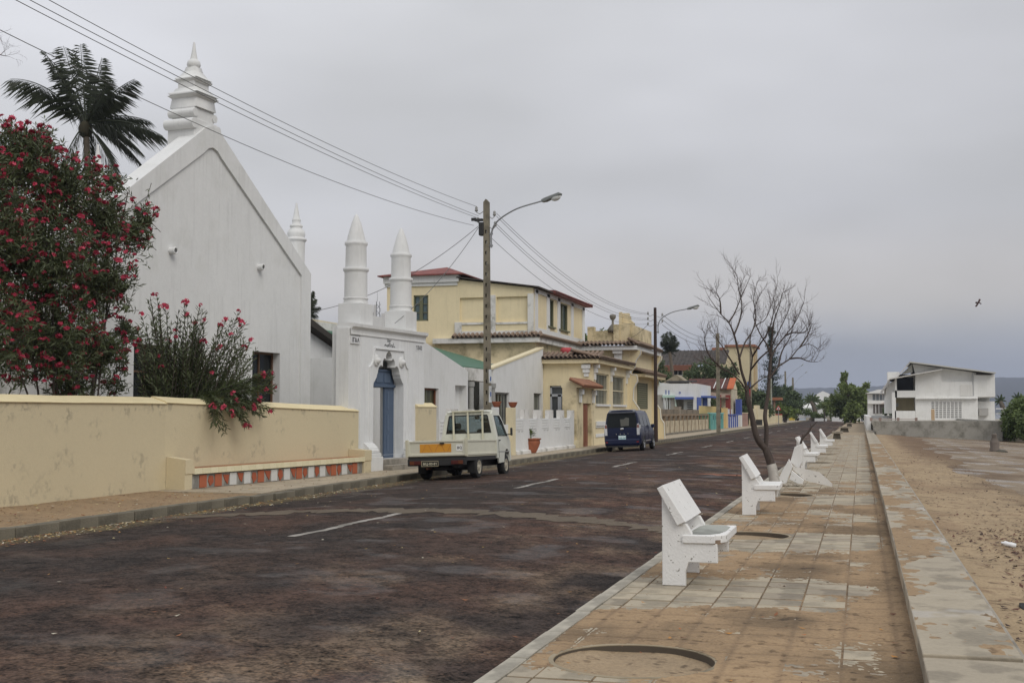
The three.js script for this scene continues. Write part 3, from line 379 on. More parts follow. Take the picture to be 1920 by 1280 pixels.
{ // annex behind, seen between the hall and the gateway and through its door
  const a = thing('annex', 'plain white annex with dark sloping eave behind the white gateway', 'building'); FA.put(a); const W = -8.2; const s0 = A(560, 700, W)[0], s1 = A(800, 700, W)[0] + 1.5;
  const [ws, wy] = A(608, 721, W), we = A(640, 721, W)[0];
  const P = (u, v) => A(u, v, W); const e0 = P(583, 624), e1 = P(625, 655), e2 = P(660, 678); const k = (e2[1] - e0[1]) / (e2[0] - e0[0]);
  const yAt = s => e0[1] + k * (s - e0[0]);
  part(a, 'wall', [pz([[s0, -.3], [s1, -.3], [s1, yAt(e2[0])], [e2[0], yAt(e2[0])], [s0, yAt(s0)]], W - .3, W, [[[ws, .9], [we, .9], [we, wy], [ws, wy]]])], M.white);
  part(a, 'eave', [pz([[s0, yAt(s0) + .02], [e2[0] + .3, yAt(e2[0] + .3) + .02], [e2[0] + .3, yAt(e2[0] + .3) + .16], [s0, yAt(s0) + .30]], W - .3, W + .42)], mat(.05, .045, .04, { map: T.wood }));
  const top = A(600, 604, W - .9)[1]; part(a, 'upper_wall', [bx(s0, s1, 3.2, top, W - 3, W - .8)], M.whiteDirty);
  const v0 = P(597, 685), v1 = P(640, 694); const g = []; for (let i = 0; i < 14; i++) for (let j = 0; j < 3; j++) g.push(bx(v0[0] + i * .1, v0[0] + i * .1 + .05, v1[1] + .05 + j * .09, v1[1] + .1 + j * .09, W + .004, W + .02)); part(a, 'vent_grille', g, M.grey).userData.kind = 'stuff';
  const wn = part(a, 'window', [bx(ws, ws + .07, .9, wy, W - .2, W - .12), bx(ws + .55, ws + .7, .9, wy, W - .2, W - .12), bx(ws, we, wy - .07, wy, W - .2, W - .12)], M.black); part(wn, 'pane', [bx(ws + .07, we, .9, wy, W - .17, W - .16)], mat(.12, .14, .10, { roughness: .2 }));
  part(a, 'plinth', [bx(we + .4, s1, -.3, .55, W, W + .05)], M.wallYellow); rebase(a);
}
{ // gateway with two minarets and a many-lobed arch
  const g = thing('minaret_gateway', 'white gateway with twin pointed minarets, lobed arch and blue door', 'gateway'); FA.put(g); const W = -.1;
  const sL = A(655, 640, W)[0], sR = A(795, 640, W)[0], sc = (A(699, 745, W)[0] + A(757, 745, W)[0]) / 2, hw = .96, H = 4.02;
  const half = [[hw, .3], [hw, 2.45], [.945, 2.52], [.85, 2.60], [.76, 2.70], [.735, 2.785], [.70, 2.80], [.685, 2.87], [.65, 2.95], [.585, 3.02], [.50, 3.058], [.43, 3.045], [.37, 3.01], [.392, 3.08], [.385, 3.15], [.345, 3.22], [.283, 3.268], [.22, 3.255], [.16, 3.215], [.19, 3.28], [.185, 3.35], [.13, 3.42], [.06, 3.46], [0, 3.53]];
  const arch = half.map(p => [sc + p[0], p[1]]).concat(half.slice(0, -1).reverse().map(p => [sc - p[0], p[1]])).reverse();
  const gm = pl(.775, .79, .80);
  part(g, 'arch_wall', [pz([[sL + .62, -.3], [sR, -.3], [sR, H], [sL + .62, H]], W - .26, W, [arch])], gm);
  part(g, 'corner_pilaster', [bx(sL, sL + .62, -.3, H + .02, W - .43, W - .03), bx(sL + .12, sL + .62, -.3, H + .06, W - .62, W - .43)], M.white);
  part(g, 'cornice', [pxx([[W, 3.86], [W + .03, 3.86], [W + .03, 3.9], [W + .015, 3.91], [W + .02, 4.0], [W + .05, 4.04], [W + .11, 4.08], [W + .12, 4.17], [W, 4.19], [W - .43, 4.19], [W - .43, 4.02], [W, 4.02]], sL + .06, sR + .08)], M.white);
  const pLs = A(676, 580, W - .04)[0], pRs = A(761, 590, W - .04)[0], q = .74;
  part(g, 'rear_block', [bx(pLs, sc - .95, -.3, 4.0, W - .8, W - .26), bx(sc + .95, sR - .01, -.3, 4.0, W - .8, W - .26), bx(sc - .95, sc + .95, 2.42, 4.0, W - .8, W - .66), bx(sc - .95, sc + .95, 3.72, 4.0, W - .66, W - .26), bx(pLs, pRs + q, 4.0, 4.18, W - .8, W - .43)], M.white);
  for (const s of [pLs, pRs]) { const c = s + q / 2, cw = W - .04 - q / 2; const t = part(g, 'minaret', [bx(s, s + q, 4.19, 4.80, W - .04 - q, W - .04, .01), lathe([[.365, 4.8], [.365, 4.84], [.345, 4.86], [.345, 4.92], [.365, 4.94], [.365, 4.97], [.335, 5.0], [.33, 5.70], [.345, 5.74], [.375, 5.77], [.375, 5.84], [.31, 5.86], [.30, 6.48], [.335, 6.52], [.335, 6.60], [.275, 6.61], [.275, 6.62]], 28, c, 0, cw)], M.white); part(t, 'cone', [lathe([[.285, 6.6], [.235, 6.82], [.15, 7.13], [.06, 7.37], [0, 7.44]], 24, c, 0, cw)], M.white); }
  // raised moulding round the arch with cut corners, and two rosettes
  const mo = [[-1.25, .42], [-1.25, 2.98], [-1.16, 3.02], [-1.05, 3.14], [-.98, 3.32], [-.95, 3.56], [.95, 3.56], [.98, 3.32], [1.05, 3.14], [1.16, 3.02], [1.25, 2.98], [1.25, .42]];
  const moi = mo.map(([x, y]) => [x * .965, y - (y > 3.5 ? .045 : 0)]); part(g, 'arch_moulding', [pz(mo.map(p => [sc + p[0], p[1]]), W, W + .045, [moi.map(p => [sc + p[0], p[1] + (p[1] < .5 ? .001 : 0)])])], gm);
  for (const k of [-1, 1]) part(g, 'rosette', [lathe([[.17, 0], [.17, .03], [.12, .06], [.10, .05], [.06, .13], [0, .15]], 18).rotateX(Math.PI / 2).translate(sc + k * .80, 3.18, W)], M.white);
  // blue door: transom, fixed leaf with three panels, open leaf
  const D = W - .33; const tr = part(g, 'transom', [bx(sc - .95, sc + .95, 2.42, 2.90, D - .05, D), bx(sc - .95, sc + .95, 2.90, 2.95, D - .3, D + .03), bx(sc - .95, sc + .95, 2.42, 2.50, D, D + .06)], M.blueDoor); for (const k of [-.5, .0, .5]) part(tr, 'panel', [bx(sc + k - .2, sc + k + .2, 2.56, 2.84, D, D + .02, .006)], M.blueDoorHi);
  const d0 = A(720.5, 800, D)[0], leaf = part(g, 'door', [bx(d0, sc + .95, .3, 2.42, D - .06, D)], M.blueDoor); for (const [y0, y1] of [[.5, 1.0], [1.12, 1.6], [1.75, 2.3]]) part(leaf, 'panel', [bx(d0 + .16, sc + .62, y0, y1, D, D + .018, .006)], M.blueDoorHi);
  part(g, 'door', [bx(sc - 1.0, sc - .95, .3, 2.42, D - .95, D - .05)], M.blueDoor, 'blue door leaf standing open');
  for (const [a, b] of [[-1.62, -.92], [.92, 1.62]]) part(g, 'pedestal', [bx(sc + a, sc + b, -.2, .40, W, W + .32, .015), bx(sc + a + .03, sc + b - .03, .40, .50, W, W + .28, .02), bx(sc + a + .06, sc + b - .06, .50, .60, W, W + .24, .03), pxx([[W, .6], [W + .2, .6], [W + .18, .66], [W + .05, .78], [W, .8]], sc + a + .08, sc + b - .08)], M.white);
  part(g, 'step', [bx(sc - .90, sc + 1.55, -.1, .15, W - .5, W + .62, .012)], M.concrete); part(g, 'step', [bx(sc - .90, sc + 1.0, .15, .30, W - .9, W + .30, .012)], M.concrete);
  // painted writing
  const plate = (w, h, draw) => { const c = document.createElement('canvas'); c.width = 256; c.height = Math.round(256 * h / w); const x = c.getContext('2d'); x.fillStyle = '#d9dadb'; x.fillRect(0, 0, c.width, c.height); x.strokeStyle = x.fillStyle = '#15161a'; draw(x, c.width, c.height); const t = new THREE.CanvasTexture(c); t.colorSpace = THREE.SRGBColorSpace; return new THREE.MeshPhysicalMaterial({ map: t, roughness: .9 }); };
  const flat = (s0, s1, y0, y1, m, name) => { const o = mesh(new THREE.PlaneGeometry(s1 - s0, y1 - y0).translate((s0 + s1) / 2, (y0 + y1) / 2, W + .006), m); o.name = name; g.add(o); return o; };
  const n0 = sL + .08; const pt = part(g, 'number_plate', [bx(n0, n0 + .5, 3.60, 3.82, W - .03, W + .004)], M.white);
  flat(n0 + .01, n0 + .49, 3.61, 3.81, plate(.48, .2, (x, w, h) => { x.lineWidth = 16; x.lineCap = 'round'; x.beginPath(); x.moveTo(44, 20); x.lineTo(44, h - 22); x.moveTo(70, 20); x.lineTo(70, h - 22); x.moveTo(70, 22); x.quadraticCurveTo(86, 40, 96, 20); x.stroke(); x.beginPath(); x.moveTo(138, 22); x.lineTo(116, h - 30); x.lineTo(166, h - 30); x.lineTo(138, 22); x.stroke(); x.beginPath(); x.moveTo(212, 24); x.lineTo(192, h - 26); x.moveTo(212, 24); x.lineTo(236, h - 26); x.stroke(); }), 'date_lettering');
  flat(sR - .62, sR - .12, 3.58, 3.80, plate(.5, .22, (x, w, h) => { x.font = 'bold 96px sans-serif'; x.textAlign = 'center'; x.textBaseline = 'middle'; x.fillText('1840', w / 2, h / 2 + 4, 226); }), 'date_lettering');
  flat(sc - .58, sc + .62, 3.60, 3.86, plate(1.2, .26, (x, w, h) => { const L = (...p) => { x.beginPath(); x.moveTo(p[0], p[1]); for (let i = 2; i < p.length; i += 2) x.lineTo(p[i], p[i + 1]); x.stroke(); }; x.lineCap = 'round'; x.lineJoin = 'round'; x.lineWidth = 5; L(96, 2, 98, 18, 108, 20); L(112, 4, 114, 20, 124, 16, 134, 20, 142, 10, 150, 10); L(120, 8, 128, 12); x.lineWidth = 5.5; L(60, 46, 78, 44, 84, 48, 96, 42, 108, 48, 114, 36, 116, 48); L(126, 26, 126, 50); L(136, 28, 137, 48, 146, 48); L(150, 40, 168, 40, 158, 50, 176, 50); L(180, 28, 184, 46, 200, 50); L(70, 40, 74, 40); L(100, 52, 104, 52); }), 'arabic_lettering');
  rebase(g);
}
// ================================================================ white house, fence, yellow villa
function tileField(a, b, back, pitch = .24, r = .085) { // rows of half-round clay tiles from eave a-b up towards 'back'
  const n = Math.max(2, Math.round(a.distanceTo(b) / pitch)), o = []; const dir = b.clone().sub(a).normalize();
  for (let i = 0; i < n; i++) { const p = a.clone().lerp(b, (i + .5) / n); const q = p.clone().add(back); o.push(limb([p.clone().setY(p.y + .02), q.clone().setY(q.y + .02)], r, r, 7)); o.push(limb([p.clone(), p.clone().addScaledVector(back, .02)], r * 1.05, r * 1.05, 7)); }
  const c = a.clone().add(back), d = b.clone().add(back), g = new THREE.BufferGeometry(); const P = [a, b, d, a, d, c]; g.setAttribute('position', new THREE.Float32BufferAttribute(P.flatMap(v => [v.x, v.y, v.z]), 3)); g.computeVertexNormals(); o.push(g); return o;
}
function stuffPart(p, name, g, m) { const o = part(p, name, g, m); o.userData.kind = 'stuff'; return o; }
function quad(a, b, c, d) { const g = new THREE.BufferGeometry(); g.setAttribute('position', new THREE.Float32BufferAttribute([a, b, c, a, c, d].flatMap(v => [v.x, v.y, v.z]), 3)); g.computeVertexNormals(); return g; }
function slabRoof(a, b, c, d, t) { const lo = v => v.clone().setY(v.y - t), A = [a, b, c, d], B = A.map(lo); return [quad(a, b, c, d), quad(B[3], B[2], B[1], B[0]), ...[0, 1, 2, 3].map(i => quad(A[i], B[i], B[(i + 1) % 4], A[(i + 1) % 4]))]; }
function corrug(a, b, back, pitch, r, m, parent, name) { const n = Math.round(a.distanceTo(b) / pitch), o = []; for (let i = 0; i < n; i++) { const p = a.clone().lerp(b, (i + .5) / n); o.push(limb([p, p.clone().add(back)], r, r, 6)); } o.push(...slabRoof(a, b, b.clone().add(back), a.clone().add(back), .03)); return part(parent, name, o, m); }
{
  const h = thing('white_house', 'white house with green corrugated roof between sloping parapet walls', 'house'); FB.put(h); const W = -2.6, B = (u, v, w = W) => FB.px(u, v, w);
  const win = (a, b, c, d) => [[a, c], [b, c], [b, d], [a, d]];
  const tl = s => lerp(4.32, 3.36, (s - 42.79) / 5.35);
  part(h, 'parapet_wall', [pz([[37.5, -.3], [48.1, -.3], [48.1, 3.36], [47.6, tl(47.4)], [42.8, 4.32], [39.5, tl(39.5)], [37.5, tl(39.5)]], W - .3, W, [win(42.85, 44.45, 1.2, 2.59), win(46.45, 47.9, .2, 2.77)])], M.white);
  part(h, 'parapet_wall', [pz([[51.75, -.3], [60.55, -.3], [60.55, 4.98], [59.5, 4.78], [51.75, 3.6]], W - .3, W, [win(51.95, 54.3, .9, 2.58), win(58.7, 60.2, 1.0, 2.64)])], M.white);
  part(h, 'wall_capping', [pz([[51.6, 3.58], [59.5, 4.77], [60.58, 4.97], [60.58, 5.04], [59.4, 4.85], [51.6, 3.67]], W - .34, W + .03)], M.cream);
  // recess with beam, back wall, door
  const D = W - 2.0; part(h, 'porch_beam', [bx(48.1, 51.75, 3.02, 3.55, W - .5, W - .12)], M.whiteDirty); part(h, 'porch_wall', [pz([[46, -.3], [56, -.3], [56, 3.3], [46, 3.3]], D - .2, D, [win(48.9, 51.0, .2, 2.45)])], M.whiteDirty);
  for (const [a, b, c, d, w] of [[42.85, 44.45, 1.2, 2.59, W - .12], [51.95, 54.3, .9, 2.58, W - .10], [58.7, 60.2, 1.0, 2.64, W - .10]]) { const grn = a < 45; const f = part(h, 'window', [bx(a, a + .08, c, d, w - .06, w), bx(b - .08, b, c, d, w - .06, w), bx(a, b, d - .07, d, w - .06, w), bx(a, b, c, c + .06, w - .06, w)], grn ? M.wood : M.grey); const n = grn ? 2 : 4; for (let i = 1; i <= n; i++) { const x = lerp(a, b, i / (n + 1)); part(f, 'bar', [bx(x - .02, x + .02, c, d, w - .04, w - .01)], grn ? M.greenFrame : M.polePale); } part(f, 'pane', [bx(a, b, c, d, w - .1, w - .08)], grn ? mat(.07, .07, .04, { roughness: .3 }) : M.glassDark); }
  { const f = part(h, 'doorway_lining', [bx(46.45, 47.1, .2, 2.1, W - .29, W - .25), bx(47.2, 47.9, .2, 2.77, W - 1.0, W - .3)], M.white); part(f, 'inner_room', [bx(46.0, 47.2, .2, 2.2, W - 1.9, W - 1.85), bx(46.0, 46.05, .2, 2.2, W - 1.85, W - .3), bx(46, 47.2, 2.2, 2.3, W - 1.9, W - .3)], M.room); part(f, 'bar', [bx(46.75, 46.8, .2, 2.1, W - .44, W - .4)], M.polePale); }
  { const f = part(h, 'porch_door', [bx(48.9, 48.97, .2, 2.45, D - .1, D - .02), bx(50.93, 51, .2, 2.45, D - .1, D - .02), bx(49.9, 50.0, .2, 2.45, D - .1, D - .02), bx(48.9, 51, 2.38, 2.45, D - .1, D - .02)], M.cream); part(f, 'pane', [bx(48.9, 51, .2, 2.45, D - .14, D - .12)], M.glassDark); part(f, 'letter_slot', [bx(49.4, 50.5, 1.55, 1.75, D - .09, D - .05), bx(49.5, 50.3, 1.0, 1.2, D - .09, D - .05)], M.cream); }
  for (const s of [48.35, 51.45]) part(h, 'drain_pipe', [cyl(.12, .12, 2.9, 12, s, -.1, W + .05), cyl(.16, .16, .2, 12, s, 2.75, W + .05)], M.grey);
  // green roof rising back to a bare concrete wall
  const y0 = 3.6, y1 = B(920, 664, -9)[1]; corrug(V(45.5, y0, W - .5), V(58.5, y0, W - .5), V(0, y1 - y0, -9 - W + .5), .26, .045, M.greenRoof, h, 'corrugated_roof');
  part(h, 'rear_wall', [bx(44, 60.5, -.3, B(920, 655, -9.2)[1], -9.5, -9.2)], M.creamOld); part(h, 'side_walls', [bx(37.5, 37.8, -.3, 3.5, -9.2, W - .31), bx(60.3, 60.55, -.3, 4.2, -9.2, W - .31)], M.white); rebase(h);
}
{ // white fence with merlons along the pavement
  const f = thing('merlon_fence', 'white plastered garden fence with stepped merlon top beside the pavement', 'fence'); FB.put(f); const W = -.05, m = M.whiteDirty;
  const run = (s0, s1, n) => { const L = (s1 - s0) / n; part(f, 'wall_panel', [pz([[s0, -.2], [s1, -.2], [s1, 1.42], [s0, 1.42]], W - .16, W, [...Array(n * 4).keys()].map(j => { const a = s0 + Math.floor(j / 4) * L, k = a + L * [.2, .2, .45, .45][j % 4] + (j % 2) * .17; return [[k, .86], [k + .13, .86], [k + .13, .93], [k, .93]]; }))], M.white); for (let i = 0; i < n; i++) { const a = s0 + i * L; part(f, 'merlon', [bx(a + L * .62, a + L * 1.0 - .01, 1.42, 1.78, W - .17, W + .012)], m); part(f, 'pilaster', [bx(a + L * .66, a + L * .96, -.1, 1.42, W + .001, W + .012)], M.white);
      const q = []; for (let k = 0; k < 6; k++) q.push(bx(a + .1 + k * L * .085, a + .1 + k * L * .085 + .05, 1.0, 1.36, W, W + .02)); for (let k = 0; k < 4; k++) q.push(bx(a + .08, a + L * .58, 1.0 + k * .115, 1.03 + k * .115, W, W + .018)); part(f, 'lattice_relief', q, M.white);
      } };
  run(46.3, 56.6, 5); run(37.3, 42.9, 3); part(f, 'base_course', [pxx([[W, -.1], [W + .1, -.1], [W + .09, .12], [W, .16]], 46.3, 56.6)], M.whiteDirty);
  for (const [a, b, mm] of [[42.9, 44.0, M.white], [45.85, 46.29, M.cream]]) part(f, 'gate_pillar', [bx(a, b, -.1, 1.86, W - .26, W + .03, .01)], mm); part(f, 'gate_panel', [bx(44.0, 45.85, .1, 1.2, W - .2, W - .15)], M.white); rebase(f);
}
for (const [s, l] of [[FB.px(931, 765, -.2)[0], 'terracotta bowl on the white fence pillar beside the gate'], [FB.px(961.5, 765, -.2)[0], 'terracotta bowl on the cream fence pillar beside the gate']]) { const p = FB.world(s, 1.86, -.2); const b = solo('planter_bowl', l, 'bowl', [lathe([[0, .0], [.06, .0], [.1, .02], [.15, .10], [.18, .19], [.19, .19], [.19, .22], [.17, .22], [.15, .18], [0, .16]], 22, p.x, 1.86, p.z)], M.terrDark, 'bowls on the fence pillars'); rebase(b); }
{ // big pot with young plant
  const p = onY(984, 849, 0); p.x += .25; const t = thing('flower_pot', 'big weathered terracotta pot with small green plant on the pavement', 'pot');
  part(t, 'pot', [lathe([[0, 0], [.26, 0], [.30, .05], [.42, .30], [.50, .52], [.50, .60], [.47, .66], [.55, .70], [.55, .76], [.48, .76], [.44, .68], [0, .66]], 26)], mat(.40, .14, .075, { map: T.dirty })); part(t, 'soil', [cyl(.46, .46, .02, 20, 0, .67, 0)], mat(.05, .035, .025));
  const L = new Leaves(), r = rng(8); for (let i = 0; i < 46; i++) { const a = r() * 6.28, e = .2 + r() * 1.1, d = V(Math.cos(a) * Math.cos(e), Math.sin(e), Math.sin(a) * Math.cos(e)); L.leaf(V(0, .82 + r() * .3, 0).addScaledVector(d, .05), d, V(-Math.sin(a), .2, Math.cos(a)), .2 + r() * .16, .1, .15); } part(t, 'plant', [L.geo(), limb([V(0, .66, 0), V(.02, 1.1, 0)], .03, .02)], M.leafLight); t.position.copy(p); t.scale.setScalar(.80);
}
{ // yellow villa
  const h = thing('yellow_villa', 'pale yellow two storey villa with red roof and barred street windows', 'house'); const ZS = -60.6, S = (u, v) => { const p = onZ(u, v, ZS); return [p.x, p.y]; };
  const Y = M.houseYellow, YO = M.houseYellowOld, Wt = M.whiteDirty;
  // lower storeys
  const xl = S(725, 600)[0], xc = S(1000, 620)[0], xf = -13.1; const bandY = S(930, 640)[1];
  part(h, 'lower_wall', [bx(xl, xc + .12, -.3, bandY, ZS - 12.3, ZS)], YO);
  // upper storey with recessed panels on the side
  const e0 = S(858, 524), e1 = [xc, 8.12], xm = S(858, 524)[0]; const wn = [S(775, 602), S(803, 553)], prof = [[xl, bandY + .001], [xc, bandY + .001], [xc, e1[1]], [xm, e0[1]], [xl, e0[1]]];
  const fwin = [[1026.5, 1038.5], [1047, 1064.5]].map(([a, b]) => [onX(a, 590, xc).z, onX(b, 590, xc).z]);
  const p1 = [S(862, 603), S(915, 557)], p2 = [S(931, 603), S(989, 555)], rc = ([a, b]) => [[a[0], a[1]], [b[0], a[1]], [b[0], b[1]], [a[0], b[1]]];
  part(h, 'upper_side_wall', [pz(prof, ZS - .3, ZS, [rc(wn), rc(p1), rc(p2)])], Y); part(h, 'side_panel', [pz(rc(p1), ZS - .28, ZS - .12)], Y); part(h, 'side_panel', [pz(rc(p2), ZS - .28, ZS - .12)], Y);
  const fy = 8.12; part(h, 'upper_front_wall', [pxx([[ZS - .3, bandY + .001], [ZS - 12.2, bandY + .001], [ZS - 12.2, fy], [ZS - .3, fy]], xc - .3, xc, fwin.map(([a, b]) => [[a, 6.35], [b, 6.35], [b, 7.85], [a, 7.85]]))], Y);
  part(h, 'upper_rear', [bx(xl, xl + .3, bandY, e0[1], ZS - 12.2, ZS - .3), bx(xl, xc, bandY, fy, ZS - 12.2, ZS - 11.9)], Y);
  // side window
  const sash = (x0, x1, y0, y1, z, n, m1, m2) => { const o = part(h, 'window', [bx(x0, x0 + .07, y0, y1, z - .1, z - .03), bx(x1 - .07, x1, y0, y1, z - .1, z - .03), bx(x0, x1, y1 - .07, y1, z - .1, z - .03), bx(x0, x1, y0, y0 + .07, z - .1, z - .03), bx((x0 + x1) / 2 - .09, (x0 + x1) / 2 + .09, y0, y1, z - .09, z - .04), bx(x0, x1, lerp(y0, y1, .33) - .02, lerp(y0, y1, .33) + .02, z - .09, z - .05), bx(x0, x1, lerp(y0, y1, .66) - .02, lerp(y0, y1, .66) + .02, z - .09, z - .05)], m1); for (const k of [0, 1]) part(o, 'pane', [bx(k ? (x0 + x1) / 2 + .09 : x0 + .07, k ? x1 - .07 : (x0 + x1) / 2 - .09, y0 + .05, y1 - .05, z - .14, z - .12)], m2); return o; };
  sash(wn[0][0], wn[1][0], wn[0][1], wn[1][1], ZS, 2, M.greenFrame, mat(.08, .12, .13, { roughness: .15 }));
  for (const [a, b] of fwin) { const o = part(h, 'window', [bx(xc - .12, xc - .03, 6.35, 7.85, a - .06, a), bx(xc - .12, xc - .03, 6.35, 7.85, b, b + .06), bx(xc - .12, xc - .03, 6.35, 7.85, (a + b) / 2 - .04, (a + b) / 2 + .04), bx(xc - .12, xc - .03, 7.79, 7.85, b, a), bx(xc - .03, xc + .12, 6.27, 6.35, b - .1, a + .1)], M.greenFrame); part(o, 'pane', [bx(xc - .16, xc - .14, 6.35, 7.85, b, a)], mat(.05, .075, .07, { roughness: .2 })); }
  // white pilasters, rails and cornice
  const vr = (u0, u1, v0, v1, d = .05) => { const a = S(u0, v1), b = S(u1, v0); return bx(a[0], b[0], a[1], b[1], ZS + .002, ZS + d); };
  for (const [a, b, c, d] of [[920, 929.5, 553, 626], [990, 1001, 550, 627], [853, 866, 604, 628]]) part(h, 'pilaster', [vr(a, b, c, d, .07)], Wt); part(h, 'rail', [vr(866.5, 919.5, 604, 609), vr(930, 989.5, 603, 608), vr(866.5, 919.5, 620, 627), vr(930, 989.5, 619, 626)], Wt);
  for (const z of [-61.1, -63.6, -66.0, -69.3, -72.3]) part(h, 'pilaster', [bx(xc + .002, xc + .06, bandY + .4, fy - .05, z - .28, z + .28)], M.white); part(h, 'rail', [bx(xc + .002, xc + .05, 5.85, 6.1, -72, -61.4), bx(xc + .002, xc + .06, fy - .22, fy, -72.6, -60.9)], M.white);
  part(h, 'cornice', [bx(xl - .15, xm + .1, e0[1] - .12, e0[1] + .28, ZS - .2, ZS + .18), bx(xl - .1, xm, e0[1] - .3, e0[1] - .12, ZS - .2, ZS + .08)], M.white);
  // red roofs
  const rt = S(822, 503); { const a = V(xl - .4, e0[1] + .30, ZS + .4), b = V(xm + .45, e0[1] + .30, ZS + .4), c = V((xl + xm) / 2 + .3, rt[1] + .45, ZS - 3.2), d = V((xl + xm) / 2 + .3, rt[1] + .45, ZS - 9), e = V(xm + .45, e0[1] + .3, ZS - 12.6), f = V(xl - .4, e0[1] + .3, ZS - 12.6); const tri = (p, q, r) => quad(p, q, r, r.clone()); part(h, 'hip_roof', [tri(a, b, c), quad(b, e, d, c), quad(a, c, d, f), tri(e, f, d), bx(xl - .4, xm + .45, e0[1] + .24, e0[1] + .298, ZS - 12.6, ZS + .4)], M.redRoof); }
  part(h, 'lean_roof', slabRoof(V(xm, e0[1] + .14, ZS + .22), V(xc + .35, fy + .06, ZS + .22), V(xc + .35, fy + .06, ZS - 12.4), V(xm, e0[1] + .14, ZS - 12.4), .06), M.brownRoof);
  { const a = V(xc + .5, fy + .08, ZS - 3), b = V(xc + .5, fy + .08, ZS - 12.6), u = V(-2.2, .5, 0); part(h, 'dormer_roof', [quad(a, b, b.clone().add(u), a.clone().add(u)), quad(a, a.clone().add(u), V(a.x - 2.2, a.y, a.z), a.clone()), bx(xc - .3, xc + .45, fy + .0, fy + .16, ZS - 12.5, ZS - 2.9)], M.redRoof); }
  // tile string course at first floor level
  const sy = bandY + .22; stuffPart(h, 'course_tiles', [tileField(V(S(850, 628)[0], sy, ZS + .42), V(xc + .5, sy, ZS + .42), V(0, .2, -.45)), tileField(V(xc + .55, sy, ZS + .3), V(xc + .55, sy, ZS - 12.3), V(-.6, .2, 0))], M.tileOld);
  part(h, 'string_course', [bx(S(815, 640)[0], xc + .4, bandY - .08, bandY + .18, ZS - .2, ZS + .34), bx(xc - .2, xc + .42, bandY - .08, bandY + .18, ZS - 12.3, ZS - .2)], Wt);
  // street room
  const re = 4.18, wz = [[-61.3, -64.7], [-65.8, -69.4]]; part(h, 'street_wall', [pxx([[ZS, -.3], [-70.2, -.3], [-70.2, re], [ZS, re]], xf - .35, xf, wz.map(([a, b]) => [[b, 2.12], [a, 2.12], [a, 3.72], [b, 3.72]]))], Y);
  const dr = [S(1031, 800), S(1066, 723)]; part(h, 'side_wall', [pz([[-16.3, -.3], [xf - .35, -.3], [xf - .35, re], [-16.3, re]], ZS - .3, ZS, [[[dr[0][0], .05], [dr[1][0], .05], [dr[1][0], dr[1][1]], [dr[0][0], dr[1][1]]]])], Y);
  { const [a, b, t] = [dr[0][0], dr[1][0], dr[1][1]]; const m = (a + b) / 2, gm = mat(.42, .45, .50, { map: T.paint }); const o = part(h, 'french_door', [bx(a, a + .09, .05, t, ZS - .16, ZS - .08), bx(b - .09, b, .05, t, ZS - .16, ZS - .08), bx(m - .09, m + .09, .05, t - .45, ZS - .16, ZS - .08), bx(a, b, t - .55, t - .42, ZS - .16, ZS - .08), bx(a, b, t - .08, t, ZS - .16, ZS - .08)], gm); part(o, 'pane', [bx(a, b, .05, t, ZS - .2, ZS - .18)], mat(.07, .08, .085, { roughness: .15 })); }
  for (const [a, b] of wz) { const o = part(h, 'barred_window', [bx(xf - .14, xf - .06, 2.12, 3.72, a - .07, a), bx(xf - .14, xf - .06, 2.12, 3.72, b, b + .07), bx(xf - .14, xf - .06, 3.65, 3.72, b, a), bx(xf - .12, xf - .07, 2.85, 2.9, b, a)], M.cream); for (let i = 1; i < 9; i++) { const z = lerp(a, b, i / 9); part(o, 'bar', [bx(xf - .11, xf - .08, 2.12, 3.66, z - .022, z + .022)], M.polePale); } part(o, 'pane', [bx(xf - .3, xf - .28, 2.12, 3.72, b, a)], M.glassDark); part(h, 'sill', [bx(xf, xf + .09, 2.0, 2.11, b - .12, a + .12)], M.white); }
  for (const z of [-60.95, -65.25, -69.8]) part(h, 'bracket', [bx(xf + .002, xf + .28, 3.95, 4.12, z - .14, z + .14), bx(xf + .002, xf + .18, 3.7, 3.95, z - .12, z + .12), bx(xf + .002, xf + .09, 3.35, 3.7, z - .1, z + .1)], M.white);
  part(h, 'bracket', [bx(xf - .55, xf - .1, 3.92, 4.12, ZS + .002, ZS + .2), bx(xf - .5, xf - .15, 3.7, 3.92, ZS + .002, ZS + .14), bx(xf - .45, xf - .2, 3.5, 3.7, ZS + .002, ZS + .08)], M.white);
  part(h, 'eave_board', [bx(-16.2, xf + .34, re, re + .2, ZS - 9.6, ZS + .3)], Y);
  stuffPart(h, 'eave_tiles', [tileField(V(-16.2, re + .27, ZS + .42), V(xf + .45, re + .27, ZS + .42), V(0, .32, -1.2)), tileField(V(xf + .5, re + .27, ZS + .3), V(xf + .5, re + .27, -70.2), V(-1.6, .4, 0))], M.tileOld); part(h, 'flat_roof', [bx(-16.2, xf - .9, re + .2, re + .5, -70.2, ZS - .6)], M.concDark);
  for (const [y0, y1, d] of [[.98, 1.22, .10], [.88, .98, .05], [.40, .58, .04]]) part(h, 'wall_moulding', [bx(xf + .002, xf + d, y0, y1, -64.6, -61.2, .02), bx(xf + .002, xf + d, y0, y1, -69.4, -65.7, .02)], M.white);
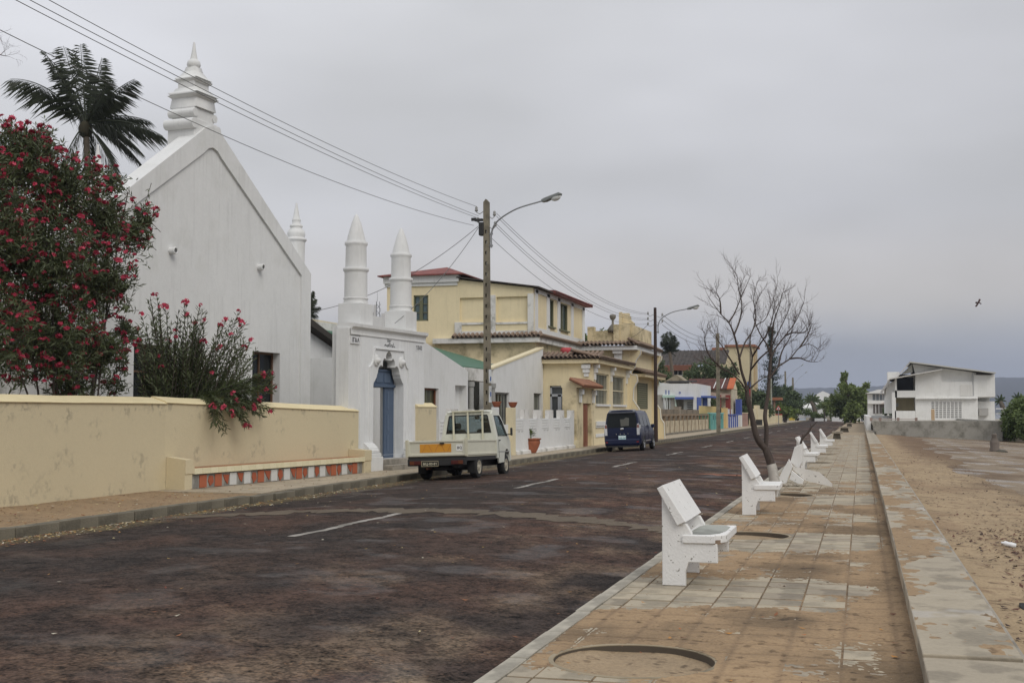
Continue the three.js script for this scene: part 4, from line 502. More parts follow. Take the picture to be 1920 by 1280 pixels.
  // taller wing with tiled cornice, pediment and scroll buttresses
  const wx = -12.75, z0 = -70.2, z1 = -78.5, cy = 5.32; part(h, 'wing_wall', [bx(-16.3, wx - .2, -.3, cy, z1, z0)], Y); part(h, 'wing_cornice', [bx(-16.25, wx + .3, cy, cy + .24, z1 - .2, z0 + .5)], M.white); part(h, 'wing_parapet', [bx(-15.2, wx - 1.25, cy + .5, cy + 1.2, z0 - .9, z0 - .6), bx(wx - 1.25, wx - .9, cy + .4, cy + 1.55, z0 - 1.0, z0 - .4), bx(-15.6, -15.2, cy + .4, cy + 1.45, z0 - 1, z0 - .5), bx(wx - .9, wx - .3, cy + .4, cy + 1.6, z1, z0 - .5)], YO);
  stuffPart(h, 'cornice_tiles', [tileField(V(-16.2, cy + .3, z0 + .62), V(wx + .2, cy + .3, z0 + .62), V(0, .22, -1.1)), tileField(V(wx + .45, cy + .3, z0 + .5), V(wx + .45, cy + .3, z1), V(-.7, .35, 0))], M.tileOld);
  part(h, 'pediment', [pz([[wx - .95, cy + 1.3], [wx - .95, cy + 1.75], [wx - .88, cy + 1.78], [wx - .88, cy + 2.12], [wx - .80, cy + 2.14], [wx - .80, cy + 2.24], [wx - .42, cy + 2.24], [wx - .42, cy + 2.1], [wx - .34, cy + 2.06], [wx - .34, cy + 1.86], [wx - .22, cy + 1.74], [wx - .12, cy + 1.66], [wx - .12, cy + 1.5], [wx + .0, cy + 1.46], [wx + .06, cy + 1.26], [wx + .2, cy + 1.2], [wx + .2, cy + .6], [wx - .95, cy + .6]], z0 - 1.3, z0 - .8), bx(wx - .97, wx - .78, cy + .6, cy + 2.3, z0 - .8, z0 - .66)], YO); part(h, 'urn', [lathe([[0, 0], [.3, 0], [.3, .2], [.2, .35], [.07, .5], [.06, .72], [.16, .82], [.2, .95], [.17, 1.05], [0, 1.08]], 16, wx - 1.35, cy + 1.1, z0 - .7)], M.concDark);
  part(h, 'bracket', [bx(wx - 1.15, wx - .6, cy - .2, cy, z0 + .002, z0 + .4), bx(wx - 1.1, wx - .65, cy - .6, cy - .2, z0 + .002, z0 + .25), bx(wx - 1.05, wx - .7, cy - .95, cy - .6, z0 + .002, z0 + .12)], M.white);
  const sp = [[0, -.3], [0, cy], [.62, cy], [.6, cy - .25], [.35, cy - .6], [.28, cy - 1.0], [.05, cy - 1.25], [.05, 3.9], [.38, 3.85], [.42, 3.5], [.2, 3.1], [.15, 2.4], [.5, 1.9], [.55, 1.3], [.75, 1.0], [.8, -.3]].map(([a, b]) => [wx - .2 + a, b]);
  for (const [a, b] of [[z0 - .5, z0 - .1], [z1 + .1, z1 + .5]]) { part(h, 'scroll_buttress', [pz(sp, a, b)], Y); part(h, 'buttress_edge', [limb(sp.slice(2).map(([x, y]) => V(x, y, b)), .03, .03, 4)], M.white); }
  stuffPart(h, 'wing_eave_tiles', tileField(V(wx + .7, 4.0, z0 - .4), V(wx + .7, 4.0, z1), V(-.9, .3, 0)), M.tileOld); part(h, 'wing_eave_board', [bx(wx - .2, wx + .6, 3.78, 3.96, z1, z0 - .6)], Y);
  { const o = part(h, 'wing_window', [bx(wx - .19, wx - .15, 1.9, 3.5, -76, -75.85), bx(wx - .19, wx - .15, 1.9, 3.5, -72.65, -72.5)], M.greenFrame); for (let i = 0; i < 12; i++) part(o, 'louvre', [bx(wx - .195, wx - .16, 1.92 + i * .132, 2.02 + i * .132, -75.85, -72.65)], M.greenFrame); } part(h, 'chimney_cowl', [lathe([[0, 0], [.32, 0], [.34, .3], [.28, .42], [0, .44]], 12, S(1055, 662)[0], S(1055, 662)[1] - .1, ZS - .9)], mat(.45, .07, .08)); rebase(h);
}
{ // tiled door portal
  const h = thing('door_portal', 'small yellow wall portal with tiled hood and brown wooden door', 'portal'); FB.put(h); const W = .06, a = 56.65, b = 60.55;
  part(h, 'surround', [pz([[a, -.2], [58.05, -.2], [58.05, 2.12], [59.95, 2.12], [59.95, -.2], [b, -.2], [b, 2.86], [a, 2.86]], W - .7, W)], M.houseYellowOld); part(h, 'lintel_panel', [bx(58.05, 59.95, 2.12, 2.5, W - .4, W - .3)], M.houseYellowOld);
  part(h, 'door', [bx(58.05, 59.35, -.02, 2.12, W - .12, W - .06), bx(58.65, 58.72, 0, 2.1, W - .06, W - .04), bx(58.1, 58.6, .2, .95, W - .06, W - .045), bx(58.1, 58.6, 1.1, 1.95, W - .06, W - .045), bx(58.8, 59.3, .2, 1.95, W - .06, W - .045)], mat(.27, .10, .05, { map: T.wood, roughness: .7 })); part(h, 'inner_jamb', [bx(59.35, 59.95, 0, 2.12, W - .5, W - .4)], M.houseYellowOld);
  for (const s of [57.3, 60.25]) part(h, 'bracket', [bx(s - .18, s + .18, 2.55, 2.8, W + .002, W + .2), bx(s - .14, s + .14, 2.15, 2.55, W + .002, W + .1)], M.white); stuffPart(h, 'hood_tiles', tileField(V(a - .35, 2.92, W + .42), V(b + .3, 2.92, W + .42), V(0, .34, -.7)), M.tile); part(h, 'hood_gable', [pxx([[W - .75, 2.86], [W + .25, 2.86], [W + .25, 2.92], [W - .3, 3.2], [W - .75, 3.0]], a, b)], M.houseYellow); part(h, 'threshold', [bx(56.5, 56.75, -.1, .35, W - .2, W + .12, .02)], M.cream); rebase(h);
}
// ================================================================ benches, poles, wires, vehicles
// seats facing the sea. local: x towards the sea, y up, z along the seat (length), origin at the foot of the near leg
function benchParts(root, o = {}) {
  const leg = [[0, 0], [.22, 0], [.22, .13], [.255, .225], [.525, .225], [.525, .405], [.285, .42], [.285, .50], [.235, .585], [.155, .60], [.03, .80], [.012, .845], [0, .84]];
  for (const z of [-.09, -1.08]) part(root, 'leg', [pz(leg, z, z + .09, null, .006)], M.benchPaint);
  const seat = o.broken ? [[.20, .02], [.50, .02], [.52, -.04], [.565, -.07], [.60, -.16], [.60, -1.12], [.20, -1.12]] : [[.20, .02], [.60, .02], [.60, -1.12], [.20, -1.12]];
  const s = part(root, 'seat', [py(seat, .407, .487, null, .008)], M.benchPaint);
  if (o.worn) { const pts = [[.27, -.06], [.36, -.03], [.45, -.06], [.53, -.2], [.565, -.5], [.56, -.9], [.5, -1.06], [.3, -1.08], [.25, -.9], [.24, -.4]]; part(s, 'worn_patch', [py(pts, .4875, .4895)], M.benchWorn); if (o.broken) part(s, 'broken_edge', [py([[.505, .0], [.55, -.055], [.585, -.15], [.57, -.15], [.53, -.06], [.49, .0]], .40, .44)], M.rawBreak); }
  const b = [[-.04, .925], [.014, .957], [.236, .612], [.152, .575]]; part(root, 'backrest', [pz(b, -1.13, .045, null, .006)], M.benchPaint);
}
function bench(z, label, o = {}) { const t = thing('concrete_bench', label, 'bench', 'white concrete benches facing the sea'); benchParts(t, o); t.position.set(-1.86 + (o.dx || 0), .001, z); t.rotation.y = o.ry || 0; t.rotation.z = o.rz || 0; return t; }
bench(-11.72, 'white concrete bench with chipped front corner and bare grey worn seat', { worn: true, broken: true });
bench(-20.1, 'white concrete bench with intact seat beside the whitewashed bare tree', { dx: -.02, ry: .02 });
bench(-36.4, 'white concrete bench behind the collapsed bench with branch leaning on it', { dx: .04, ry: -.02 });
bench(-45.2, 'white concrete bench second beyond the collapsed one, smooth triangular back', { dx: .1, ry: .03 });
bench(-54.6, 'white concrete bench last in the row before the low dark slabs', { dx: .12 });
{ // collapsed bench
  const t = thing('broken_bench', 'collapsed white concrete bench with its seat tipped to the ground', 'bench'); const P = (u, v, z) => { const q = onZ(u, v, z); return [q.x, q.y]; };
  const Z = -28.3; const pts = [[1458, 905], [1506, 838], [1500, 832], [1489, 840], [1482, 858], [1461, 893]].map(([u, v]) => P(u, v, Z));
  part(t, 'backrest', [pz([[1482, 866], [1490, 838], [1503, 832], [1503, 868], [1497, 880]].map(([u, v]) => P(u, v, Z)), Z - 1.0, Z - .06, null, .01)], M.benchPaint);
  part(t, 'leg', [pz([[1460, 897], [1480, 860], [1487, 874], [1474, 908], [1464, 908]].map(([u, v]) => P(u, v, Z)), Z - .06, Z + .05, null, .01)], M.benchPaint);
  part(t, 'leg', [pz([[1485, 882], [1508, 900], [1504, 911], [1480, 899]].map(([u, v]) => P(u, v, Z + .1)), Z - .05, Z + .06, null, .01)], M.benchPaint);
  const a = P(1487, 877, Z), b = P(1511, 896, Z), th = .075; const q = (x, y, z) => V(x, y, z);
  const A0 = q(a[0], a[1] + .04, Z - .04), B0 = q(b[0], b[1] + .02, Z + .03), C0 = onY(1561, 906, .085), D0 = C0.clone().add(A0).sub(B0);
  part(t, 'seat', slabRoof(A0, B0, C0, D0, th), mat(.80, .78, .74, { map: T.chip })); const r = rng(4), rub = []; for (let i = 0; i < 16; i++) { const s = .03 + .06 * r(); rub.push(new THREE.IcosahedronGeometry(s, 0).scale(1, .6, 1).translate(-1.85 + .55 * r(), s * .4, Z + .05 + .25 * r() - .1)); } part(t, 'rubble', rub, mat(.42, .38, .32, { map: T.dirty })).userData.kind = 'stuff'; rebase(t);
}
{ // branch leaning among the benches, far slabs, person
  const P = (u, v) => onZ(u, v, -31); const t = thing('dead_branch', 'thin bare forked branch sticking up between the white benches', 'branch');
  part(t, 'stem', [limb([V(-1.5, 0, -31), P(1502, 832), P(1506, 820), P(1516, 810), P(1522, 800)], .035, .022, 6, 14), limb([P(1522, 800), P(1527, 796), P(1533, 790)], .02, .008, 5)], M.bark); part(t, 'twig', [limb([P(1521, 802), P(1521, 797), P(1518, 793)], .014, .006, 5), limb([P(1506, 822), P(1505, 815)], .018, .008, 5)], M.bark); rebase(t);
  for (const [u0, u1, v, zz, l] of [[1562, 1577, 823, -78, 'low dark concrete slab seat on the promenade edge nearest the bench row'], [1575, 1592, 810, -103, 'low sandy brown slab seat on the promenade edge between two dark ones'], [1588, 1598, 800, -150, 'low dark slab seat beside the big leafy tree']]) { const a = onY(u0, v, 0), b = onY(u1, v, 0); const s = thing('slab_seat', l, 'seat'); const w = Math.abs(b.x - a.x); part(s, 'slab', [bx(-w * .6, w * .75, .34, .48, -1.1, .12, .02)], mat(.36, .32, .26, { map: T.concrete })); part(s, 'block', [pz([[-w * .5, 0], [w * .5, 0], [w * .42, .34], [-w * .38, .34]], -1.0, 0)], mat(.13, .115, .09, { map: T.concrete })); s.position.set((a.x + b.x) / 2, 0, a.z); }
}
// poles ------------------------------------------------------------
function pole(p, o) {
  const t = thing(o.name || 'street_lamp', o.label, o.cat || 'street lamp', o.group); const h = o.h, m = o.m || M.pole, w = o.w || .15;
  if (o.round) part(t, 'post', [cyl(w, w * .7, h, 12)], m);
  else { const pr = [[-w, 0], [w, 0], [w * .78, h - .1], [0, h], [-w * .78, h - .1]]; part(t, 'post', [pz(pr, -w * .8, w * .8, [...Array(o.holes || 0).keys()].map(i => [[-.03, 1.2 + i * .36], [.03, 1.2 + i * .36], [.03, 1.32 + i * .36], [-.03, 1.32 + i * .36]]))], m); }
  if (o.arm) { const [ax, ay, az] = o.arm, y0 = o.armY; const pts = [V(w + .05, y0 - .5, 0), V(w + .06, y0, 0), V(w + .22, y0 + .32, az * .1), V(ax * .5, lerp(y0 + .5, ay, .48), az * .5), V(ax, ay, az)]; const a = part(t, 'lamp_arm', [limb(pts, .03, .026, 8, 26), bx(0, w + .1, y0 - .06, y0, -.03, .03), bx(0, w + .1, y0 - .46, y0 - .40, -.03, .03)], M.greyMetal);
    const d = V(ax, ay, az).sub(pts[3]).normalize(); const an = Math.atan2(d.y, Math.hypot(d.x, d.z)), head = new THREE.Group(); const hg = pz([[0, -.05], [.14, -.07], [.32, -.045], [.68, -.015], [.72, .03], [.66, .09], [.11, .06], [0, .035]], -.10, .10, null, .02).rotateZ(an).rotateY(Math.atan2(-d.z, d.x)).translate(ax, ay, az); const hd = part(t, 'lamp_head', [hg], mat(.20, .215, .21, { roughness: .5 })); part(hd, 'diffuser', [new THREE.SphereGeometry(.17, 14, 8, 0, 6.3, 1.57, 1.57).scale(1.1, .75, .6).rotateZ(an).rotateY(Math.atan2(-d.z, d.x)).translate(ax + d.x * .5, ay + d.y * .5 - .02, az + d.z * .5)], mat(.66, .68, .66, { roughness: .3 })); }
  for (const [x, y, z] of o.ins || []) part(t, 'insulator', [limb([V(Math.sign(x) * w * .8, y - .05, z), V(x * .7, y - .14, z), V(x, y - .06, z), V(x, y, z)], .014, .014, 5), lathe([[0, 0], [.05, 0], [.06, .05], [.035, .08], [.055, .11], [.03, .16], [0, .16]], 8, x, y - .04, z)], o.insM || M.grey);
  if (o.box) part(t, 'fuse_box', [bx(-w - .14, -w * .6, o.box, o.box + .45, -.12, .12, .03), bx(-w - .30, -w - .02, o.box + .5, o.box + .58, -.06, .06), bx(-w - .42, -w - .26, o.box + .52, o.box + .62, -.04, .04)], M.black);
  t.position.copy(p); t.rotation.z = o.lean || 0; return t;
}
const P1 = V(-12.0, 0, -38.9), P2 = V(-11.4, 0, -69.9), P3 = V(-11.2, 0, -100.2), ins1 = [[-.36, 8.5, 0], [-.3, 8.13, 0], [.28, 8.32, 0], [.3, 7.96, 0]];
pole(P1, { label: 'tall square concrete lamp pole with papers pasted on, behind the pickup truck', h: 8.85, w: .115, holes: 19, lean: .006, arm: [2.05, 8.62, .4], armY: 7.7, ins: ins1, box: 7.62, group: undefined });
{ const s = scene.children[scene.children.length - 1]; const pm = mat(.70, .73, .76, { map: T.dirty }); part(s, 'pasted_paper', [bx(.08, .117, 2.65, 3.1, -.10, .10), bx(.08, .117, 2.0, 2.55, -.098, .098)], pm); part(s, 'paper_print', [bx(.117, .12, 2.72, 2.86, -.06, .07), bx(.117, .12, 2.2, 2.35, -.05, .06)], mat(.04, .10, .32)); }
pole(P2, { label: 'dark brown lamp pole beside the blue van', h: 7.75, w: .12, m: M.poleDark, round: true, arm: [1.9, 7.62, .2], armY: 6.75, ins: [[-.42, 7.4, 0], [-.42, 7.1, 0], [-.42, 6.8, 0], [.42, 7.3, 0], [.42, 6.95, 0]] });
pole(P3, { label: 'slim grey concrete utility pole in front of the turquoise fence', name: 'utility_pole', cat: 'utility pole', h: 8.2, w: .16, ins: [[-.3, 7.9, 0], [.35, 7.9, 0], [.35, 7.5, 0]] });
{ const p = onY(1447, 793, 0), q = onY(1474, 788, 0), s = onY(1488, 785, 0), f = onY(1409, 799, 0), H = (u, v, P) => onX(u, v, P.x).y;
  pole(p, { label: 'pale green street pole beside the warning sign', name: 'utility_pole', cat: 'utility pole', h: H(1447, 710, p), w: .2, m: M.polePale, round: true });
  pole(q, { label: 'grey lamp pole with long arm, between the pale green pole and a shorter pole', h: H(1474, 696, q), w: .22, arm: [3.4, H(1498, 700, q) - .3, 0], armY: H(1474, 712, q) });
  pole(s, { label: 'grey lamp pole standing before the far parked truck', h: H(1488, 708, s), w: .3, arm: [3.4, H(1508, 712, s), 0], armY: H(1488, 722, s) });
  pole(f, { label: 'slim wooden pole carrying a red and blue banner', name: 'banner_pole', cat: 'pole', h: H(1408, 640, f), w: .13, m: M.pole, round: true });
  const t = solo('hanging_banner', 'narrow red, white and blue banner hanging on slim pole', 'banner', [bx(-.35, .05, -3.0, -.9, -.02, .02)], mat(.45, .03, .05)); const z = f.z + .3; t.position.set(f.x - .1, H(1408, 724, f) + .6, z); part(t, 'blue_field', [bx(-.3, .1, -.9, 0, -.02, .02)], mat(.05, .10, .32)); part(t, 'white_stripe', [bx(-.2, -.05, -2.6, -1.2, .021, .03), bx(-.34, -.2, -3.4, -3.0, -.02, .02)], mat(.6, .6, .6));
}
function wire(a, b, sag, label, group, r = .012) { const n = 30, pts = []; for (let i = 0; i <= n; i++) { const t = i / n, p = a.clone().lerp(b, t); p.y -= sag * 4 * t * (1 - t); pts.push(p); } const m = solo('overhead_wire', label, 'wire', [limb(pts, r, r, 5)], M.wire, group); return m; }
{ const off = (P, x, y) => V(P.x + x, y, P.z); const P0 = V(-12.0, 0, -4.5), P4 = V(-11.1, 0, -132);
  const near = [[-.40, 8.62, .52], [-.34, 8.30, .38], [-.34, 8.22, .42], [-.5, 7.98, .72]]; for (const [x, y, s] of near) wire(off(P1, x, y), off(P0, x, y + .15), s, 'power line running from the concrete lamp pole over the gabled hall', 'power lines over the gabled hall', .007);
  const a1 = [[.3, 8.36], [.3, 8.26], [.3, 8.0], [.3, 7.9], [.1, 7.55]], a2 = [[-.42, 7.42], [-.42, 7.36], [-.42, 7.12], [-.42, 7.05], [-.42, 6.82]]; for (let i = 0; i < 5; i++) wire(off(P1, ...a1[i]), off(P2, ...a2[i]), .75 + .04 * i, 'power line spanning between concrete lamp pole and dark brown pole', 'power lines between the first two poles', .008);
  for (let i = 0; i < 3; i++) wire(off(P2, .42, 7.35 - .3 * i), off(P3, .3, 7.9 - .3 * i), .6, 'power line spanning from dark brown pole to slim grey pole', 'power lines beyond the dark pole', .013);
  const g = A(740, 606, -.3), gp = FA.world(g[0], g[1], -.3); wire(off(P1, -.34, 7.9), gp, .25, 'service cable dropping from lamp pole to the white gateway', undefined, .010);
  const e = onX(583, 585, -24); wire(off(P1, -.34, 7.95), FA.world(A(578, 585, -5)[0], A(578, 585, -5)[1], -5), .5, 'service cable running from lamp pole to the gabled hall wall', undefined, .010);
  wire(off(P2, -.4, 6.8), V(-14.2, 5.9, -71.5), .3, 'thin service cable from dark brown pole to the yellow villa', undefined, .012);
}
// vehicles ------------------------------------------------------------
function wheel(parent, x, y, z, R, w, rimM, side) { const t = part(parent, 'wheel', [lathe([[R * .58, -w / 2], [R * .9, -w / 2], [R * .985, -w * .38], [R, -w * .2], [R, w * .2], [R * .985, w * .38], [R * .9, w / 2], [R * .58, w / 2]], 26).rotateZ(Math.PI / 2).translate(x, y, z)], M.rubber); const sx = x + side * w * .34; part(t, 'rim', [lathe([[0, .04], [R * .16, .04], [R * .2, .015], [R * .46, 0], [R * .52, .02], [R * .60, .035], [R * .60, -.02], [0, -.02]], 22).rotateZ(-side * Math.PI / 2).translate(sx, y, z)], rimM); const hs = []; for (let i = 0; i < 8; i++) { const a = i / 8 * 6.283; hs.push(new THREE.CircleGeometry(R * .06, 8).rotateY(side * Math.PI / 2).translate(sx + side * .022, y + Math.sin(a) * R * .36, z + Math.cos(a) * R * .36)); } part(t, 'rim_holes', hs, M.black); return t; }
function textTex(w, h, bg, fg, txt, px, extra) { const c = document.createElement('canvas'); c.width = w; c.height = h; const x = c.getContext('2d'); x.fillStyle = bg; x.fillRect(0, 0, w, h); x.fillStyle = fg; x.font = `bold ${px}px sans-serif`; x.textAlign = 'center'; x.textBaseline = 'middle'; if (extra) extra(x, w, h); x.fillText(txt, w / 2, h / 2 + 2, w * .92); const t = new THREE.CanvasTexture(c); t.colorSpace = THREE.SRGBColorSpace; return new THREE.MeshPhysicalMaterial({ map: t, roughness: .6 }); }
function plane(parent, name, w, h, x, y, z, m, ry = 0) { const o = mesh(new THREE.PlaneGeometry(w, h), m); o.name = name; o.position.set(x, y, z); o.rotation.y = ry; parent.add(o); return o; }
{ // flatbed pickup truck, seen from behind
  const t = thing('pickup_truck', 'white flatbed pickup truck with orange stripe on its tailgate, parked at kerb', 'truck'); const cr = mat(.66, .67, .60, { map: T.paint, roughness: .45, clearcoat: .25, clearcoatRoughness: .3 }), bed = mat(.68, .67, .56, { map: T.paint, roughness: .6 }), fr = mat(.62, .60, .47, { map: T.paint, roughness: .65 });
  const zr = 1.18, zf = -.92, yb = .62, yt = 1.02, hw = .80; // tailgate plane, bed front, gate bottom and top
  part(t, 'chassis', [bx(-.55, .55, .36, .5, -2.6, 1.0), bx(-.78, .78, .48, .6, -1.36, zr - .02), bx(-.5, -.38, .3, .5, -2.6, 1.0), bx(.38, .5, .3, .5, -2.6, 1.0), bx(-.65, .65, .22, .32, -.05, .07)], M.black);
  part(t, 'rear_underrun', [bx(-.79, .79, .37, .55, zr - .05, zr + .02, .015)], mat(.03, .03, .03)); part(t, 'bed_floor', [bx(-hw, hw, .585, yb + .02, -1.36, zr - .03)], fr);
  const gate = (name, a, b, rotY, x, z, lab) => { const L = b - a, g = part(t, name, [bx(a, b, yb, yt, -.012, .0), bx(a, b, yb, yb + .055, -.02, .02, .006), bx(a, b, yt - .05, yt, -.02, .02, .006), bx(a, a + .05, yb, yt, -.02, .022, .006), bx(b - .05, b, yb, yt, -.02, .022, .006)], bed, lab); g.rotation.y = rotY; g.position.set(x, 0, z); return g; };
  const tg = gate('tailgate', -hw + .03, hw - .03, 0, 0, zr); part(tg, 'orange_stripe', [bx(-.45, .40, yb + .09, yt - .09, .0005, .004)], mat(.72, .33, .04, { map: T.paint })); const dk = []; for (let i = 0; i < 5; i++) dk.push(bx(-.34 + i * .17, -.325 + i * .17, yb + .10, yt - .1, .004, .006).translate(0, -.82, 0).rotateZ(0).applyMatrix4(new THREE.Matrix4().makeShear(0, 0, i % 2 ? -.5 : .5, 0, 0, 0)).translate(0, .82, 0)); part(tg, 'stripe_hatching', dk, mat(.52, .20, .04)); plane(tg, 'round_sticker', .17, .17, .62, (yb + yt) / 2, .006, textTex(128, 128, '#e9e9e4', '#17181c', 'BQ', 72));
  part(tg, 'latch', [bx(.1, .22, yt - .1, yt - .06, .02, .035)], M.black); gate('side_gate', -1.18, 1.36, Math.PI / 2, hw, 0); gate('side_gate', -1.36, 1.18, -Math.PI / 2, -hw, 0);
  for (const s of [-1, 1]) part(t, 'corner_post', [bx(s * hw - .035, s * hw + .035, yb - .02, yt + .03, zr - .05, zr + .035, .008)], fr);
  plane(t, 'licence_plate', .46, .14, -.17, .425, zr + .05, textTex(256, 78, '#14140f', '#d8d2b8', 'MLJ-03-81', 46, (x, w, h) => { x.fillStyle = '#bdb497'; x.fillRect(0, 0, w, h); x.fillStyle = '#14140f'; x.fillRect(6, 6, w - 12, h - 12); x.fillStyle = '#d8d2b8'; }));
  for (const s of [-1, 1]) { const l = part(t, 'tail_lamp', [bx(s * .40, s * .72, .40, .50, zr + .021, zr + .045, .008)], mat(.07, .008, .008, { roughness: .3 })); part(l, 'indicator', [bx(s * .60, s * .715, .405, .495, zr + .045, zr + .05)], mat(.12, .03, .01, { roughness: .3 })); }
  // cab: tapered shell with real window openings
  const cb = zf - .04, cf = -2.55, roof = 1.84, tp = (x, y) => x * lerp(1, .80, clamp((y - 1.0) / .8)); // half width narrows upwards
  const rear = [[-.80, .5], [.80, .5], [.805, 1.02], [.66, 1.72], [.60, 1.80], [.4, 1.835], [-.4, 1.835], [-.60, 1.80], [-.66, 1.72], [-.805, 1.02]], rw = [[-.645, 1.22], [.645, 1.22], [.56, 1.66], [.53, 1.70], [-.53, 1.70], [-.56, 1.66]];
  part(t, 'cab_rear', [pz(rear, cb - .05, cb, [rw], .006)], cr); part(t, 'rear_window', [pz(rw, cb - .035, cb - .03)], M.glass); part(t, 'window_seal', [pz(rw.map(([x, y]) => [x * 1.02, y + (y > 1.4 ? .015 : -.015)]), cb - .002, cb + .006, [rw.map(([x, y]) => [x * .965, y + (y > 1.4 ? -.018 : .018)])])], M.black);
  const sideP = [[cb, .5], [cb, 1.02], [cb - .02, 1.74], [cb - .2, 1.83], [-1.75, 1.80], [-2.0, 1.62], [-2.42, 1.08], [-2.55, .95], [-2.58, .45], [-2.45, .4], [-2.38, .62], [-2.2, .74], [-2.0, .74], [-1.83, .62], [-1.76, .38], [-1.2, .36], [-1.12, .5]], sw = [[-1.16, 1.12], [-1.14, 1.68], [-1.75, 1.68], [-1.93, 1.54], [-2.22, 1.12]];
  for (const s of [-1, 1]) { const g = pxx(sideP, -.025, .025, [sw], .005); const p = g.attributes.position; for (let i = 0; i < p.count; i++) { const y = p.getY(i); p.setX(i, s * (p.getX(i) + .785 * (y > 1.02 ? 1 : 1) - (y > 1.02 ? (y - 1.02) * .19 : 0))); } if (s < 0) { for (let i = 0; i < p.count; i += 3) for (const k of [0, 1, 2]) { const a = p.array[i * 3 + k], c = p.array[(i + 2) * 3 + k]; p.array[i * 3 + k] = c; p.array[(i + 2) * 3 + k] = a; } } g.computeVertexNormals();
    const d = part(t, 'cab_side', [g], cr); const wg = pxx(sw, -.004, .004), q = wg.attributes.position; for (let i = 0; i < q.count; i++) q.setX(i, s * (q.getX(i) + .785 - (q.getY(i) - 1.02) * .19)); part(d, 'side_window', [wg], M.glass); const fg = [limb(sw.concat([sw[0]]).map(([z, y]) => V(s * (.81 - (y - 1.02) * .19), y, z)), .014, .014, 4)]; part(d, 'window_seal', fg, M.black); part(d, 'door_handle', [bx(s * .812, s * .83, .98, 1.01, -1.32, -1.2)], M.black); part(d, 'door_gap', [limb([V(s * .812, .5, -1.2), V(s * .812, 1.02, -1.1)], .006, .006, 4)], M.black);
    part(d, 'wing_mirror', [bx(s * .93, s * .97, 1.12, 1.34, -2.2, -2.05, .02), limb([V(s * .78, 1.15, -2.15), V(s * .95, 1.16, -2.13)], .014, .014, 5)], M.black); part(d, 'lower_strip', [bx(s * .808, s * .814, .66, .69, -2.4, -1.1)], M.grey); }
  part(t, 'roof', [pxx([[cb, 1.80], [cb - .2, 1.845], [-1.6, 1.845], [-1.82, 1.78], [-1.82, 1.76], [-1.6, 1.81], [cb - .2, 1.81], [cb, 1.76]], -.62, .62)], cr); part(t, 'windscreen', [quad(V(-.6, 1.76, -1.83), V(.6, 1.76, -1.83), V(.72, 1.08, -2.42), V(-.72, 1.08, -2.42))], M.glass); part(t, 'front', [pxx([[-2.42, 1.08], [-2.56, .95], [-2.58, .4], [-2.4, .4], [-2.4, .9], [-2.36, 1.0]], -.79, .79)], cr); part(t, 'cab_floor', [bx(-.76, .76, .5, .54, -2.4, cb - .06)], M.black); part(t, 'dashboard', [bx(-.7, .7, .8, 1.08, -2.35, -2.1, .04)], M.black);
  for (const x of [-.42, .42]) { const s = part(t, 'seat', [bx(x - .25, x + .25, .75, 1.32, -1.35, -1.18, .05), bx(x - .25, x + .25, .7, .85, -1.7, -1.2, .05)], mat(.04, .045, .05)); part(s, 'headrest', [bx(x - .12, x + .12, 1.33, 1.5, -1.33, -1.22, .04)], mat(.04, .045, .05)); } part(t, 'rear_view_mirror', [bx(.1, .36, 1.56, 1.63, -1.95, -1.92)], M.black); part(t, 'steering_wheel', [new THREE.TorusGeometry(.18, .018, 6, 20).rotateX(-.5).translate(.42, 1.08, -1.95)], M.black);
  const bars = []; for (const x of [-.42, -.0, .42]) part(t, 'guard_bar', [bx(x - .025, x + .025, yb, 1.83, cb + .03, cb + .07, .008)], fr); part(t, 'guard_rail', [bx(-.46, .46, 1.80, 1.84, cb + .02, cb + .08, .008)], fr);
  const rimM = mat(.45, .42, .34, { roughness: .6, map: T.dirty }); for (const z of [.12, -2.29]) for (const s of [-1, 1]) wheel(t, s * .69, .295, z, .295, .19, rimM, s); for (const s of [-1, 1]) part(t, 'mud_flap', [bx(s * .58, s * .78, .16, .5, .46, .475)], M.rubber); part(t, 'exhaust', [cyl(.035, .035, .5, 8).rotateX(Math.PI / 2).translate(-.3, .3, .6)], M.wood); part(t, 'spare_wheel', [lathe([[.1, .24], [.27, .24], [.29, .3], [.27, .36], [.1, .36]], 18, 0, 0, .72)], M.rubber); part(t, 'diff', [new THREE.SphereGeometry(.14, 10, 8).translate(0, .28, .1)], M.black);
  for (const m of t.children) if (['cab_rear', 'rear_window', 'window_seal', 'cab_side', 'roof', 'windscreen', 'front', 'cab_floor', 'dashboard', 'seat', 'rear_view_mirror', 'steering_wheel', 'guard_bar', 'guard_rail'].includes(m.name)) { m.scale.z = .8; m.position.z = -.632; }
  const sc = 1.02; t.scale.set(sc, sc * .985, sc); t.position.set(-10.56, roadY(-10.56) - .008, -31.05); t.rotation.set(-.018, -.012, .036, 'YXZ');
}
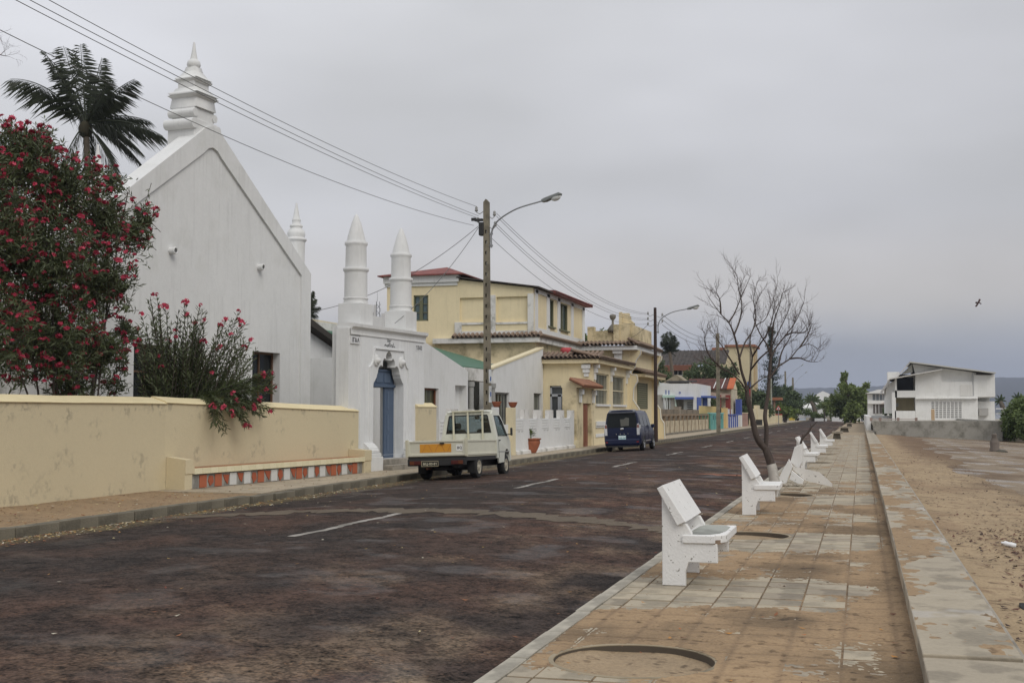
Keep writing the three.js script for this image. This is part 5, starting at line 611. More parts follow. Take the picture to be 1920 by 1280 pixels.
{ // blue people carrier
  const t = thing('blue_van', 'dark blue passenger van with clear tail lamps parked beside yellow villa', 'van'); const bl = mat(.004, .009, .040, { roughness: .4, specularIntensity: .6, clearcoat: .25, clearcoatRoughness: .1 });
  const zr = .85, zf = -3.6, N = 28; // rings along the body
  const half = [[.0, .26], [.70, .26], [.80, .32], [.845, .48], [.85, .80], [.838, 1.02], [.80, 1.12], [.745, 1.50], [.70, 1.72], [.62, 1.82], [.45, 1.865], [0, 1.88]];
  const at = (z, k) => { let [x, y] = half[k]; const e = (z - zr) * -1; if (e < .12) { const q = .93 + .07 * Math.sqrt(e / .12); x *= q; } const f = z - zf; if (f < .5) x *= .86 + .14 * Math.sqrt(f / .5); let cap = 9; if (f < 1.75) cap = f < .95 ? lerp(.88, 1.06, Math.pow(f / .95, .6)) : lerp(1.06, 1.84, (f - .95) / .8); if (y > cap) { y = cap - (k - 12) * -.004; x = Math.min(x, .78); } return V(x, y, z + (y > 1.0 ? -(y - 1.0) * .10 * (e < .4 ? 1 : 0) : 0)); };
  const zsR = [zr, zr - .03, zr - .1, zr - .3, zr - .8, -.3, -.9, -1.4, -1.8, -1.95, -2.2, -2.45, -2.6, -2.75, -2.95, -3.2, -3.4, -3.52, -3.58, zf], K = half.length, P = [], I = []; for (const z of zsR) { for (let k = 0; k < K; k++) P.push(at(z, k)); for (let k = K - 1; k >= 0; k--) { const v = at(z, k); P.push(V(-v.x, v.y, v.z)); } } const R = K * 2; for (let i = 0; i < zsR.length - 1; i++) for (let k = 0; k < R; k++) { const a = i * R + k, b = i * R + (k + 1) % R; I.push(a, a + R, b, b, a + R, b + R); } const cap = o => { for (let k = 0; k < K - 1; k++) { const a = o + k, b = o + k + 1, c = o + R - 1 - k, d = o + R - 2 - k; I.push(a, b, c, b, d, c); } }; cap(0); cap((zsR.length - 1) * R);
  const g = new THREE.BufferGeometry(); g.setAttribute('position', new THREE.Float32BufferAttribute(P.flatMap(v => [v.x, v.y, v.z]), 3)); g.setIndex(I); part(t, 'body', [toCreasedNormals(g.toNonIndexed(), .7)], bl);
  const tilt = (pts, d = .006, nm) => pts.map(([x, y]) => V(x, y, zr + d - (y > 1.0 ? (y - 1.0) * .10 : 0))); const fan = (v) => { const o = []; for (let i = 1; i < v.length - 1; i++) o.push(quad(v[0], v[i], v[i + 1], v[i + 1].clone())); return o; };
  const rw = part(t, 'rear_window', fan(tilt([[-.70, 1.08], [.70, 1.08], [.655, 1.55], [.60, 1.72], [-.60, 1.72], [-.655, 1.55]])), M.glassDark); part(rw, 'sticker', fan(tilt([[-.05, 1.14], [.32, 1.16], [.34, 1.5], [.2, 1.54], [.08, 1.46], [-.08, 1.46]], .009)), mat(.10, .10, .085, { roughness: .3 }));
  part(t, 'spoiler', [pxx([[zr - .02, 1.80], [zr + .02, 1.74], [zr - .05, 1.73], [zr - .3, 1.86], [zr - .3, 1.895]], -.60, .60)], mat(.006, .007, .018, { roughness: .3, clearcoat: 1 }));
  for (const s of [-1, 1]) { const l = part(t, 'tail_lamp', fan(tilt([[s * .68, .74], [s * .80, .74], [s * .815, 1.05], [s * .775, 1.26], [s * .70, 1.24], [s * .68, 1.05]], .012)).concat([bx(s * .78, s * .83, .76, 1.2, zr - .2, zr - .05)]), mat(.55, .56, .58, { roughness: .15, clearcoat: 1 })); part(l, 'red_lens', fan(tilt([[s * .69, 1.07], [s * .79, 1.07], [s * .765, 1.22], [s * .71, 1.2]], .016)), mat(.22, .07, .05, { roughness: .2 })); part(t, 'reflector', [bx(s * .66, s * .76, .40, .46, zr + .06, zr + .075)], mat(.2, .01, .01)); }
  part(t, 'bumper', [pxx([[zr - .1, .26], [zr + .04, .28], [zr + .07, .36], [zr + .06, .52], [zr + .02, .56], [zr - .1, .56]], -.79, .79)], bl); part(t, 'lower_lip', [bx(-.7, .7, .2, .28, zr - .2, zr + .03)], M.black); part(t, 'tailgate_crease', [bx(-.72, .72, .68, .70, zr, zr + .02, .006)], bl);
  plane(t, 'licence_plate', .34, .2, 0, .62, zr + .026, textTex(128, 76, '#bfe0e4', '#1c2e3c', 'AAE-194', 30, (x, w, h) => { x.fillStyle = '#dff0f0'; x.fillRect(6, 6, w - 12, h * .42); x.fillStyle = '#1c2e3c'; })); part(t, 'emblem', [new THREE.SphereGeometry(.06, 12, 8).scale(1.35, .8, .3).translate(0, 1.02, zr + .02)], M.chrome);
  { const font = await new FontLoader().loadAsync('fonts/droid/droid_sans_bold.typeface.json'); 'VOXY'.split('').forEach((c, i) => part(t, 'chrome_letter', [new TextGeometry(c, { font, size: .055, depth: .012, curveSegments: 3 }).translate(-.29 + i * .18, .765, zr + .01)], M.chrome)); }
  for (const s of [-1, 1]) { const sx = (y) => s * (.838 - (y - 1.02) * .205 + .008), win = (z0, z1, z2, z3) => quad(V(sx(1.12), 1.12, z0), V(sx(1.64), 1.64, z1), V(sx(1.64), 1.64, z2), V(sx(1.12), 1.12, z3)); for (const w of [[.55, .48, -.35, -.35], [-.45, -.45, -1.35, -1.35], [-1.45, -1.45, -1.85, -2.35]]) part(t, 'side_window', [win(...w)], M.glassDark); part(t, 'wing_mirror', [bx(s * .88, s * 1.04, 1.02, 1.2, -2.1, -1.98, .04)], bl); for (const z of [-.4, -1.4]) part(t, 'door_gap', [limb([V(s * .853, .4, z), V(s * .853, .8, z), V(s * .842, 1.08, z)], .006, .006, 4)], M.black); part(t, 'sill_trim', [bx(s * .846, s * .862, .42, .47, -1.9, -.1)], M.chrome); for (const z of [-.6, -1.6]) part(t, 'door_handle', [bx(s * .85, s * .87, .88, .91, z - .18, z, .008)], bl); }
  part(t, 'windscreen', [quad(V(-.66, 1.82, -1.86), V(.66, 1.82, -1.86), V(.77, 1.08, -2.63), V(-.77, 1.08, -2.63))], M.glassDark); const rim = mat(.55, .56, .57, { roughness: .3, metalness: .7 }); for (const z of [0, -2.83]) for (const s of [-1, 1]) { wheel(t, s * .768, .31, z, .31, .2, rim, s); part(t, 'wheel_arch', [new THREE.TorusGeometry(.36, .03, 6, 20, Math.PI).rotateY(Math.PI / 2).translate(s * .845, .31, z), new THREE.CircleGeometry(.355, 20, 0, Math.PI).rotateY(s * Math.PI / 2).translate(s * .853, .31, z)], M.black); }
  t.position.set(-10.42, roadY(-10.42) - .004, -55.4); t.rotation.set(0, .01, .036, 'YXZ');
}
// ================================================================ trees and shrubs
function flowerGeo(seed) { const r = rng(seed), L = new Leaves(); const n = 5 + Math.floor(r() * 4); for (let k = 0; k < n; k++) { const c = rdir(r).multiplyScalar(.045); c.y = Math.abs(c.y) * .8; const up = c.clone().normalize().lerp(rdir(r), .3).normalize(); const a = up.clone().cross(V(.3, .2, .9)).normalize(), b = up.clone().cross(a); for (let i = 0; i < 5; i++) { const q = i / 5 * 6.283, d = a.clone().multiplyScalar(Math.cos(q)).addScaledVector(b, Math.sin(q)).addScaledVector(up, .45).normalize(); L.leaf(c.clone(), d, up.clone().cross(d).normalize(), .042 + .014 * r(), .036, -.1); } } return join([L.geo()]); }
const FG = [1, 2, 3, 4, 5, 6].map(i => flowerGeo(i)), FM = [M.petal, M.petal2, M.petal3];
function shootLeaves(L, pts, r, o) { const n = pts.length; for (let i = o.from || 0; i < n - 1; i++) { const p = pts[i], t = pts[i + 1].clone().sub(p).normalize(); const a = t.clone().cross(V(.31, .5, .81)).normalize(), b = t.clone().cross(a), q0 = r() * 6.28; for (let k = 0; k < 3; k++) { const q = q0 + k * 2.094 + (r() - .5) * .6, side = a.clone().multiplyScalar(Math.cos(q)).addScaledVector(b, Math.sin(q)); const d = side.clone().multiplyScalar(.85).addScaledVector(t, .65 + .3 * r()).normalize(); L.leaf(p.clone().addScaledVector(t, (r() - .5) * .03), d, t.clone().cross(side).normalize().lerp(rdir(r), .25).normalize(), o.len * (.7 + .5 * r()), o.len * .22, .10 * r()); } } }
function spline(a, c, b, n) { return new THREE.QuadraticBezierCurve3(a, c, b).getPoints(n); }
{ // big oleander
  const t = thing('oleander_tree', 'large oleander covered in crimson flowers rising behind the cream wall', 'shrub'), r = rng(91), L = new Leaves(), L2 = new Leaves(), st = [], fl = [];
  const at = (u, v, w) => { const [s, y] = A(u, v, w); return FA.world(s, y, w); };
  const blobs = [[15, 300, 105], [115, 345, 105], [190, 405, 85], [248, 432, 58], [60, 470, 150], [185, 520, 105], [95, 630, 130], [185, 655, 85], [-70, 400, 160], [-70, 610, 160], [236, 615, 38], [60, 270, 70], [205, 340, 45], [265, 400, 40], [215, 720, 30], [130, 720, 60]];
  const vol = blobs.map(b => b[2] * b[2] * b[2] ** .3), tot = vol.reduce((a, b) => a + b);
  for (let i = 0; i < 4200; i++) { let k = 0, q = r() * tot; while (q > vol[k]) { q -= vol[k]; k++; } const [u, v, R] = blobs[k]; const w0 = -1.7, c = at(u, v, w0), Rm = R / 106; let d = rdir(r); const rad = Math.pow(r(), .45); const end = c.clone().add(V(d.x * Rm, d.y * Rm, d.z * Rm * .95).multiplyScalar(rad)); if (end.y < 1.55) end.y = 1.6 + r() * .5; { const fo = end.clone().sub(FA.o).dot(FA.n); if (fo > -.45 && end.y < 2.2) end.addScaledVector(FA.n, -(fo + .45)); if (fo > .3) end.addScaledVector(FA.n, -(fo - .3)); }
    const dir = d.clone().multiplyScalar(.8).add(V(0, .30, 0)).add(rdir(r).multiplyScalar(.7)).normalize(); const len = .45 + r() * .45; const beg = end.clone().addScaledVector(dir, -len); const pts = spline(beg, beg.clone().lerp(end, .5).add(V(0, -.05, 0)), end, 7); if (i % 3 === 0) st.push(limb(pts, .008, .004, 3)); shootLeaves(rad < .62 ? L2 : L, pts, r, { len: .15, from: 1 }); if (rad > .55) fl.push(end.clone().add(V(0, .02, 0))); }
  for (let i = 0; i < 14; i++) { const b = at(40 + r() * 140, 760, -1.6 + (r() - .5) * .8).setY(0), e = at(-20 + r() * 270, 330 + r() * 260, -1.7 + (r() - .5) * 1.2); st.push(limb(spline(b, b.clone().lerp(e, .5).add(V(0, .7, 0)), e, 12), .028, .012, 5)); }
  part(t, 'stems', st, M.bark); part(t, 'foliage', [L.geo()], M.leafOle); part(t, 'inner_foliage', [L2.geo()], M.leafOle); fl.sort(() => r() - .5); for (const p of fl.slice(0, 295)) { const m = mesh(FG[Math.floor(r() * 6)], FM[Math.floor(r() * 3)]); m.name = 'flower_cluster'; m.position.copy(p); m.rotation.set(r() * .6, r() * 6.28, r() * .6); const s = .7 + r() * .7; m.scale.set(s, s, s); t.add(m); } { const rest = fl.slice(295, 1300).map(p => { const s = .6 + r() * .7; return prep(FG[Math.floor(r() * 6)].clone()).rotateY(r() * 6.28).scale(s, s, s).translate(p.x, p.y, p.z); }); part(t, 'flower_clusters', rest, M.petal2).userData.kind = 'stuff'; } rebase(t);
}
{ // smaller oleander hanging over the wall
  const t = thing('oleander_shrub', 'smaller oleander with pink flowers arching over the cream wall', 'shrub'), r = rng(17), L = new Leaves(), st = []; const at = (u, v, w) => { const [s, y] = A(u, v, w); return FA.world(s, y, w); };
  const tips = [[292, 552, 1], [300, 575, 1], [347, 566, 1], [352, 590, 1], [376, 572, 1], [380, 600, 1], [448, 583, 1], [455, 602, 1], [420, 600, 1], [470, 638, 1], [458, 652, 1], [430, 672, 0], [440, 700, 0], [410, 655, 1], [375, 640, 1], [330, 620, 1], [312, 640, 1], [268, 590, 1], [262, 640, 1], [285, 660, 0], [350, 690, 1], [395, 700, 1], [400, 640, 0], [420, 720, 0], [322, 600, 0], [300, 690, 0], [340, 650, 0], [365, 620, 0]];
  const over = [[500, 695, .1], [512, 712, .05], [503, 722, .2], [475, 730, .3], [490, 752, .35], [500, 780, .45], [470, 790, .5], [450, 775, .45], [430, 770, .4], [412, 806, .5], [440, 745, .3], [460, 760, .4], [400, 760, .35], [480, 770, .45]];
  const base = () => at(300 + r() * 60, 760, -1.0 + (r() - .5) * .4).setY(.2); const grow = (e, flower, bend, pr, n = 34) => { const b = base(), c = b.clone().lerp(e, .45); c.y = Math.max(c.y, bend); const pts = spline(b, c, e, n); st.push(limb(pts, .018, .005, 4)); shootLeaves(L, pts, r, { len: .165, from: Math.floor(n * pr) }); return e; }; const fl = [];
  for (const [u, v, f] of tips) for (let k = 0; k < 7; k++) { const e = at(u + (r() - .5) * 34 * (k ? 1 : .2), v + (k ? r() * 50 : 0), -1.0 + (r() - .5) * .9); grow(e, f, 1.6, .36); if (f && (k === 0 || r() < .2)) fl.push(e); }
  for (let k = 0; k < 170; k++) { const e = at(255 + r() * 130, 630 + r() * 115, -1.1 + (r() - .5) * .7); grow(e, 0, 1.2, .40, 24); }
  for (const [u, v, w] of over) for (let k = 0; k < 5; k++) { const e = at(u + (r() - .5) * 30, v + (r() - .5) * 26, w + (r() - .5) * .15), b = at(360 + r() * 30, 750, -.8); const c = b.clone().lerp(e, .5); c.y = Math.max(2.15, c.y); const pts = spline(b, c, e, 26); st.push(limb(pts, .012, .004, 4)); shootLeaves(L, pts, r, { len: .16, from: 5 }); if (r() < .3) fl.push(e); }
  part(t, 'stems', st, M.bark); part(t, 'foliage', [L.geo()], M.leafOle); for (const p of fl) for (let k = 0; k < 1 + (r() < .35); k++) { const m = mesh(FG[Math.floor(r() * 6)], FM[Math.floor(r() * 3)]); m.name = 'flower_cluster'; m.position.copy(p).add(rdir(r).multiplyScalar(k * .09)); m.rotation.set(r(), r() * 6.28, r()); const s = .7 + r() * .6; m.scale.set(s, s, s); t.add(m); } rebase(t);
}
function palm(label, c, base, fronds, o = {}) { // c crown centre, fronds: tip points
  const t = thing('coconut_palm', label, 'palm', o.group), r = rng(o.seed || 5); const k = o.k || 1; part(t, 'trunk', [limb([base, base.clone().lerp(c, .35).add(V(.25 * k, 0, 0)), base.clone().lerp(c, .7).add(V(.2 * k, 0, 0)), c], .2 * k, .12 * k, 9, 24)], M.palmTrunk);
  for (const [tip, lift] of fronds) { const ln = c.distanceTo(tip), ctl = c.clone().lerp(tip, .5).add(V(0, lift * ln, 0)), n = 34, pts = spline(c, ctl, tip, n), L = new Leaves(), rt = limb(pts, .045 * k, .008 * k, 5); const wind = o.wind || V(0, 0, 0);
    for (let i = 3; i < n; i++) { const p = pts[i], tg = pts[Math.min(n, i + 1)].clone().sub(pts[i - 1]).normalize(); let sd = tg.clone().cross(V(0, 1, 0)); if (sd.lengthSq() < .01) sd = V(1, 0, 0); sd.normalize(); const u = i / n, ll = ln * (.10 + .24 * Math.sin(Math.PI * Math.min(1, u * .9 + .1))); for (const s of [-1, 1]) for (const q of [0, .5]) { const d = sd.clone().multiplyScalar(s * .75).addScaledVector(tg, .75).add(V(0, -.55 - .3 * r(), 0)).add(wind).add(rdir(r).multiplyScalar(.12)).normalize(); L.leaf(p.clone().addScaledVector(tg, q * ln / n), d, tg.clone().cross(d).cross(d).normalize().lerp(tg, .6).normalize(), ll * (.85 + .3 * r()), .055 * k, .15); } }
    part(t, 'frond', [rt, L.geo()], o.m || M.leafPalm); }
  if (o.nuts) part(t, 'husk_mat', [new THREE.SphereGeometry(.3 * k, 10, 8).scale(1, 1.3, 1).translate(c.x, c.y - .25 * k, c.z)], mat(.05, .045, .025, { map: T.bark })); return rebase(t);
}
{ // tall palm behind the hall
  const Z = -55, P = (u, v, dz = 0) => onZ(u, v, Z + dz), c = P(160, 232); const tips = [[150, 82, .03, .5], [118, 86, .05, -.8], [80, 95, .1, .6], [18, 148, .22, -.5], [190, 108, .05, -1], [252, 148, .16, .8], [282, 228, .20, -.5], [305, 255, .16, .8], [272, 318, .22, -.6], [217, 335, .16, .8], [232, 190, .15, -1.2], [110, 320, .2, 1.2], [165, 345, .15, -1], [262, 285, .2, 1.1], [205, 150, .1, 1.4]];
  palm('tall coconut palm with wind-bent fronds behind the flowering oleander', c, V(c.x + .4, 0, c.z), tips.map(([u, v, l, d]) => [P(u, v, d), l]), { k: 1.25, nuts: true, wind: V(.45, -.1, 0), seed: 3 });
  const c2 = onZ(560, 590, -66), t2 = [[592, 560, .1], [600, 575, .15], [594, 590, .15], [588, 605, .1], [586, 545, .05], [575, 540, 0], [540, 560, .2], [545, 600, .2], [570, 620, .1]]; palm('coconut palm peeking out beside the right corner of the gabled hall', c2, V(c2.x, 0, c2.z), t2.map(([u, v, l], i) => [onZ(u, v, -66 + (i % 3 - 1) * .8), l]), { k: 1, seed: 9, wind: V(.3, -.3, 0) });
  const c3 = onZ(1256, 660, -150), t3 = [[1246, 625], [1254, 622], [1263, 628], [1272, 640], [1274, 655], [1240, 640], [1238, 660], [1268, 668], [1250, 640], [1262, 640], [1266, 650]]; palm('coconut palm rising behind the dark brown roof', c3, V(c3.x, 0, c3.z), t3.map(([u, v], i) => [onZ(u, v, -150 + (i % 3 - 1)), .15]), { k: 1.6, seed: 12, wind: V(.4, 0, 0) });
}
{ // bare twin-stemmed tree in a promenade pit
  const t = thing('bare_tree', 'leafless twin stemmed tree with whitewashed foot among the benches', 'tree'), r = rng(29), Z = -25.2; const P = (u, v, dz = 0) => onZ(1432 + (u - 1432) * (v < 840 ? .92 : 1 - .08 * clamp((900 - v) / 60)), v < 780 ? 780 - (780 - v) * .87 : v, Z + dz), base = V(P(1453, 932).x, -.08, Z);
  const major = [], tw = []; const line = (pts, r0, r1, name) => { const v = pts.map(([u, q, d]) => P(u, q, d || 0)); const c = new THREE.CatmullRomCurve3(v).getPoints(pts.length * 5); major.push({ c, r0, r1 }); return [limb(c, r0, r1, 8)]; };
  const tr = [limb(new THREE.CatmullRomCurve3([base, P(1452, 896), P(1443, 858), P(1436.5, 842)]).getPoints(12), .105, .072, 10)];
  part(t, 'trunk', tr, M.bark); part(t, 'whitewash', [limb([base, P(1453, 905), P(1449.5, 880), P(1447, 870)], .112, .093, 10, 8)], M.lime);
  part(t, 'limb', line([[1436.5, 842], [1420, 823, .1], [1409, 783, .15], [1400, 740, .2], [1398, 718, .2]], .07, .043), M.bark); part(t, 'limb', line([[1436.5, 842], [1438, 804], [1435, 780], [1441, 735, -.1], [1444, 690, -.15], [1447, 652, -.2]], .05, .03), M.bark);
  const br = [
    [[[1398, 718, .2], [1387, 682, .3], [1382, 650, .4], [1371, 601, .5], [1361, 578, .5], [1345, 560, .6], [1321, 525, .7]], .031, .005], [[1400, 735, .2], [1406, 680, .1], [1409, 652, 0], [1404, 621, -.1], [1413, 588, -.2], [1434, 573, -.3], [1447, 545, -.4], [1458, 508, -.4]],
    [[1383, 655, .4], [1394, 622, .2], [1410, 595, 0], [1416, 560, -.1], [1412, 530, 0], [1419, 490, 0]], [[1372, 605, .5], [1383, 575, .3], [1388, 540, .3], [1381, 505, .3], [1378, 475, .3]], [[1361, 578, .5], [1372, 560, .3], [1384, 530, .2], [1405, 480, .1]], [[1345, 560, .6], [1343, 530, .6], [1335, 511, .7]],
    [[1400, 730, .2], [1380, 700, .5], [1345, 675, .8], [1315, 665, 1], [1290, 655, 1.2]], [[1345, 675, .8], [1322, 650, 1], [1312, 620, 1.1], [1311, 598, 1.1]], [[1383, 690, .4], [1360, 650, .6], [1345, 625, .7], [1330, 602, .8]],
    [[1404, 720, .2], [1425, 702, 0], [1440, 693, -.1]], [[1447, 652, -.2], [1440, 628, -.3], [1431, 613, -.3], [1421, 594, -.4], [1412, 565, -.5], [1420, 530, -.5], [1428, 512, -.5]], [[1447, 655, -.2], [1458, 632, -.4], [1476, 607, -.5], [1494, 582, -.6], [1505, 560, -.7], [1513, 535, -.7]], [[1447, 650, -.2], [1449, 610, -.1], [1455, 570, 0], [1465, 540, .1], [1470, 515, .2]],
    [[1443, 700, -.1], [1462, 674, -.3], [1486, 656, -.5], [1506, 632, -.7], [1525, 625, -.8], [1548, 638, -.9]], [[1486, 656, -.5], [1506, 655, -.4], [1525, 662, -.3], [1543, 663, -.3]], [[1506, 632, -.7], [1522, 605, -.8], [1530, 585, -.8]], [[1476, 607, -.5], [1492, 600, -.3], [1512, 600, -.2], [1528, 590, -.2]], [[1462, 674, -.3], [1470, 640, -.5], [1486, 610, -.6], [1495, 575, -.7]], [[1409, 652, 0], [1425, 625, .3], [1440, 600, .4], [1452, 560, .5], [1455, 530, .5]], [[1406, 680, .1], [1425, 655, .4], [1445, 635, .5], [1462, 600, .6], [1480, 560, .6], [1487, 540, .6]]];
  for (const b of br) { const [pts, r0, r1] = Array.isArray(b[0][0]) ? b : [b, .0195, .0045]; part(t, 'limb', line(pts, r0, r1), M.bark); }
  const grow = (p, d, len, rad, dep) => { const pts = [p]; let q = p.clone(), dd = d.clone(); const n = 4; for (let i = 0; i < n; i++) { dd.add(rdir(r).multiplyScalar(.22)).add(V(0, .10, 0)).normalize(); q = q.clone().addScaledVector(dd, len / n); pts.push(q); if (dep > 0 && r() < .75) grow(q, dd.clone().add(rdir(r).multiplyScalar(.75)).normalize(), len * (.5 + .25 * r()), rad * .6, dep - 1); } tw.push(limb(pts, rad, rad * .35, 4)); };
  for (const m of major.slice(2)) { const n = m.c.length; for (let i = Math.floor(n * .25); i < n; i += 2) { const d = m.c[Math.min(n - 1, i + 1)].clone().sub(m.c[Math.max(0, i - 1)]).normalize(); if (r() < .8) grow(m.c[i], d.add(rdir(r).multiplyScalar(.9)).add(V(0, .35, 0)).normalize(), .16 + .24 * r(), .0055, 2); } grow(m.c[n - 1], V(0, 1, 0).add(rdir(r)).normalize(), .2, .005, 2); }
  part(t, 'twigs', tw, M.twig).userData.kind = 'stuff'; rebase(t);
}
{ // bare twigs reaching in from a tree beyond the left edge
  const t = thing('bare_street_tree', 'bare branch tips hanging into the sky above the oleander', 'tree'), r = rng(61), Z = -20, P = (u, v, d = 0) => onZ(u, v, Z + d), tw = []; const b0 = P(-330, 400); part(t, 'trunk', [limb([V(b0.x, 0, Z), P(-330, 420), P(-290, 250)], .14, .08, 8, 12)], M.bark);
  for (const pts of [[[-290, 250], [-180, 150], [-80, 95], [-10, 62]], [[-180, 150], [-90, 120], [-20, 100], [10, 105]], [[-290, 250], [-250, 120], [-200, 20]]]) part(t, 'limb', [limb(pts.map(([u, v]) => P(u, v)), .035, .006, 5, 16)], M.bark);
  const grow = (p, d, len, rad, dep) => { const pts = [p]; let q = p.clone(), dd = d.clone(); for (let i = 0; i < 4; i++) { dd.add(rdir(r).multiplyScalar(.3)).normalize(); q = q.clone().addScaledVector(dd, len / 4); pts.push(q); if (dep && r() < .7) grow(q, dd.clone().add(rdir(r).multiplyScalar(.8)).normalize(), len * .55, rad * .6, dep - 1); } tw.push(limb(pts, rad, rad * .4, 3)); }; for (const [u, v] of [[-10, 62], [-40, 75], [0, 103], [-30, 108], [10, 105], [-60, 90]]) for (let k = 0; k < 3; k++) grow(P(u, v), V(.6, .0, 0).add(rdir(r).multiplyScalar(.7)).normalize(), .28, .004, 2); part(t, 'twigs', tw, M.twig).userData.kind = 'stuff'; rebase(t);
}
// leafy trees: crown of many leaf faces spread through uneven clumps
function leafyTree(label, o) { const t = thing(o.name || 'leafy_tree', label, o.cat || 'tree', o.group), r = rng(o.seed), L = new Leaves(), Ls = o.ls || .3; const cl = []; for (const [x, y, z, R] of o.blobs) { const n = Math.max(5, Math.round(R * R * (o.dens || 5))); for (let i = 0; i < n; i++) { const d = rdir(r), q = Math.pow(r(), .4); cl.push([V(x + d.x * R * q, y + d.y * R * q * (o.fl || .85), z + d.z * R * q), R * (.22 + .2 * r())]); } }
  for (const [c, R] of cl) { const n = o.per || 46; for (let i = 0; i < n; i++) { const d = rdir(r), p = c.clone().addScaledVector(d, R * Math.pow(r(), .5)); const dir = d.clone().add(rdir(r)).add(V(0, -.2, 0)).normalize(); L.leaf(p, dir, dir.clone().cross(rdir(r)).normalize(), Ls * (.6 + .8 * r()), Ls * .55, .1); } }
  part(t, 'crown', [L.geo()], o.m || M.leafMid); if (o.trunk) { const [x, z, h, R] = o.trunk, tr = [limb([V(x, -.1, z), V(x + .1, h * .5, z), V(x, h, z)], R, R * .7, 8, 8)]; const bs = o.blobs.slice(0, 7); for (const b of bs) tr.push(limb([V(x, h * .8, z), V((x + b[0]) / 2, (h + b[1]) / 2, (z + b[2]) / 2), V(b[0], b[1], b[2])], R * .5, R * .12, 6, 8)); part(t, 'trunk', tr, M.bark); } return rebase(t); }
const pb = (list, Z, dz = 1) => list.map(([u, v, R], i) => { const p = onZ(u, v, Z + (((i * 37) % 7) / 7 - .5) * dz * 2); return [p.x, p.y, p.z, R * -Z / FPX * 1.04]; });
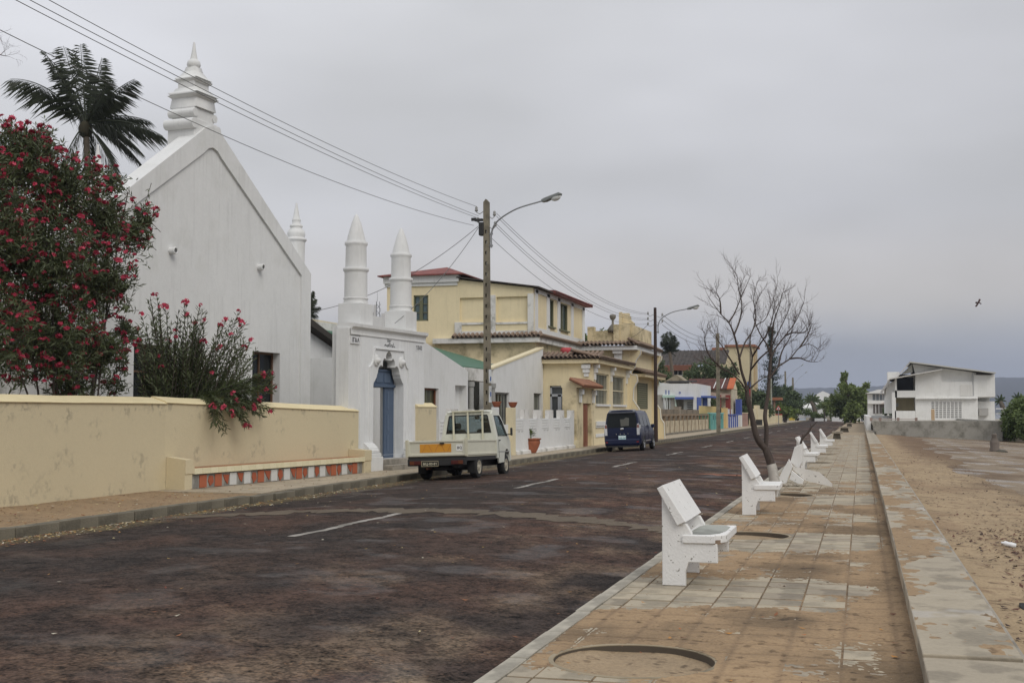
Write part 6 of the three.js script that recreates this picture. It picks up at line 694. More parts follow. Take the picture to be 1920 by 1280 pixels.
// ================================================================ farther down the street, and the shore villa
{ // big leafy tree at the end of the promenade
  const Z = -205, b = onY(1600, 792, 0); leafyTree('big leafy green tree at the end of the promenade', { seed: 5, blobs: pb([[1592, 750, 26], [1572, 758, 18], [1612, 750, 20], [1588, 728, 12], [1584, 712, 6], [1583, 702, 3.5], [1578, 722, 6], [1622, 738, 8], [1614, 728, 7], [1602, 732, 9], [1600, 770, 18], [1578, 768, 14], [1616, 766, 13], [1556, 762, 9], [1633, 752, 6], [1596, 782, 10], [1564, 746, 7], [1625, 722, 4]], Z, 4), trunk: [onZ(1600, 790, Z).x, Z, 3.5, .5], m: mat(.15, .20, .05, { roughness: .8, transmission: .25, side: THREE.DoubleSide }), ls: .5, dens: 11, per: 40 });
  leafyTree('tree beside the sea villa retaining wall, dense low green', { name: 'shore_bush', cat: 'bush', seed: 6, blobs: pb([[1912, 785, 26], [1900, 800, 18], [1925, 770, 24], [1940, 795, 30], [1895, 812, 10], [1912, 755, 8]], -92, 2), m: M.leafMid, ls: .22, dens: 60, per: 60 });
  const T = [['dark green tree left of the dark brown roofed house', [[1230, 700, 20], [1245, 705, 14], [1218, 690, 13], [1238, 688, 12], [1250, 712, 10]], -135, 'leafDark'], ['spreading dark tree before the dark brown roofed house', [[1320, 700, 22], [1345, 700, 22], [1300, 702, 18], [1330, 688, 16], [1365, 700, 18], [1375, 690, 12], [1290, 708, 12]], -160, 'leafDark'], ['lighter green tree beside the tall cream block', [[1372, 722, 14], [1385, 730, 14], [1362, 728, 10]], -175, 'leafMid'], ['dense tree behind the slim pole with the banner', [[1400, 760, 22], [1415, 750, 22], [1425, 765, 20], [1392, 775, 14], [1440, 770, 15], [1410, 735, 12], [1430, 745, 12]], -190, 'leafDark'], ['broad tree behind the far lamp poles', [[1470, 745, 20], [1485, 748, 18], [1460, 755, 20], [1492, 760, 14], [1478, 735, 12], [1455, 735, 12], [1480, 768, 14]], -250, 'leafDark'], ['light green shrub below the warning sign tree line', [[1472, 772, 12], [1482, 770, 11], [1465, 765, 10], [1490, 775, 9]], -215, 'leafLight'], ['tree top behind the villa parapet, flat crown', [[1115, 630, 12], [1130, 625, 13], [1145, 630, 12], [1100, 632, 8], [1158, 634, 8]], -120, 'leafMid'], ['garden tree behind the fence beside the small white house', [[1338, 760, 12], [1328, 768, 9], [1345, 772, 10], [1335, 750, 7]], -134, 'leafDark']];
  T.forEach(([l, b, Z, m], i) => { const bb = pb(b, Z, 2.5); leafyTree(l, { seed: 40 + i, blobs: bb, trunk: [bb[0][0], bb[0][2], bb[0][1] - bb[0][3] * .3, .3], m: M[m], ls: -Z * .0022, dens: 7, per: 42 }); });
  const hedge = [['clipped round green bush on the hotel terrace', [[1635, 771, 8], [1628, 774, 6]], -215, 'leafLight'], ['dark bush beside the hotel porch', [[1668, 770, 8], [1675, 773, 6]], -170, 'leafDark'], ['low green hedge before the far white gabled house', [[1535, 778, 7], [1545, 776, 8], [1555, 777, 8], [1562, 779, 6]], -262, 'leafLight'], ['small green shrub beside the far parked truck', [[1512, 772, 8], [1518, 776, 7], [1526, 777, 5]], -262, 'leafMid'], ['small thin street tree before the hedge', [[1546, 757, 9], [1552, 752, 8], [1540, 760, 7]], -258, 'leafMid']]; hedge.forEach(([l, b, Z, m], i) => leafyTree(l, { name: 'garden_bush', cat: 'bush', seed: 70 + i, blobs: pb(b, Z, 1.5), m: M[m], ls: .45, dens: 6, per: 40, trunk: i === 4 ? [onZ(1546, 780, Z).x, Z, 2.4, .12] : undefined }));
  const c4 = onZ(1521, 752, -265); palm('small palm before the far white gabled house', c4, V(c4.x, 0, c4.z), [[1505, 748], [1508, 760], [1515, 738], [1525, 736], [1537, 743], [1542, 755], [1535, 763], [1512, 768], [1528, 768], [1510, 742], [1531, 739], [1540, 749], [1506, 754], [1519, 735]].map(([u, v]) => [onZ(u, v, -265), .25]), { k: 3, seed: 2, m: M.leafMid });
  for (const [u, v, l, s] of [[1876, 752, 'far palm tree right of the sea villa', 4], [1908, 748, 'far palm tree above the shore bush', 6]]) { const c = onZ(u, v, -190); palm(l, c, V(c.x, -.9, c.z), [[-10, -6], [-6, -12], [2, -13], [9, -8], [12, 0], [-12, 2], [9, 7], [-8, 8]].map(([a, b]) => [onZ(u + a, v + b, -190), .3]), { k: 2.4, seed: s, m: M.leafDark, wind: V(.5, 0, 0) }); }
  { // narrow dark pine
    const t = thing('norfolk_pine', 'tall narrow dark pine beyond the tall cream block', 'tree'), r = rng(8), L = new Leaves(), Z = -225, c = onZ(1449, 790, Z); const top = onZ(1446, 612, Z).y; part(t, 'trunk', [limb([V(c.x, 0, Z), V(c.x, top, Z)], .3, .05, 7)], M.bark); for (let y = 4; y < top; y += .42) { const R = lerp(2.3, .5, (y - 4) / (top - 4)) * (.6 + .7 * r()); for (let k = 0; k < 7; k++) { const a = r() * 6.28; for (let q = .15; q < 1; q += .14) { const p = V(c.x + Math.cos(a) * R * q, y + q * .25 - .1, Z + Math.sin(a) * R * q); for (let j = 0; j < 3; j++) { const d = rdir(r); L.leaf(p, d, d.clone().cross(V(.2, .9, .3)).normalize(), .42, .16, .1); } } } } part(t, 'crown', [L.geo()], M.leafPine); rebase(t); }
}
{ // weathered roadside fence with posts
  const f = thing('weathered_fence', 'weathered cream panel fence with brown stained posts beside the pavement', 'fence'); const X = -14.2, z0 = -78.8, z1 = -118; const n = 16; const pm = mat(.30, .225, .155, { map: T.dirty }), panel = mat(.60, .52, .38, { map: T.dirty }); for (let i = 0; i <= n; i++) { const z = lerp(z0, z1, i / n); part(f, 'post', [bx(X - .1, X + .07, -.2, 1.42, z - .11, z + .11)], pm); if (i < n) part(f, 'panel', [bx(X - .06, X + .04, -.2, 1.05, z + (z1 - z0) / n + .11, z - .11)], panel); } part(f, 'top_rail', [bx(X - .12, X + .1, 1.42, 1.56, z1, z0)], pm); part(f, 'plinth', [bx(X - .3, X + .3, -.2, .12, z1, z0 - 6)], M.concDark); rebase(f);
  const w = thing('garden_wall', 'low grey brown garden wall behind the weathered fence', 'wall'); part(w, 'panel', [bx(-15.2, -14.95, -.2, 1.95, -117, -82)], mat(.24, .20, .15, { map: T.dirty })); part(w, 'pier', [bx(-15.3, -14.85, -.2, 2.2, -104.6, -103.2), bx(-15.3, -14.85, -.2, 2.1, -82.6, -81.6)], mat(.33, .28, .22, { map: T.dirty })); rebase(w);
  { const L = new Leaves(), r = rng(3); for (let i = 0; i < 120; i++) { const d = rdir(r); d.y = Math.abs(d.y) + .3; d.normalize(); L.leaf(V(-14.6, 1.2, -86).add(rdir(r).multiplyScalar(.4)), d, d.clone().cross(rdir(r)).normalize(), .5, .16, .2); } const s = thing('wall_weed', 'small bright green weed growing at the weathered fence', 'plant'); part(s, 'leaves', [L.geo()], M.leafLight); part(s, 'stalk', [limb([V(-14.6, 0, -86), V(-14.6, 1.5, -86)], .03, .02)], M.bark); rebase(s); }
  const tq = mat(.16, .42, .40, { map: T.dirty }), gr = mat(.07, .22, .14, { map: T.dirty }), tf = thing('turquoise_fence', 'turquoise painted garden fence with dark green end wall', 'fence'); part(tf, 'panel', [bx(-14.3, -14.1, -.2, 1.55, -131, -119.2)], tq); part(tf, 'end_wall', [bx(-15.6, -14.1, -.2, 1.6, -119.2, -118.8)], gr); part(tf, 'rail', [bx(-14.35, -14.02, 1.55, 1.68, -131, -119)], mat(.22, .5, .48)); for (let i = 0; i < 5; i++) part(tf, 'pilaster', [bx(-14.1, -14.03, 0, 1.55, -120.5 - i * 2.3, -120 - i * 2.3)], tq); for (let i = 0; i < 4; i++) part(tf, 'slot', [bx(-14.1, -14.09, 1.0, 1.4, -122.4 - i * 2.3, -120.7 - i * 2.3)], mat(.05, .17, .17)); rebase(tf);
  const bf = thing('blue_white_fence', 'white garden fence with blue posts and blue pillar', 'fence'), blu = mat(.07, .11, .38, { map: T.paint }); part(bf, 'panel', [bx(-14.3, -14.12, -.2, 1.25, -147, -136)], M.white); for (let i = 0; i <= 4; i++) part(bf, 'post', [bx(-14.12, -14.02, -.1, 1.45, -136.8 - i * 2.3, -136.1 - i * 2.3)], blu); part(bf, 'rail', [bx(-14.34, -14.0, 1.38, 1.52, -147, -136)], blu); part(bf, 'pillar', [bx(-14.5, -13.9, 1.4, 3.3, -150, -148)], blu); part(bf, 'pillar_base', [bx(-14.5, -13.9, -.2, 1.4, -150, -148)], M.white); for (let i = 0; i < 14; i++) part(bf, 'picket', [bx(-14.7, -14.66, 1.2, 2.1, -136 - i * .75, -135.7 - i * .75)], M.white); rebase(bf);
  const yp = thing('picket_fence', 'yellow picket fence behind the turquoise fence', 'fence'); for (let i = 0; i < 22; i++) part(yp, 'picket', [bx(-15.2, -15.15, 1.0, 2.35, -119.5 - i * .75, -119.15 - i * .75)], mat(.62, .48, .22)); part(yp, 'rail', [bx(-15.24, -15.2, 1.9, 2.0, -136, -119), bx(-15.26, -15.0, -.1, 1.0, -136, -119)], M.cream); part(yp, 'post', [bx(-14.6, -14.1, -.1, 2.2, -135.4, -133.4)], mat(.62, .46, .22)); rebase(yp);
  const cw = thing('cream_wall', 'long cream street wall before the orange roofed hut', 'wall'); part(cw, 'panel', [bx(-13.9, -13.6, -.2, 2.2, -205, -160)], M.cream); part(cw, 'pier', [bx(-14, -13.5, -.2, 2.7, -172, -168)], M.cream); rebase(cw);
  const pw = thing('pink_wall', 'short dull pink street wall beside the blue pillar', 'wall'); part(pw, 'panel', [bx(-14.2, -14, -.2, 1.6, -159, -150.2)], mat(.42, .26, .22, { map: T.dirty })); part(pw, 'cap', [bx(-14.26, -13.96, 1.6, 1.7, -159, -150.2)], M.cream); rebase(pw);
}
{ // small white and blue house
  const h = thing('blue_trim_house', 'low white flat roofed house with blue lintel and grey slanted pillars', 'house'), Z = -120, P = (u, v) => { const p = onZ(u, v, Z); return [p.x, p.y]; }; const R = (u0, v0, u1, v1) => { const a = P(u0, v1), b = P(u1, v0); return [a[0], b[0], a[1], b[1]]; }; const B = (q, z0, z1) => bx(q[0], q[1], q[2], q[3], Z + z0, Z + z1); const grey = mat(.36, .34, .30, { map: T.paint }), blu = mat(.09, .14, .42, { map: T.paint }), mint = mat(.50, .68, .60, { map: T.paint });
  const top = P(1270, 719)[1], xr = P(1306, 740)[0]; const op = [R(1243, 746, 1278, 800), R(1266, 748, 1301, 800)]; const hole = q => [[q[0], -.2], [q[1], -.2], [q[1], q[3]], [q[0], q[3]]];
  const pts = [[P(1205, 718)[0], -.3], [xr, -.3], [xr, top], [P(1258, 719)[0], top], [P(1244, 717.5)[0], top + .08], [P(1205, 718)[0], top + .06]]; part(h, 'front_wall', [pz(pts, Z - .4, Z, [[[P(1243, 746)[0], -.2], [P(1300, 746)[0], -.2], [P(1300, 746)[0], P(1270, 746)[1]], [P(1243, 746)[0], P(1243, 746)[1]]]])], M.white); part(h, 'body', [bx(P(1205, 718)[0], xr, -.3, top, Z - 12, Z - 4), bx(xr - .3, xr, -.3, top, Z - 4, Z - .4)], M.white);
  part(h, 'lintel', [B(R(1267, 744, 1301, 748.5), .0, .5)], blu); part(h, 'mint_band', [B(R(1243, 741, 1266, 745.5), 0, .3)], mint); part(h, 'grey_wall', [B(R(1205, 740, 1243, 800), .01, .06)], grey); part(h, 'mint_roof_edge', [B(R(1198, 716, 1238, 722), .2, .8)], mint);
  for (const [a, b, c, d] of [[1246, 1248.5, 1250, 1252.5], [1250.5, 1252, 1251, 1252.6], [1255.5, 1257.2, 1255.5, 1257.4]]) part(h, 'slanted_pillar', [pz([P(a, 745), P(b, 745), P(d, 800), P(c, 800)].reverse(), Z - .3, Z + .05)], mat(.62, .64, .62)); part(h, 'slanted_panel', [pz([P(1258, 745), P(1266, 745), P(1273, 800), P(1258, 800)].reverse(), Z - .25, Z + .02)], grey); part(h, 'slanted_edge', [pz([P(1264.5, 745), P(1266.5, 745), P(1274, 800), P(1272, 800)].reverse(), Z - .3, Z + .1)], mat(.60, .72, .62));
  part(h, 'porch_back', [B(R(1243, 745, 1302, 810), -3.2, -3.0), bx(P(1243, 745)[0], xr - .3, P(1243, 744)[1], P(1243, 744)[1] + .15, Z - 3.2, Z - .4)], grey); part(h, 'porch_wall', [B(R(1280, 749, 1301, 810), -1.2, -.9)], M.white); for (let i = 0; i < 4; i++) part(h, 'louvre', [B(R(1287, 753.5 + i * 4.1, 1297, 755.3 + i * 4.1), -.9, -.82)], mat(.13, .13, .12)); part(h, 'blue_panel', [bx(xr + .02, xr + .10, .1, 3.2, Z - 3, Z - .2), bx(xr + .02, xr + .10, .1, 3.2, Z - 8, Z - 5)], blu); part(h, 'blue_canopy', [bx(xr, xr + 1.1, 3.2, 3.38, Z - 9, Z - 3.5)], blu); for (const [u, v] of [[1249, 735], [1254.5, 735.5]]) part(h, 'blue_slot', [B(R(u - .9, v - 4, u + .9, v + 4), .0, .02)], blu); part(h, 'round_vent', [new THREE.TorusGeometry(.08, .03, 6, 12).translate(...P(1275, 736), Z + .01)], blu); rebase(h);
}
function plainHouse(label, X0, X1, Z0, Z1, h, o) { const t = thing(o.name || 'house', label, 'house'); part(t, 'wall', [bx(X0, X1, -.2, h, Z1, Z0)], o.m || M.cream); for (const [x0, x1, y0, y1] of o.win || []) { const w = part(t, 'window', [bx(x0 - .1, x1 + .1, y0 - .1, y1 + .1, Z0, Z0 + .06)], o.fm || M.white); part(w, 'pane', [bx(x0, (x0 + x1) / 2 - .05, y0, y1, Z0 + .061, Z0 + .07), bx((x0 + x1) / 2 + .05, x1, y0, y1, Z0 + .061, Z0 + .07)], M.glassDark); } if (o.extra) o.extra(t); return rebase(t); }
{
  const Z = -172, P = (u, v) => { const p = onZ(u, v, Z); return [p.x, p.y]; }; const a = P(1232, 690), b = P(1362, 690), e = P(1300, 690)[1], rg = P(1290, 659)[1]; const w = [P(1264, 703), P(1279, 691)];
  plainHouse('cream house with long dark brown ribbed roof and terracotta fascia', a[0], b[0] - .5, Z, Z - 10, e, { name: 'brown_roof_house', win: [[w[0][0], w[1][0], w[0][1], w[1][1]]], extra: t => { corrug(V(a[0] - 1.5, e + .5, Z + .8), V(b[0], e + .5, Z + .8), V(0, rg - e - .1, -5.5), .55, .09, M.brownRoof, t, 'ribbed_roof'); part(t, 'fascia', [bx(a[0] - 1, b[0] - 4, e - .35, e + .45, Z + .6, Z + .9)], mat(.20, .085, .055, { map: T.paint })); } });
  const Z2 = -196, Q = (u, v) => { const p = onZ(u, v, Z2); return [p.x, p.y]; }; const c = Q(1337, 650), d = Q(1412, 650), hh = Q(1390, 650)[1], h1 = Q(1345, 656)[1]; plainHouse('tall plain cream block with terracotta cornice', Q(1360, 650)[0], d[0], Z2, Z2 - 9, hh, { name: 'cream_block', m: pl(.62, .54, .36), extra: t => { part(t, 'cornice', [bx(Q(1359, 650)[0], d[0] + .4, hh, hh + .35, Z2 - 9, Z2 + .3)], mat(.33, .14, .08, { map: T.paint })); part(t, 'lower_block', [bx(c[0], Q(1360, 650)[0], -.2, h1, Z2 - 8, Z2 - .5)], M.cream); part(t, 'lower_cornice', [bx(c[0] - .2, Q(1360, 650)[0], h1, h1 + .4, Z2 - 8, Z2 - .2)], mat(.33, .14, .08, { map: T.paint })); part(t, 'side_pilaster', [bx(d[0], d[0] + .25, -.2, hh, Z2 - 4, Z2 - 1)], mat(.55, .42, .26, { map: T.paint })); } });
  const Z3 = -146, S = (u, v) => { const p = onZ(u, v, Z3); return [p.x, p.y]; }; const r0 = S(1286, 729), r1 = S(1364, 729), rt = S(1330, 708)[1]; plainHouse('cream bungalow with rusty red roof and orange gable edge', S(1325, 740)[0], S(1372, 740)[0], Z3, Z3 - 7, r0[1] - .05, { name: 'rusty_roof_house', m: M.creamOld, extra: t => { const f = V(r0[0], r0[1], Z3 + .6), g = V(r1[0], r0[1], Z3 + .6), bk = V(0, rt - r0[1], -3.8); part(t, 'rusty_roof', slabRoof(f, g, g.clone().add(bk), f.clone().add(bk), .1), M.rustRoof); part(t, 'back_roof', [quad(f.clone().add(bk), g.clone().add(bk), V(g.x, g.y, Z3 - 7.5), V(f.x, f.y, Z3 - 7.5))], M.rustRoof); const og = V(r1[0] + .02, r0[1] + .05, Z3 + .65); part(t, 'orange_gable_edge', slabRoof(og, og.clone().add(V(.75, 0, 0)), og.clone().add(V(.75, 0, 0)).add(bk), og.clone().add(bk), .12), mat(.50, .13, .05, { map: T.paint })); part(t, 'gable', [pxx([[Z3, r0[1]], [Z3 - 7, r0[1]], [Z3 - 3.4, rt - .15]], S(1371, 740)[0] - .3, S(1372, 740)[0] + .02)], M.cream); for (const u of [1339, 1354]) { const x = S(u, 720)[0]; part(t, 'white_seam', [limb([V(x, r0[1] + .02, Z3 + .6), V(x + .1, rt + .03, Z3 - 3.2)], .06, .06, 5)], M.white); } part(t, 'porch_roof', slabRoof(V(S(1320, 738)[0], S(1320, 733)[1], Z3 + .2), V(S(1372, 738)[0], S(1320, 736)[1] - .1, Z3 + .2), V(S(1372, 738)[0], S(1320, 742)[1] - .3, Z3 + 3.2), V(S(1320, 738)[0], S(1320, 740)[1] - .1, Z3 + 3.2), .08), M.tileOld); for (const u of [1352, 1369]) part(t, 'porch_post', [bx(S(u, 750)[0] - .2, S(u, 750)[0] + .35, -.2, S(u, 741)[1], Z3 + 2.6, Z3 + 3)], mat(.25, .05, .04, { map: T.paint })); } });
  const Z4 = -133, U = (u, v) => { const p = onZ(u, v, Z4); return [p.x, p.y]; }; const ga = U(1243, 717), gb = U(1290, 717), gt = U(1268, 702); const gh = thing('grey_gable_house', 'weathered tan gable end rising behind the blue trimmed house', 'house'); part(gh, 'gable_wall', [pz([[ga[0], -.2], [gb[0], -.2], [gb[0], ga[1] - .1], [gt[0], gt[1]], [ga[0], ga[1]]], Z4 - 4, Z4)], mat(.34, .29, .21, { map: T.dirty })); part(gh, 'dark_roof', slabRoof(V(U(1254, 718)[0], ga[1] + .1, Z4 + 2), V(U(1303, 718)[0], ga[1] + .1, Z4 + 2), V(U(1303, 718)[0], ga[1] + .25, Z4 - 2), V(U(1254, 718)[0], ga[1] + .25, Z4 - 2), .15), M.black); rebase(gh);
  // hut with orange flat roof, warning sign, yellow block
  const hp = onY(1455, 792, 0), hu = thing('roadside_hut', 'small open hut with orange flat roof beyond the cream wall', 'hut'); const hz = hp.z, hx = u => onZ(u, 770, hz).x, hy = v => onZ(1455, v, hz).y; part(hu, 'roof', [bx(hx(1430), hx(1466), hy(750), hy(745), hz - 4, hz + .5)], mat(.36, .15, .08, { map: T.paint })); for (const u of [1434, 1453]) part(hu, 'post', [bx(hx(u) - .2, hx(u + 1.5), -.1, hy(750), hz - .4, hz)], mat(.26, .17, .12)); part(hu, 'low_wall', [bx(hx(1454), hx(1467), -.1, hy(778), hz - .2, hz + .1)], M.cream); part(hu, 'red_band', [bx(hx(1454), hx(1467), hy(778), hy(776), hz - .22, hz + .12)], mat(.4, .06, .05)); rebase(hu);
  const sz = -165, st = thing('warning_sign', 'triangular red bordered warning sign beside the pale green pole', 'sign'), tri = (u, v) => { const p = onZ(u, v, sz); return [p.x, p.y]; }; const c0 = [tri(1454.5, 768.5), tri(1465.5, 768.5), tri(1460, 759.5)], m0 = [(c0[0][0] + c0[1][0] + c0[2][0]) / 3, (c0[0][1] + c0[1][1] + c0[2][1]) / 3]; part(st, 'plate', [pz(c0, sz - .03, sz)], mat(.45, .03, .03)); part(st, 'white_field', [pz(c0.map(p => [lerp(m0[0], p[0], .62), lerp(m0[1], p[1], .62)]), sz + .001, sz + .01)], mat(.65, .65, .65)); part(st, 'symbol', [bx(m0[0] - .05, m0[0] + .05, m0[1] - .1, m0[1] + .14, sz + .011, sz + .015)], M.black); part(st, 'post', [cyl(.05, .05, c0[0][1] + .1, 8, m0[0], -.1, sz - .08)], M.greyMetal); rebase(st);
  const yb = onY(1485, 788, 0), ybk = thing('yellow_bin', 'small yellow box standing on the far pavement', 'bin'); part(ybk, 'box', [bx(yb.x - .6, yb.x + .6, 0, 1.1, yb.z - .6, yb.z + .6, .05)], mat(.55, .42, .06, { map: T.paint })); part(ybk, 'lid', [bx(yb.x - .66, yb.x + .66, 1.1, 1.2, yb.z - .66, yb.z + .66, .03)], mat(.5, .38, .06)); rebase(ybk);
  const db = onY(1421, 797, 0), dbk = thing('dark_crate', 'dark low box on the pavement before the cream wall', 'crate'); part(dbk, 'box', [bx(db.x - .5, db.x + .6, -.02, .7, db.z - .5, db.z + .5, .02)], M.black); part(dbk, 'rim', [bx(db.x - .54, db.x + .64, .7, .76, db.z - .54, db.z + .54)], mat(.05, .04, .035)); rebase(dbk);
  // far end: white gabled house, low shed, walls, parked truck
  const Zf = -285, Fp = (u, v) => { const p = onZ(u, v, Zf); return [p.x, p.y]; }; const wg = thing('white_gable_house', 'far white house with broad steep gable at the street end', 'house'); part(wg, 'gable_wall', [pz([Fp(1512, 780), Fp(1566, 780), Fp(1566, 742), Fp(1543, 733), Fp(1528, 741), Fp(1512, 748)].map(p => p), Zf - 8, Zf)], mat(.82, .82, .80)); part(wg, 'roof', [slabRoof(V(Fp(1500, 766)[0], Fp(1500, 765)[1], Zf + 3), V(Fp(1530, 766)[0], Fp(1530, 764)[1], Zf + 3), V(Fp(1530, 756)[0], Fp(1530, 757)[1], Zf), V(Fp(1505, 756)[0], Fp(1505, 757)[1], Zf), .2)], mat(.7, .7, .68)); part(wg, 'window', [bx(Fp(1527, 760)[0], Fp(1534, 760)[0], Fp(1530, 772)[1], Fp(1530, 764)[1], Zf + .01, Zf + .1)], mat(.35, .36, .38)); rebase(wg);
  const sh = thing('blue_shed', 'low white shed with blue wall panels at the street end', 'shed'); part(sh, 'wall', [bx(Fp(1490, 780)[0], Fp(1512, 780)[0], -.2, Fp(1490, 768)[1], Zf + 2, Zf + 4)], mat(.45, .52, .6)); part(sh, 'roof', [bx(Fp(1488, 780)[0], Fp(1524, 780)[0], Fp(1490, 768)[1], Fp(1490, 764)[1], Zf + 1.5, Zf + 5)], mat(.68, .70, .70)); part(sh, 'door', [bx(Fp(1493, 780)[0], Fp(1497, 780)[0], 0, Fp(1490, 769)[1], Zf + 4, Zf + 4.1)], mat(.06, .12, .3)); rebase(sh);
  const lw = thing('street_end_wall', 'low white wall closing the far end of the street', 'wall'); part(lw, 'panel', [bx(onZ(1560, 780, -252).x, onZ(1606, 780, -252).x, -.2, 1.9, -252.4, -252), bx(onZ(1607, 780, -252).x, onZ(1622, 780, -252).x, -.2, 1.8, -252.4, -252)], M.white); part(lw, 'kerb_panel', [bx(onZ(1528, 785, -258).x, onZ(1551, 785, -258).x, -.2, .55, -258.4, -258)], M.white); rebase(lw);
  const tx = onZ(1502, 780, -268), tk = thing('far_truck', 'small white truck parked before the blue shed', 'truck'); const bxx = (a, b, c, d, e, f, r) => bx(tx.x + a, tx.x + b, c, d, tx.z + e, tx.z + f, r); part(tk, 'cab', [pz([[-1.2, .5], [.9, .5], [.9, 1.3], [.5, 2.0], [-.6, 2.05], [-1.2, 1.25]].map(([x, y]) => [tx.x + x, y]), tx.z - .8, tx.z + .8, null, .05)], mat(.7, .7, .72)); part(tk, 'window', [pz([[-.95, 1.3], [-.5, 1.9], [.3, 1.88], [.5, 1.3]].map(([x, y]) => [tx.x + x, y]), tx.z + .8, tx.z + .82)], M.glassDark); part(tk, 'bed', [bxx(.9, 3.2, .7, 1.15, -.8, .8, .03)], mat(.6, .62, .64)); for (const x of [-.7, 2.4]) part(tk, 'wheel', [new THREE.CylinderGeometry(.38, .38, 1.5, 16).rotateX(Math.PI / 2).translate(tx.x + x, .38, tx.z)], M.rubber); rebase(tk);
}
{ // lattice phone mast far behind the gateway
  const t = thing('phone_mast', 'slim lattice phone mast with antenna panels seen between the minarets', 'mast'), Z = -160, P = (u, v) => onZ(u, v, Z), c = P(707, 600), top = P(707, 565).y; const g = []; for (const [a, b] of [[-.4, -.4], [.4, -.4], [0, .4]]) g.push(limb([V(c.x + a, 0, Z + b), V(c.x + a * .6, top, Z + b * .6)], .05, .04, 4)); for (let y = 1; y < top - .6; y += .9) { g.push(limb([V(c.x - .4, y, Z - .4), V(c.x + .4, y + .8, Z - .4)], .03, .03, 4), limb([V(c.x + .4, y, Z - .4), V(c.x, y + .8, Z + .4)], .03, .03, 4)); } part(t, 'lattice', g, M.greyMetal); for (const [a, y] of [[-.8, -2.2], [.9, -2.4], [.8, -3.4], [-.3, -1.2]]) part(t, 'antenna_panel', [bx(c.x + a - .2, c.x + a + .2, top + y - .9, top + y + .7, Z - .1, Z + .2)], mat(.6, .6, .6)); part(t, 'rod', [cyl(.03, .02, 1.4, 5, c.x, top, Z)], M.greyMetal); rebase(t);
}
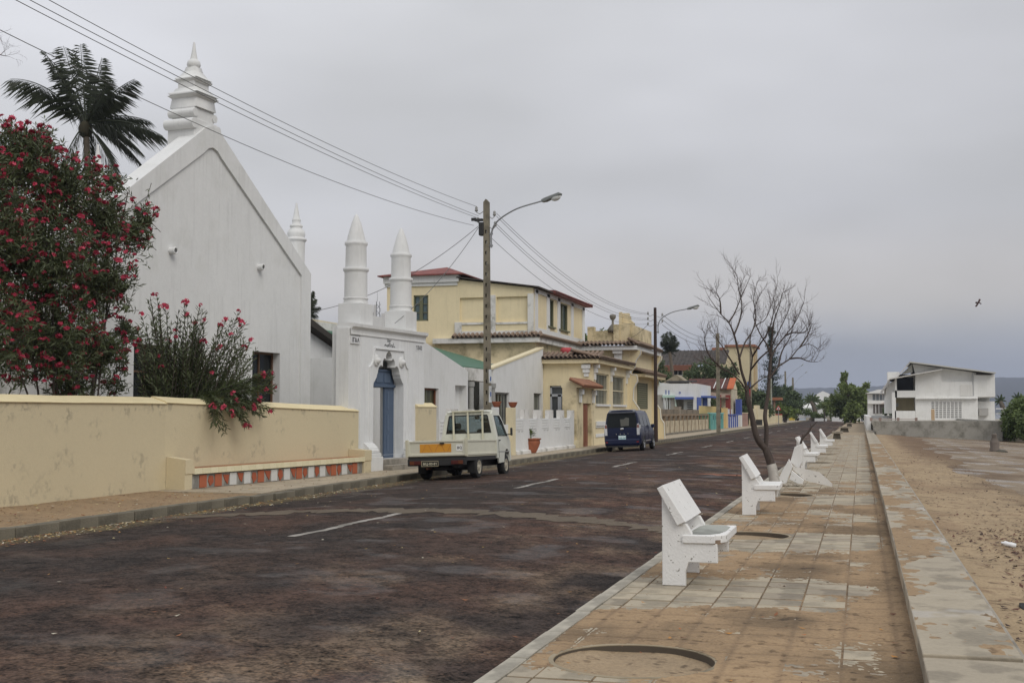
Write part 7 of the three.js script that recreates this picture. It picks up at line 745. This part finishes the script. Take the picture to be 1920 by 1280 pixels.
{ // sea villa on its retaining wall
  const w = thing('retaining_wall', 'stained grey concrete retaining wall below the white sea villa', 'wall'), Z = -93, P = (u, v, z = Z) => { const p = onZ(u, v, z); return [p.x, p.y]; }; const a = P(1633, 789), b = P(1644, 813), c = P(1880, 823), d = P(1881, 789); part(w, 'wall_face', [pz([[b[0], -.9], [c[0], -.9], [d[0], d[1]], [a[0], a[1]], [b[0], b[1]]], Z - .5, Z)], mat(.36, .35, .32, { map: T.dirty, bumpMap: T.conB, bumpScale: .02 })); part(w, 'return_wall', [bx(d[0] - .5, d[0], -.9, d[1], Z - 40, Z - .5)], mat(.36, .35, .32, { map: T.dirty }));
  for (const u of [1634, 1651, 1685, 1719]) { const q = P(u, 789); part(w, 'post', [bx(q[0] - .09, q[0] + .09, q[1], q[1] + .24, Z - .35, Z - .1)], mat(.36, .27, .24, { map: T.dirty })); } part(w, 'rail', [bx(P(1634, 785)[0], P(1719, 785)[0], P(1634, 786)[1], P(1634, 784.5)[1], Z - .28, Z - .16)], mat(.5, .44, .41)); rebase(w);
  struct('terrace', [bx(.95, 16, -.9, .92, -230, Z - .51)], M.concrete);
  const h = thing('sea_villa', 'modern white two storey villa with sloping roofs above the shore', 'house'), ZV = -130, Q = (u, v) => P(u, v, ZV), R = (u0, v0, u1, v1, z0, z1) => { const p = Q(u0, v1), q = Q(u1, v0); return bx(p[0], q[0], p[1], q[1], ZV + z0, ZV + z1); }; const wm = mat(.83, .83, .81, { map: T.plaster });
  { const p0 = Q(1718, 800), p1 = Q(1834, 748), hs = []; for (let i = 0; i < 8; i++) for (let j = 0; j < 9; j++) { const a = Q(1747.3 + i * 7.3, 755.4 + j * 3.45), b = Q(1752.8 + i * 7.3, 753.9 + j * 3.45); hs.push([[a[0], a[1]], [b[0], a[1]], [b[0], b[1]], [a[0], b[1]]]); } part(h, 'ground_wall', [pz([[p0[0], p0[1]], [p1[0], p0[1]], [p1[0], p1[1]], [p0[0], p1[1]]], ZV - .18, ZV, hs), bx(p0[0], p1[0], p0[1], p1[1], ZV - 10, ZV - 3), bx(p0[0], p0[0] + .2, p0[1], p1[1], ZV - 3, ZV - .18), bx(p1[0] - .2, p1[0], p0[1], p1[1], ZV - 3, ZV - .18)], wm); } part(h, 'upper_wall', [pz([Q(1717, 748), Q(1866, 745), Q(1866, 703), Q(1712, 682), Q(1717, 702)].map(p => p), ZV - 10, ZV - .25)], wm); part(h, 'upper_block', [pz([Q(1717, 748), Q(1834, 747), Q(1834, 715), Q(1766, 716), Q(1766, 693), Q(1717, 702)], ZV - .25, ZV + .1)], wm); part(h, 'end_block', [R(1826, 702, 1866, 744, -8, .05)], wm); part(h, 'slab_edge', [R(1717, 745.5, 1834, 748, .1, .35)], wm);
  part(h, 'main_roof', slabRoof(V(...Q(1706, 678), ZV + 1), V(...Q(1866, 698.5), ZV + 1), V(Q(1866, 698)[0], Q(1866, 698.5)[1], ZV - 11), V(Q(1706, 678)[0], Q(1706, 678)[1], ZV - 11), .12), mat(.55, .54, .50, { map: T.paint })); part(h, 'left_roof', slabRoof(V(...Q(1683, 705), ZV + .6), V(...Q(1707, 678.5), ZV + .6), V(Q(1707, 678)[0], Q(1707, 678.5)[1], ZV - 11), V(Q(1683, 705)[0], Q(1683, 705)[1], ZV - 11), .14), mat(.6, .58, .56, { map: T.paint })); part(h, 'porch_roof', slabRoof(V(...Q(1668, 710), ZV + 1.2), V(...Q(1766, 692), ZV + 1.2), V(Q(1766, 692)[0], Q(1766, 692)[1], ZV - 6), V(Q(1668, 710)[0], Q(1668, 710)[1], ZV - 6), .1), mat(.62, .60, .57, { map: T.paint })); part(h, 'side_roof', slabRoof(V(...Q(1655, 730), ZV - .5), V(...Q(1670, 709), ZV - .5), V(Q(1670, 709)[0], Q(1670, 709)[1], ZV - 12), V(Q(1655, 730)[0], Q(1655, 730)[1], ZV - 12), .35), mat(.6, .58, .56, { map: T.paint })); part(h, 'gable_infill', [pz([Q(1690, 702), Q(1712, 698), Q(1711, 682)], ZV - .6, ZV - .3)], mat(.55, .55, .50)); part(h, 'side_wall', [pz([Q(1662, 775), Q(1681, 775), Q(1681, 712), Q(1668, 718), Q(1662, 728)], ZV - 10, ZV - 1)], wm);
  part(h, 'balcony', [R(1679, 732, 1717, 745, -3, .1), R(1679, 709, 1682, 745, -.4, .1)], wm); part(h, 'balcony_back', [R(1680, 700, 1717, 733, -3.2, -3)], wm); part(h, 'balcony_dark_panel', [R(1683, 706, 1715, 733, -3, -2.95)], M.glassDark); part(h, 'porch_parapet', [R(1679, 770, 1717, 800, -.2, .1), R(1674, 735, 1680, 800, -.5, .1)], wm); part(h, 'porch_back', [R(1680, 745, 1717, 772, -3.2, -3)], M.cream); part(h, 'porch_pane', [R(1681, 755, 1687, 762, -2.99, -2.9)], mat(.7, .7, .7)); part(h, 'eave_gap', [pz([Q(1831, 698), Q(1862, 701.5), Q(1858, 703), Q(1831, 702.8)].reverse(), ZV + .06, ZV + .09)], mat(.06, .05, .045)); part(h, 'drain_pipe', [R(1824, 699, 1826, 742, .0, .12)], mat(.45, .45, .45)); part(h, 'recess_panel', [R(1801, 721, 1824, 742, .1, .14)], mat(.74, .73, .70, { map: T.plaster })); part(h, 'roof_box', [R(1667, 694, 1690, 712, -8, -5)], wm);  // a near-black sheet covers most of the balcony back wall
 part(h, 'rust_stain_panel', [R(1747, 767, 1753, 789, .001, .012)], mat(.5, .36, .22)); part(h, 'side_block', [R(1834, 752, 1868, 800, -8, -1)], wm); part(h, 'step_block', [R(1834, 745, 1860, 752, -8, -2)], wm); part(h, 'meter_box', [R(1838, 765, 1855, 779, -1, -.6)], mat(.42, .41, .39)); rebase(h);
  const hw = thing('hotel_wing', 'white low hotel wing with glazed balcony left of the sea villa', 'building'), ZH = -180, K = (u0, v0, u1, v1, z0, z1) => { const p = P(u0, v1, ZH), q = P(u1, v0, ZH); return bx(p[0], q[0], p[1], q[1], ZH + z0, ZH + z1); }; part(hw, 'wall', [K(1628, 738, 1668, 790, -6, 0)], wm); part(hw, 'roof', [pz([P(1623, 737.5, ZH), P(1672, 737.5, ZH), P(1672, 731, ZH), P(1648, 730, ZH)], ZH - 6, ZH + 1)], mat(.75, .75, .73)); for (let i = 0; i < 4; i++) part(hw, 'window', [K(1637 + i * 6.6, 739, 1642 + i * 6.6, 750, 0, .05)], mat(.20, .22, .24, { roughness: .2 })); part(hw, 'balcony_band', [K(1628, 751, 1668, 757, 0, .6)], wm); part(hw, 'ground_glazing', [K(1638, 758, 1668, 775, 0, .06)], mat(.16, .14, .13, { roughness: .3 })); part(hw, 'glazing_post', [K(1642, 758, 1643.3, 775, .06, .14), K(1648, 758, 1649.3, 775, .06, .14)], wm); part(hw, 'awning', [pz([P(1652, 757, ZH), P(1676, 757, ZH), P(1676, 747, ZH)], ZH + .1, ZH + 2)], mat(.6, .5, .45)); rebase(hw);
  const gw = thing('garden_wall_white', 'low white garden wall along the sea villa lawn', 'wall'); const x0 = onZ(1623, 780, -140).x; part(gw, 'panel', [bx(x0, x0 + .35, -.2, onZ(1623, 779, -150).y, -215, -108), bx(x0, onZ(1680, 780, -140).x, .5, onZ(1640, 779, -140).y, -140.4, -140)], M.white); part(gw, 'cap', [bx(x0 - .05, x0 + .4, onZ(1623, 779, -150).y, onZ(1623, 779, -150).y + .06, -215, -108)], M.white); rebase(gw);
  const rf = thing('white_railing', 'white post and rail fence right of the sea villa', 'fence'), ZR = -135, rr = (u0, v0, u1, v1) => { const p = P(u0, v1, ZR), q = P(u1, v0, ZR); return bx(p[0], q[0], p[1], q[1], ZR - .1, ZR); }; part(rf, 'rail', [rr(1868, 765, 1935, 767)], M.white); part(rf, 'rail', [rr(1868, 774.5, 1935, 776)], M.white); for (const u of [1882, 1899, 1916]) part(rf, 'post', [rr(u, 765, u + 2, 800)], M.white); rebase(rf);
  const pt = onY(1866, 846, -.17), p = thing('mooring_post', 'stubby weathered concrete post standing in the tidal mud', 'post'); part(p, 'shaft', [lathe([[0, -.2], [.24, -.2], [.24, .12], [.20, .2], [.23, .42], [.20, .5], [.12, .68], [.13, .82], [.08, .86], [0, .86]], 10)], mat(.20, .17, .15, { map: T.dirty })); part(p, 'foot', [new THREE.IcosahedronGeometry(.22, 1).scale(1.5, .5, 1).translate(.25, .0, .1)], mat(.08, .075, .06)); p.position.set(pt.x, -.19, pt.z);
}
{ // person walking far off on the promenade
  const t = thing('person', 'person in dark blue clothes walking on the far promenade', 'person'), z = -235, x = onZ(1617, 780, z).x; const body = [limb([V(0, 1.5, 0), V(0, 1.35, 0), V(0, 1.1, 0), V(0, .92, 0)], .2, .19, 10, 8), limb([V(.09, .95, 0), V(.1, .5, .08), V(.1, .06, .12)], .11, .06, 8, 8), limb([V(-.09, .95, 0), V(-.1, .5, -.1), V(-.1, .06, -.2)], .11, .06, 8, 8), limb([V(.2, 1.42, 0), V(.27, 1.15, .02), V(.25, .88, -.08)], .07, .045, 7, 8), limb([V(-.2, 1.42, 0), V(-.27, 1.15, -.02), V(-.25, .88, .08)], .07, .045, 7, 8), new THREE.SphereGeometry(.2, 10, 6).scale(1.15, .5, .7).translate(0, 1.44, 0)]; part(t, 'body', body, mat(.012, .02, .07)); part(t, 'head', [new THREE.SphereGeometry(.105, 12, 10).scale(.9, 1.15, 1).translate(0, 1.68, 0), cyl(.055, .055, .12, 8, 0, 1.48, 0)], mat(.10, .055, .035)); t.position.set(x, 0, z);
}
{ // bird
  const t = thing('bird', 'dark brown bird gliding in the sky above the sea villa', 'bird'), p = onZ(1835, 567, -38), L = new Leaves(); const q = (u, v, d = 0) => onZ(u, v, -38 + d).sub(p); part(t, 'body', [limb([q(1840, 569), q(1837, 567.5), q(1833.5, 567), q(1831.5, 567.5)], .012, .022, 7, 8), new THREE.SphereGeometry(.03, 8, 6).translate(q(1831.5, 567.3).x, q(1831.5, 567.3).y, 0)], mat(.06, .03, .025)); for (const [a, b, c, d] of [[[1833, 568.5], [1836, 568], [1832.5, 574], [1829, 574.2]], [[1834, 566.5], [1837, 567], [1839.8, 561], [1836.5, 560]]]) part(t, 'wing', slabRoof(q(...a, .05), q(...b, .0), q(...c, -.1), q(...d, .08), .012), mat(.075, .035, .03)); part(t, 'tail', [slabRoof(q(1838, 568), q(1838.5, 569.2), q(1841, 570), q(1840.3, 567.6), .008)], mat(.06, .03, .025)); t.position.copy(p);
}
renderer.render(scene, camera);
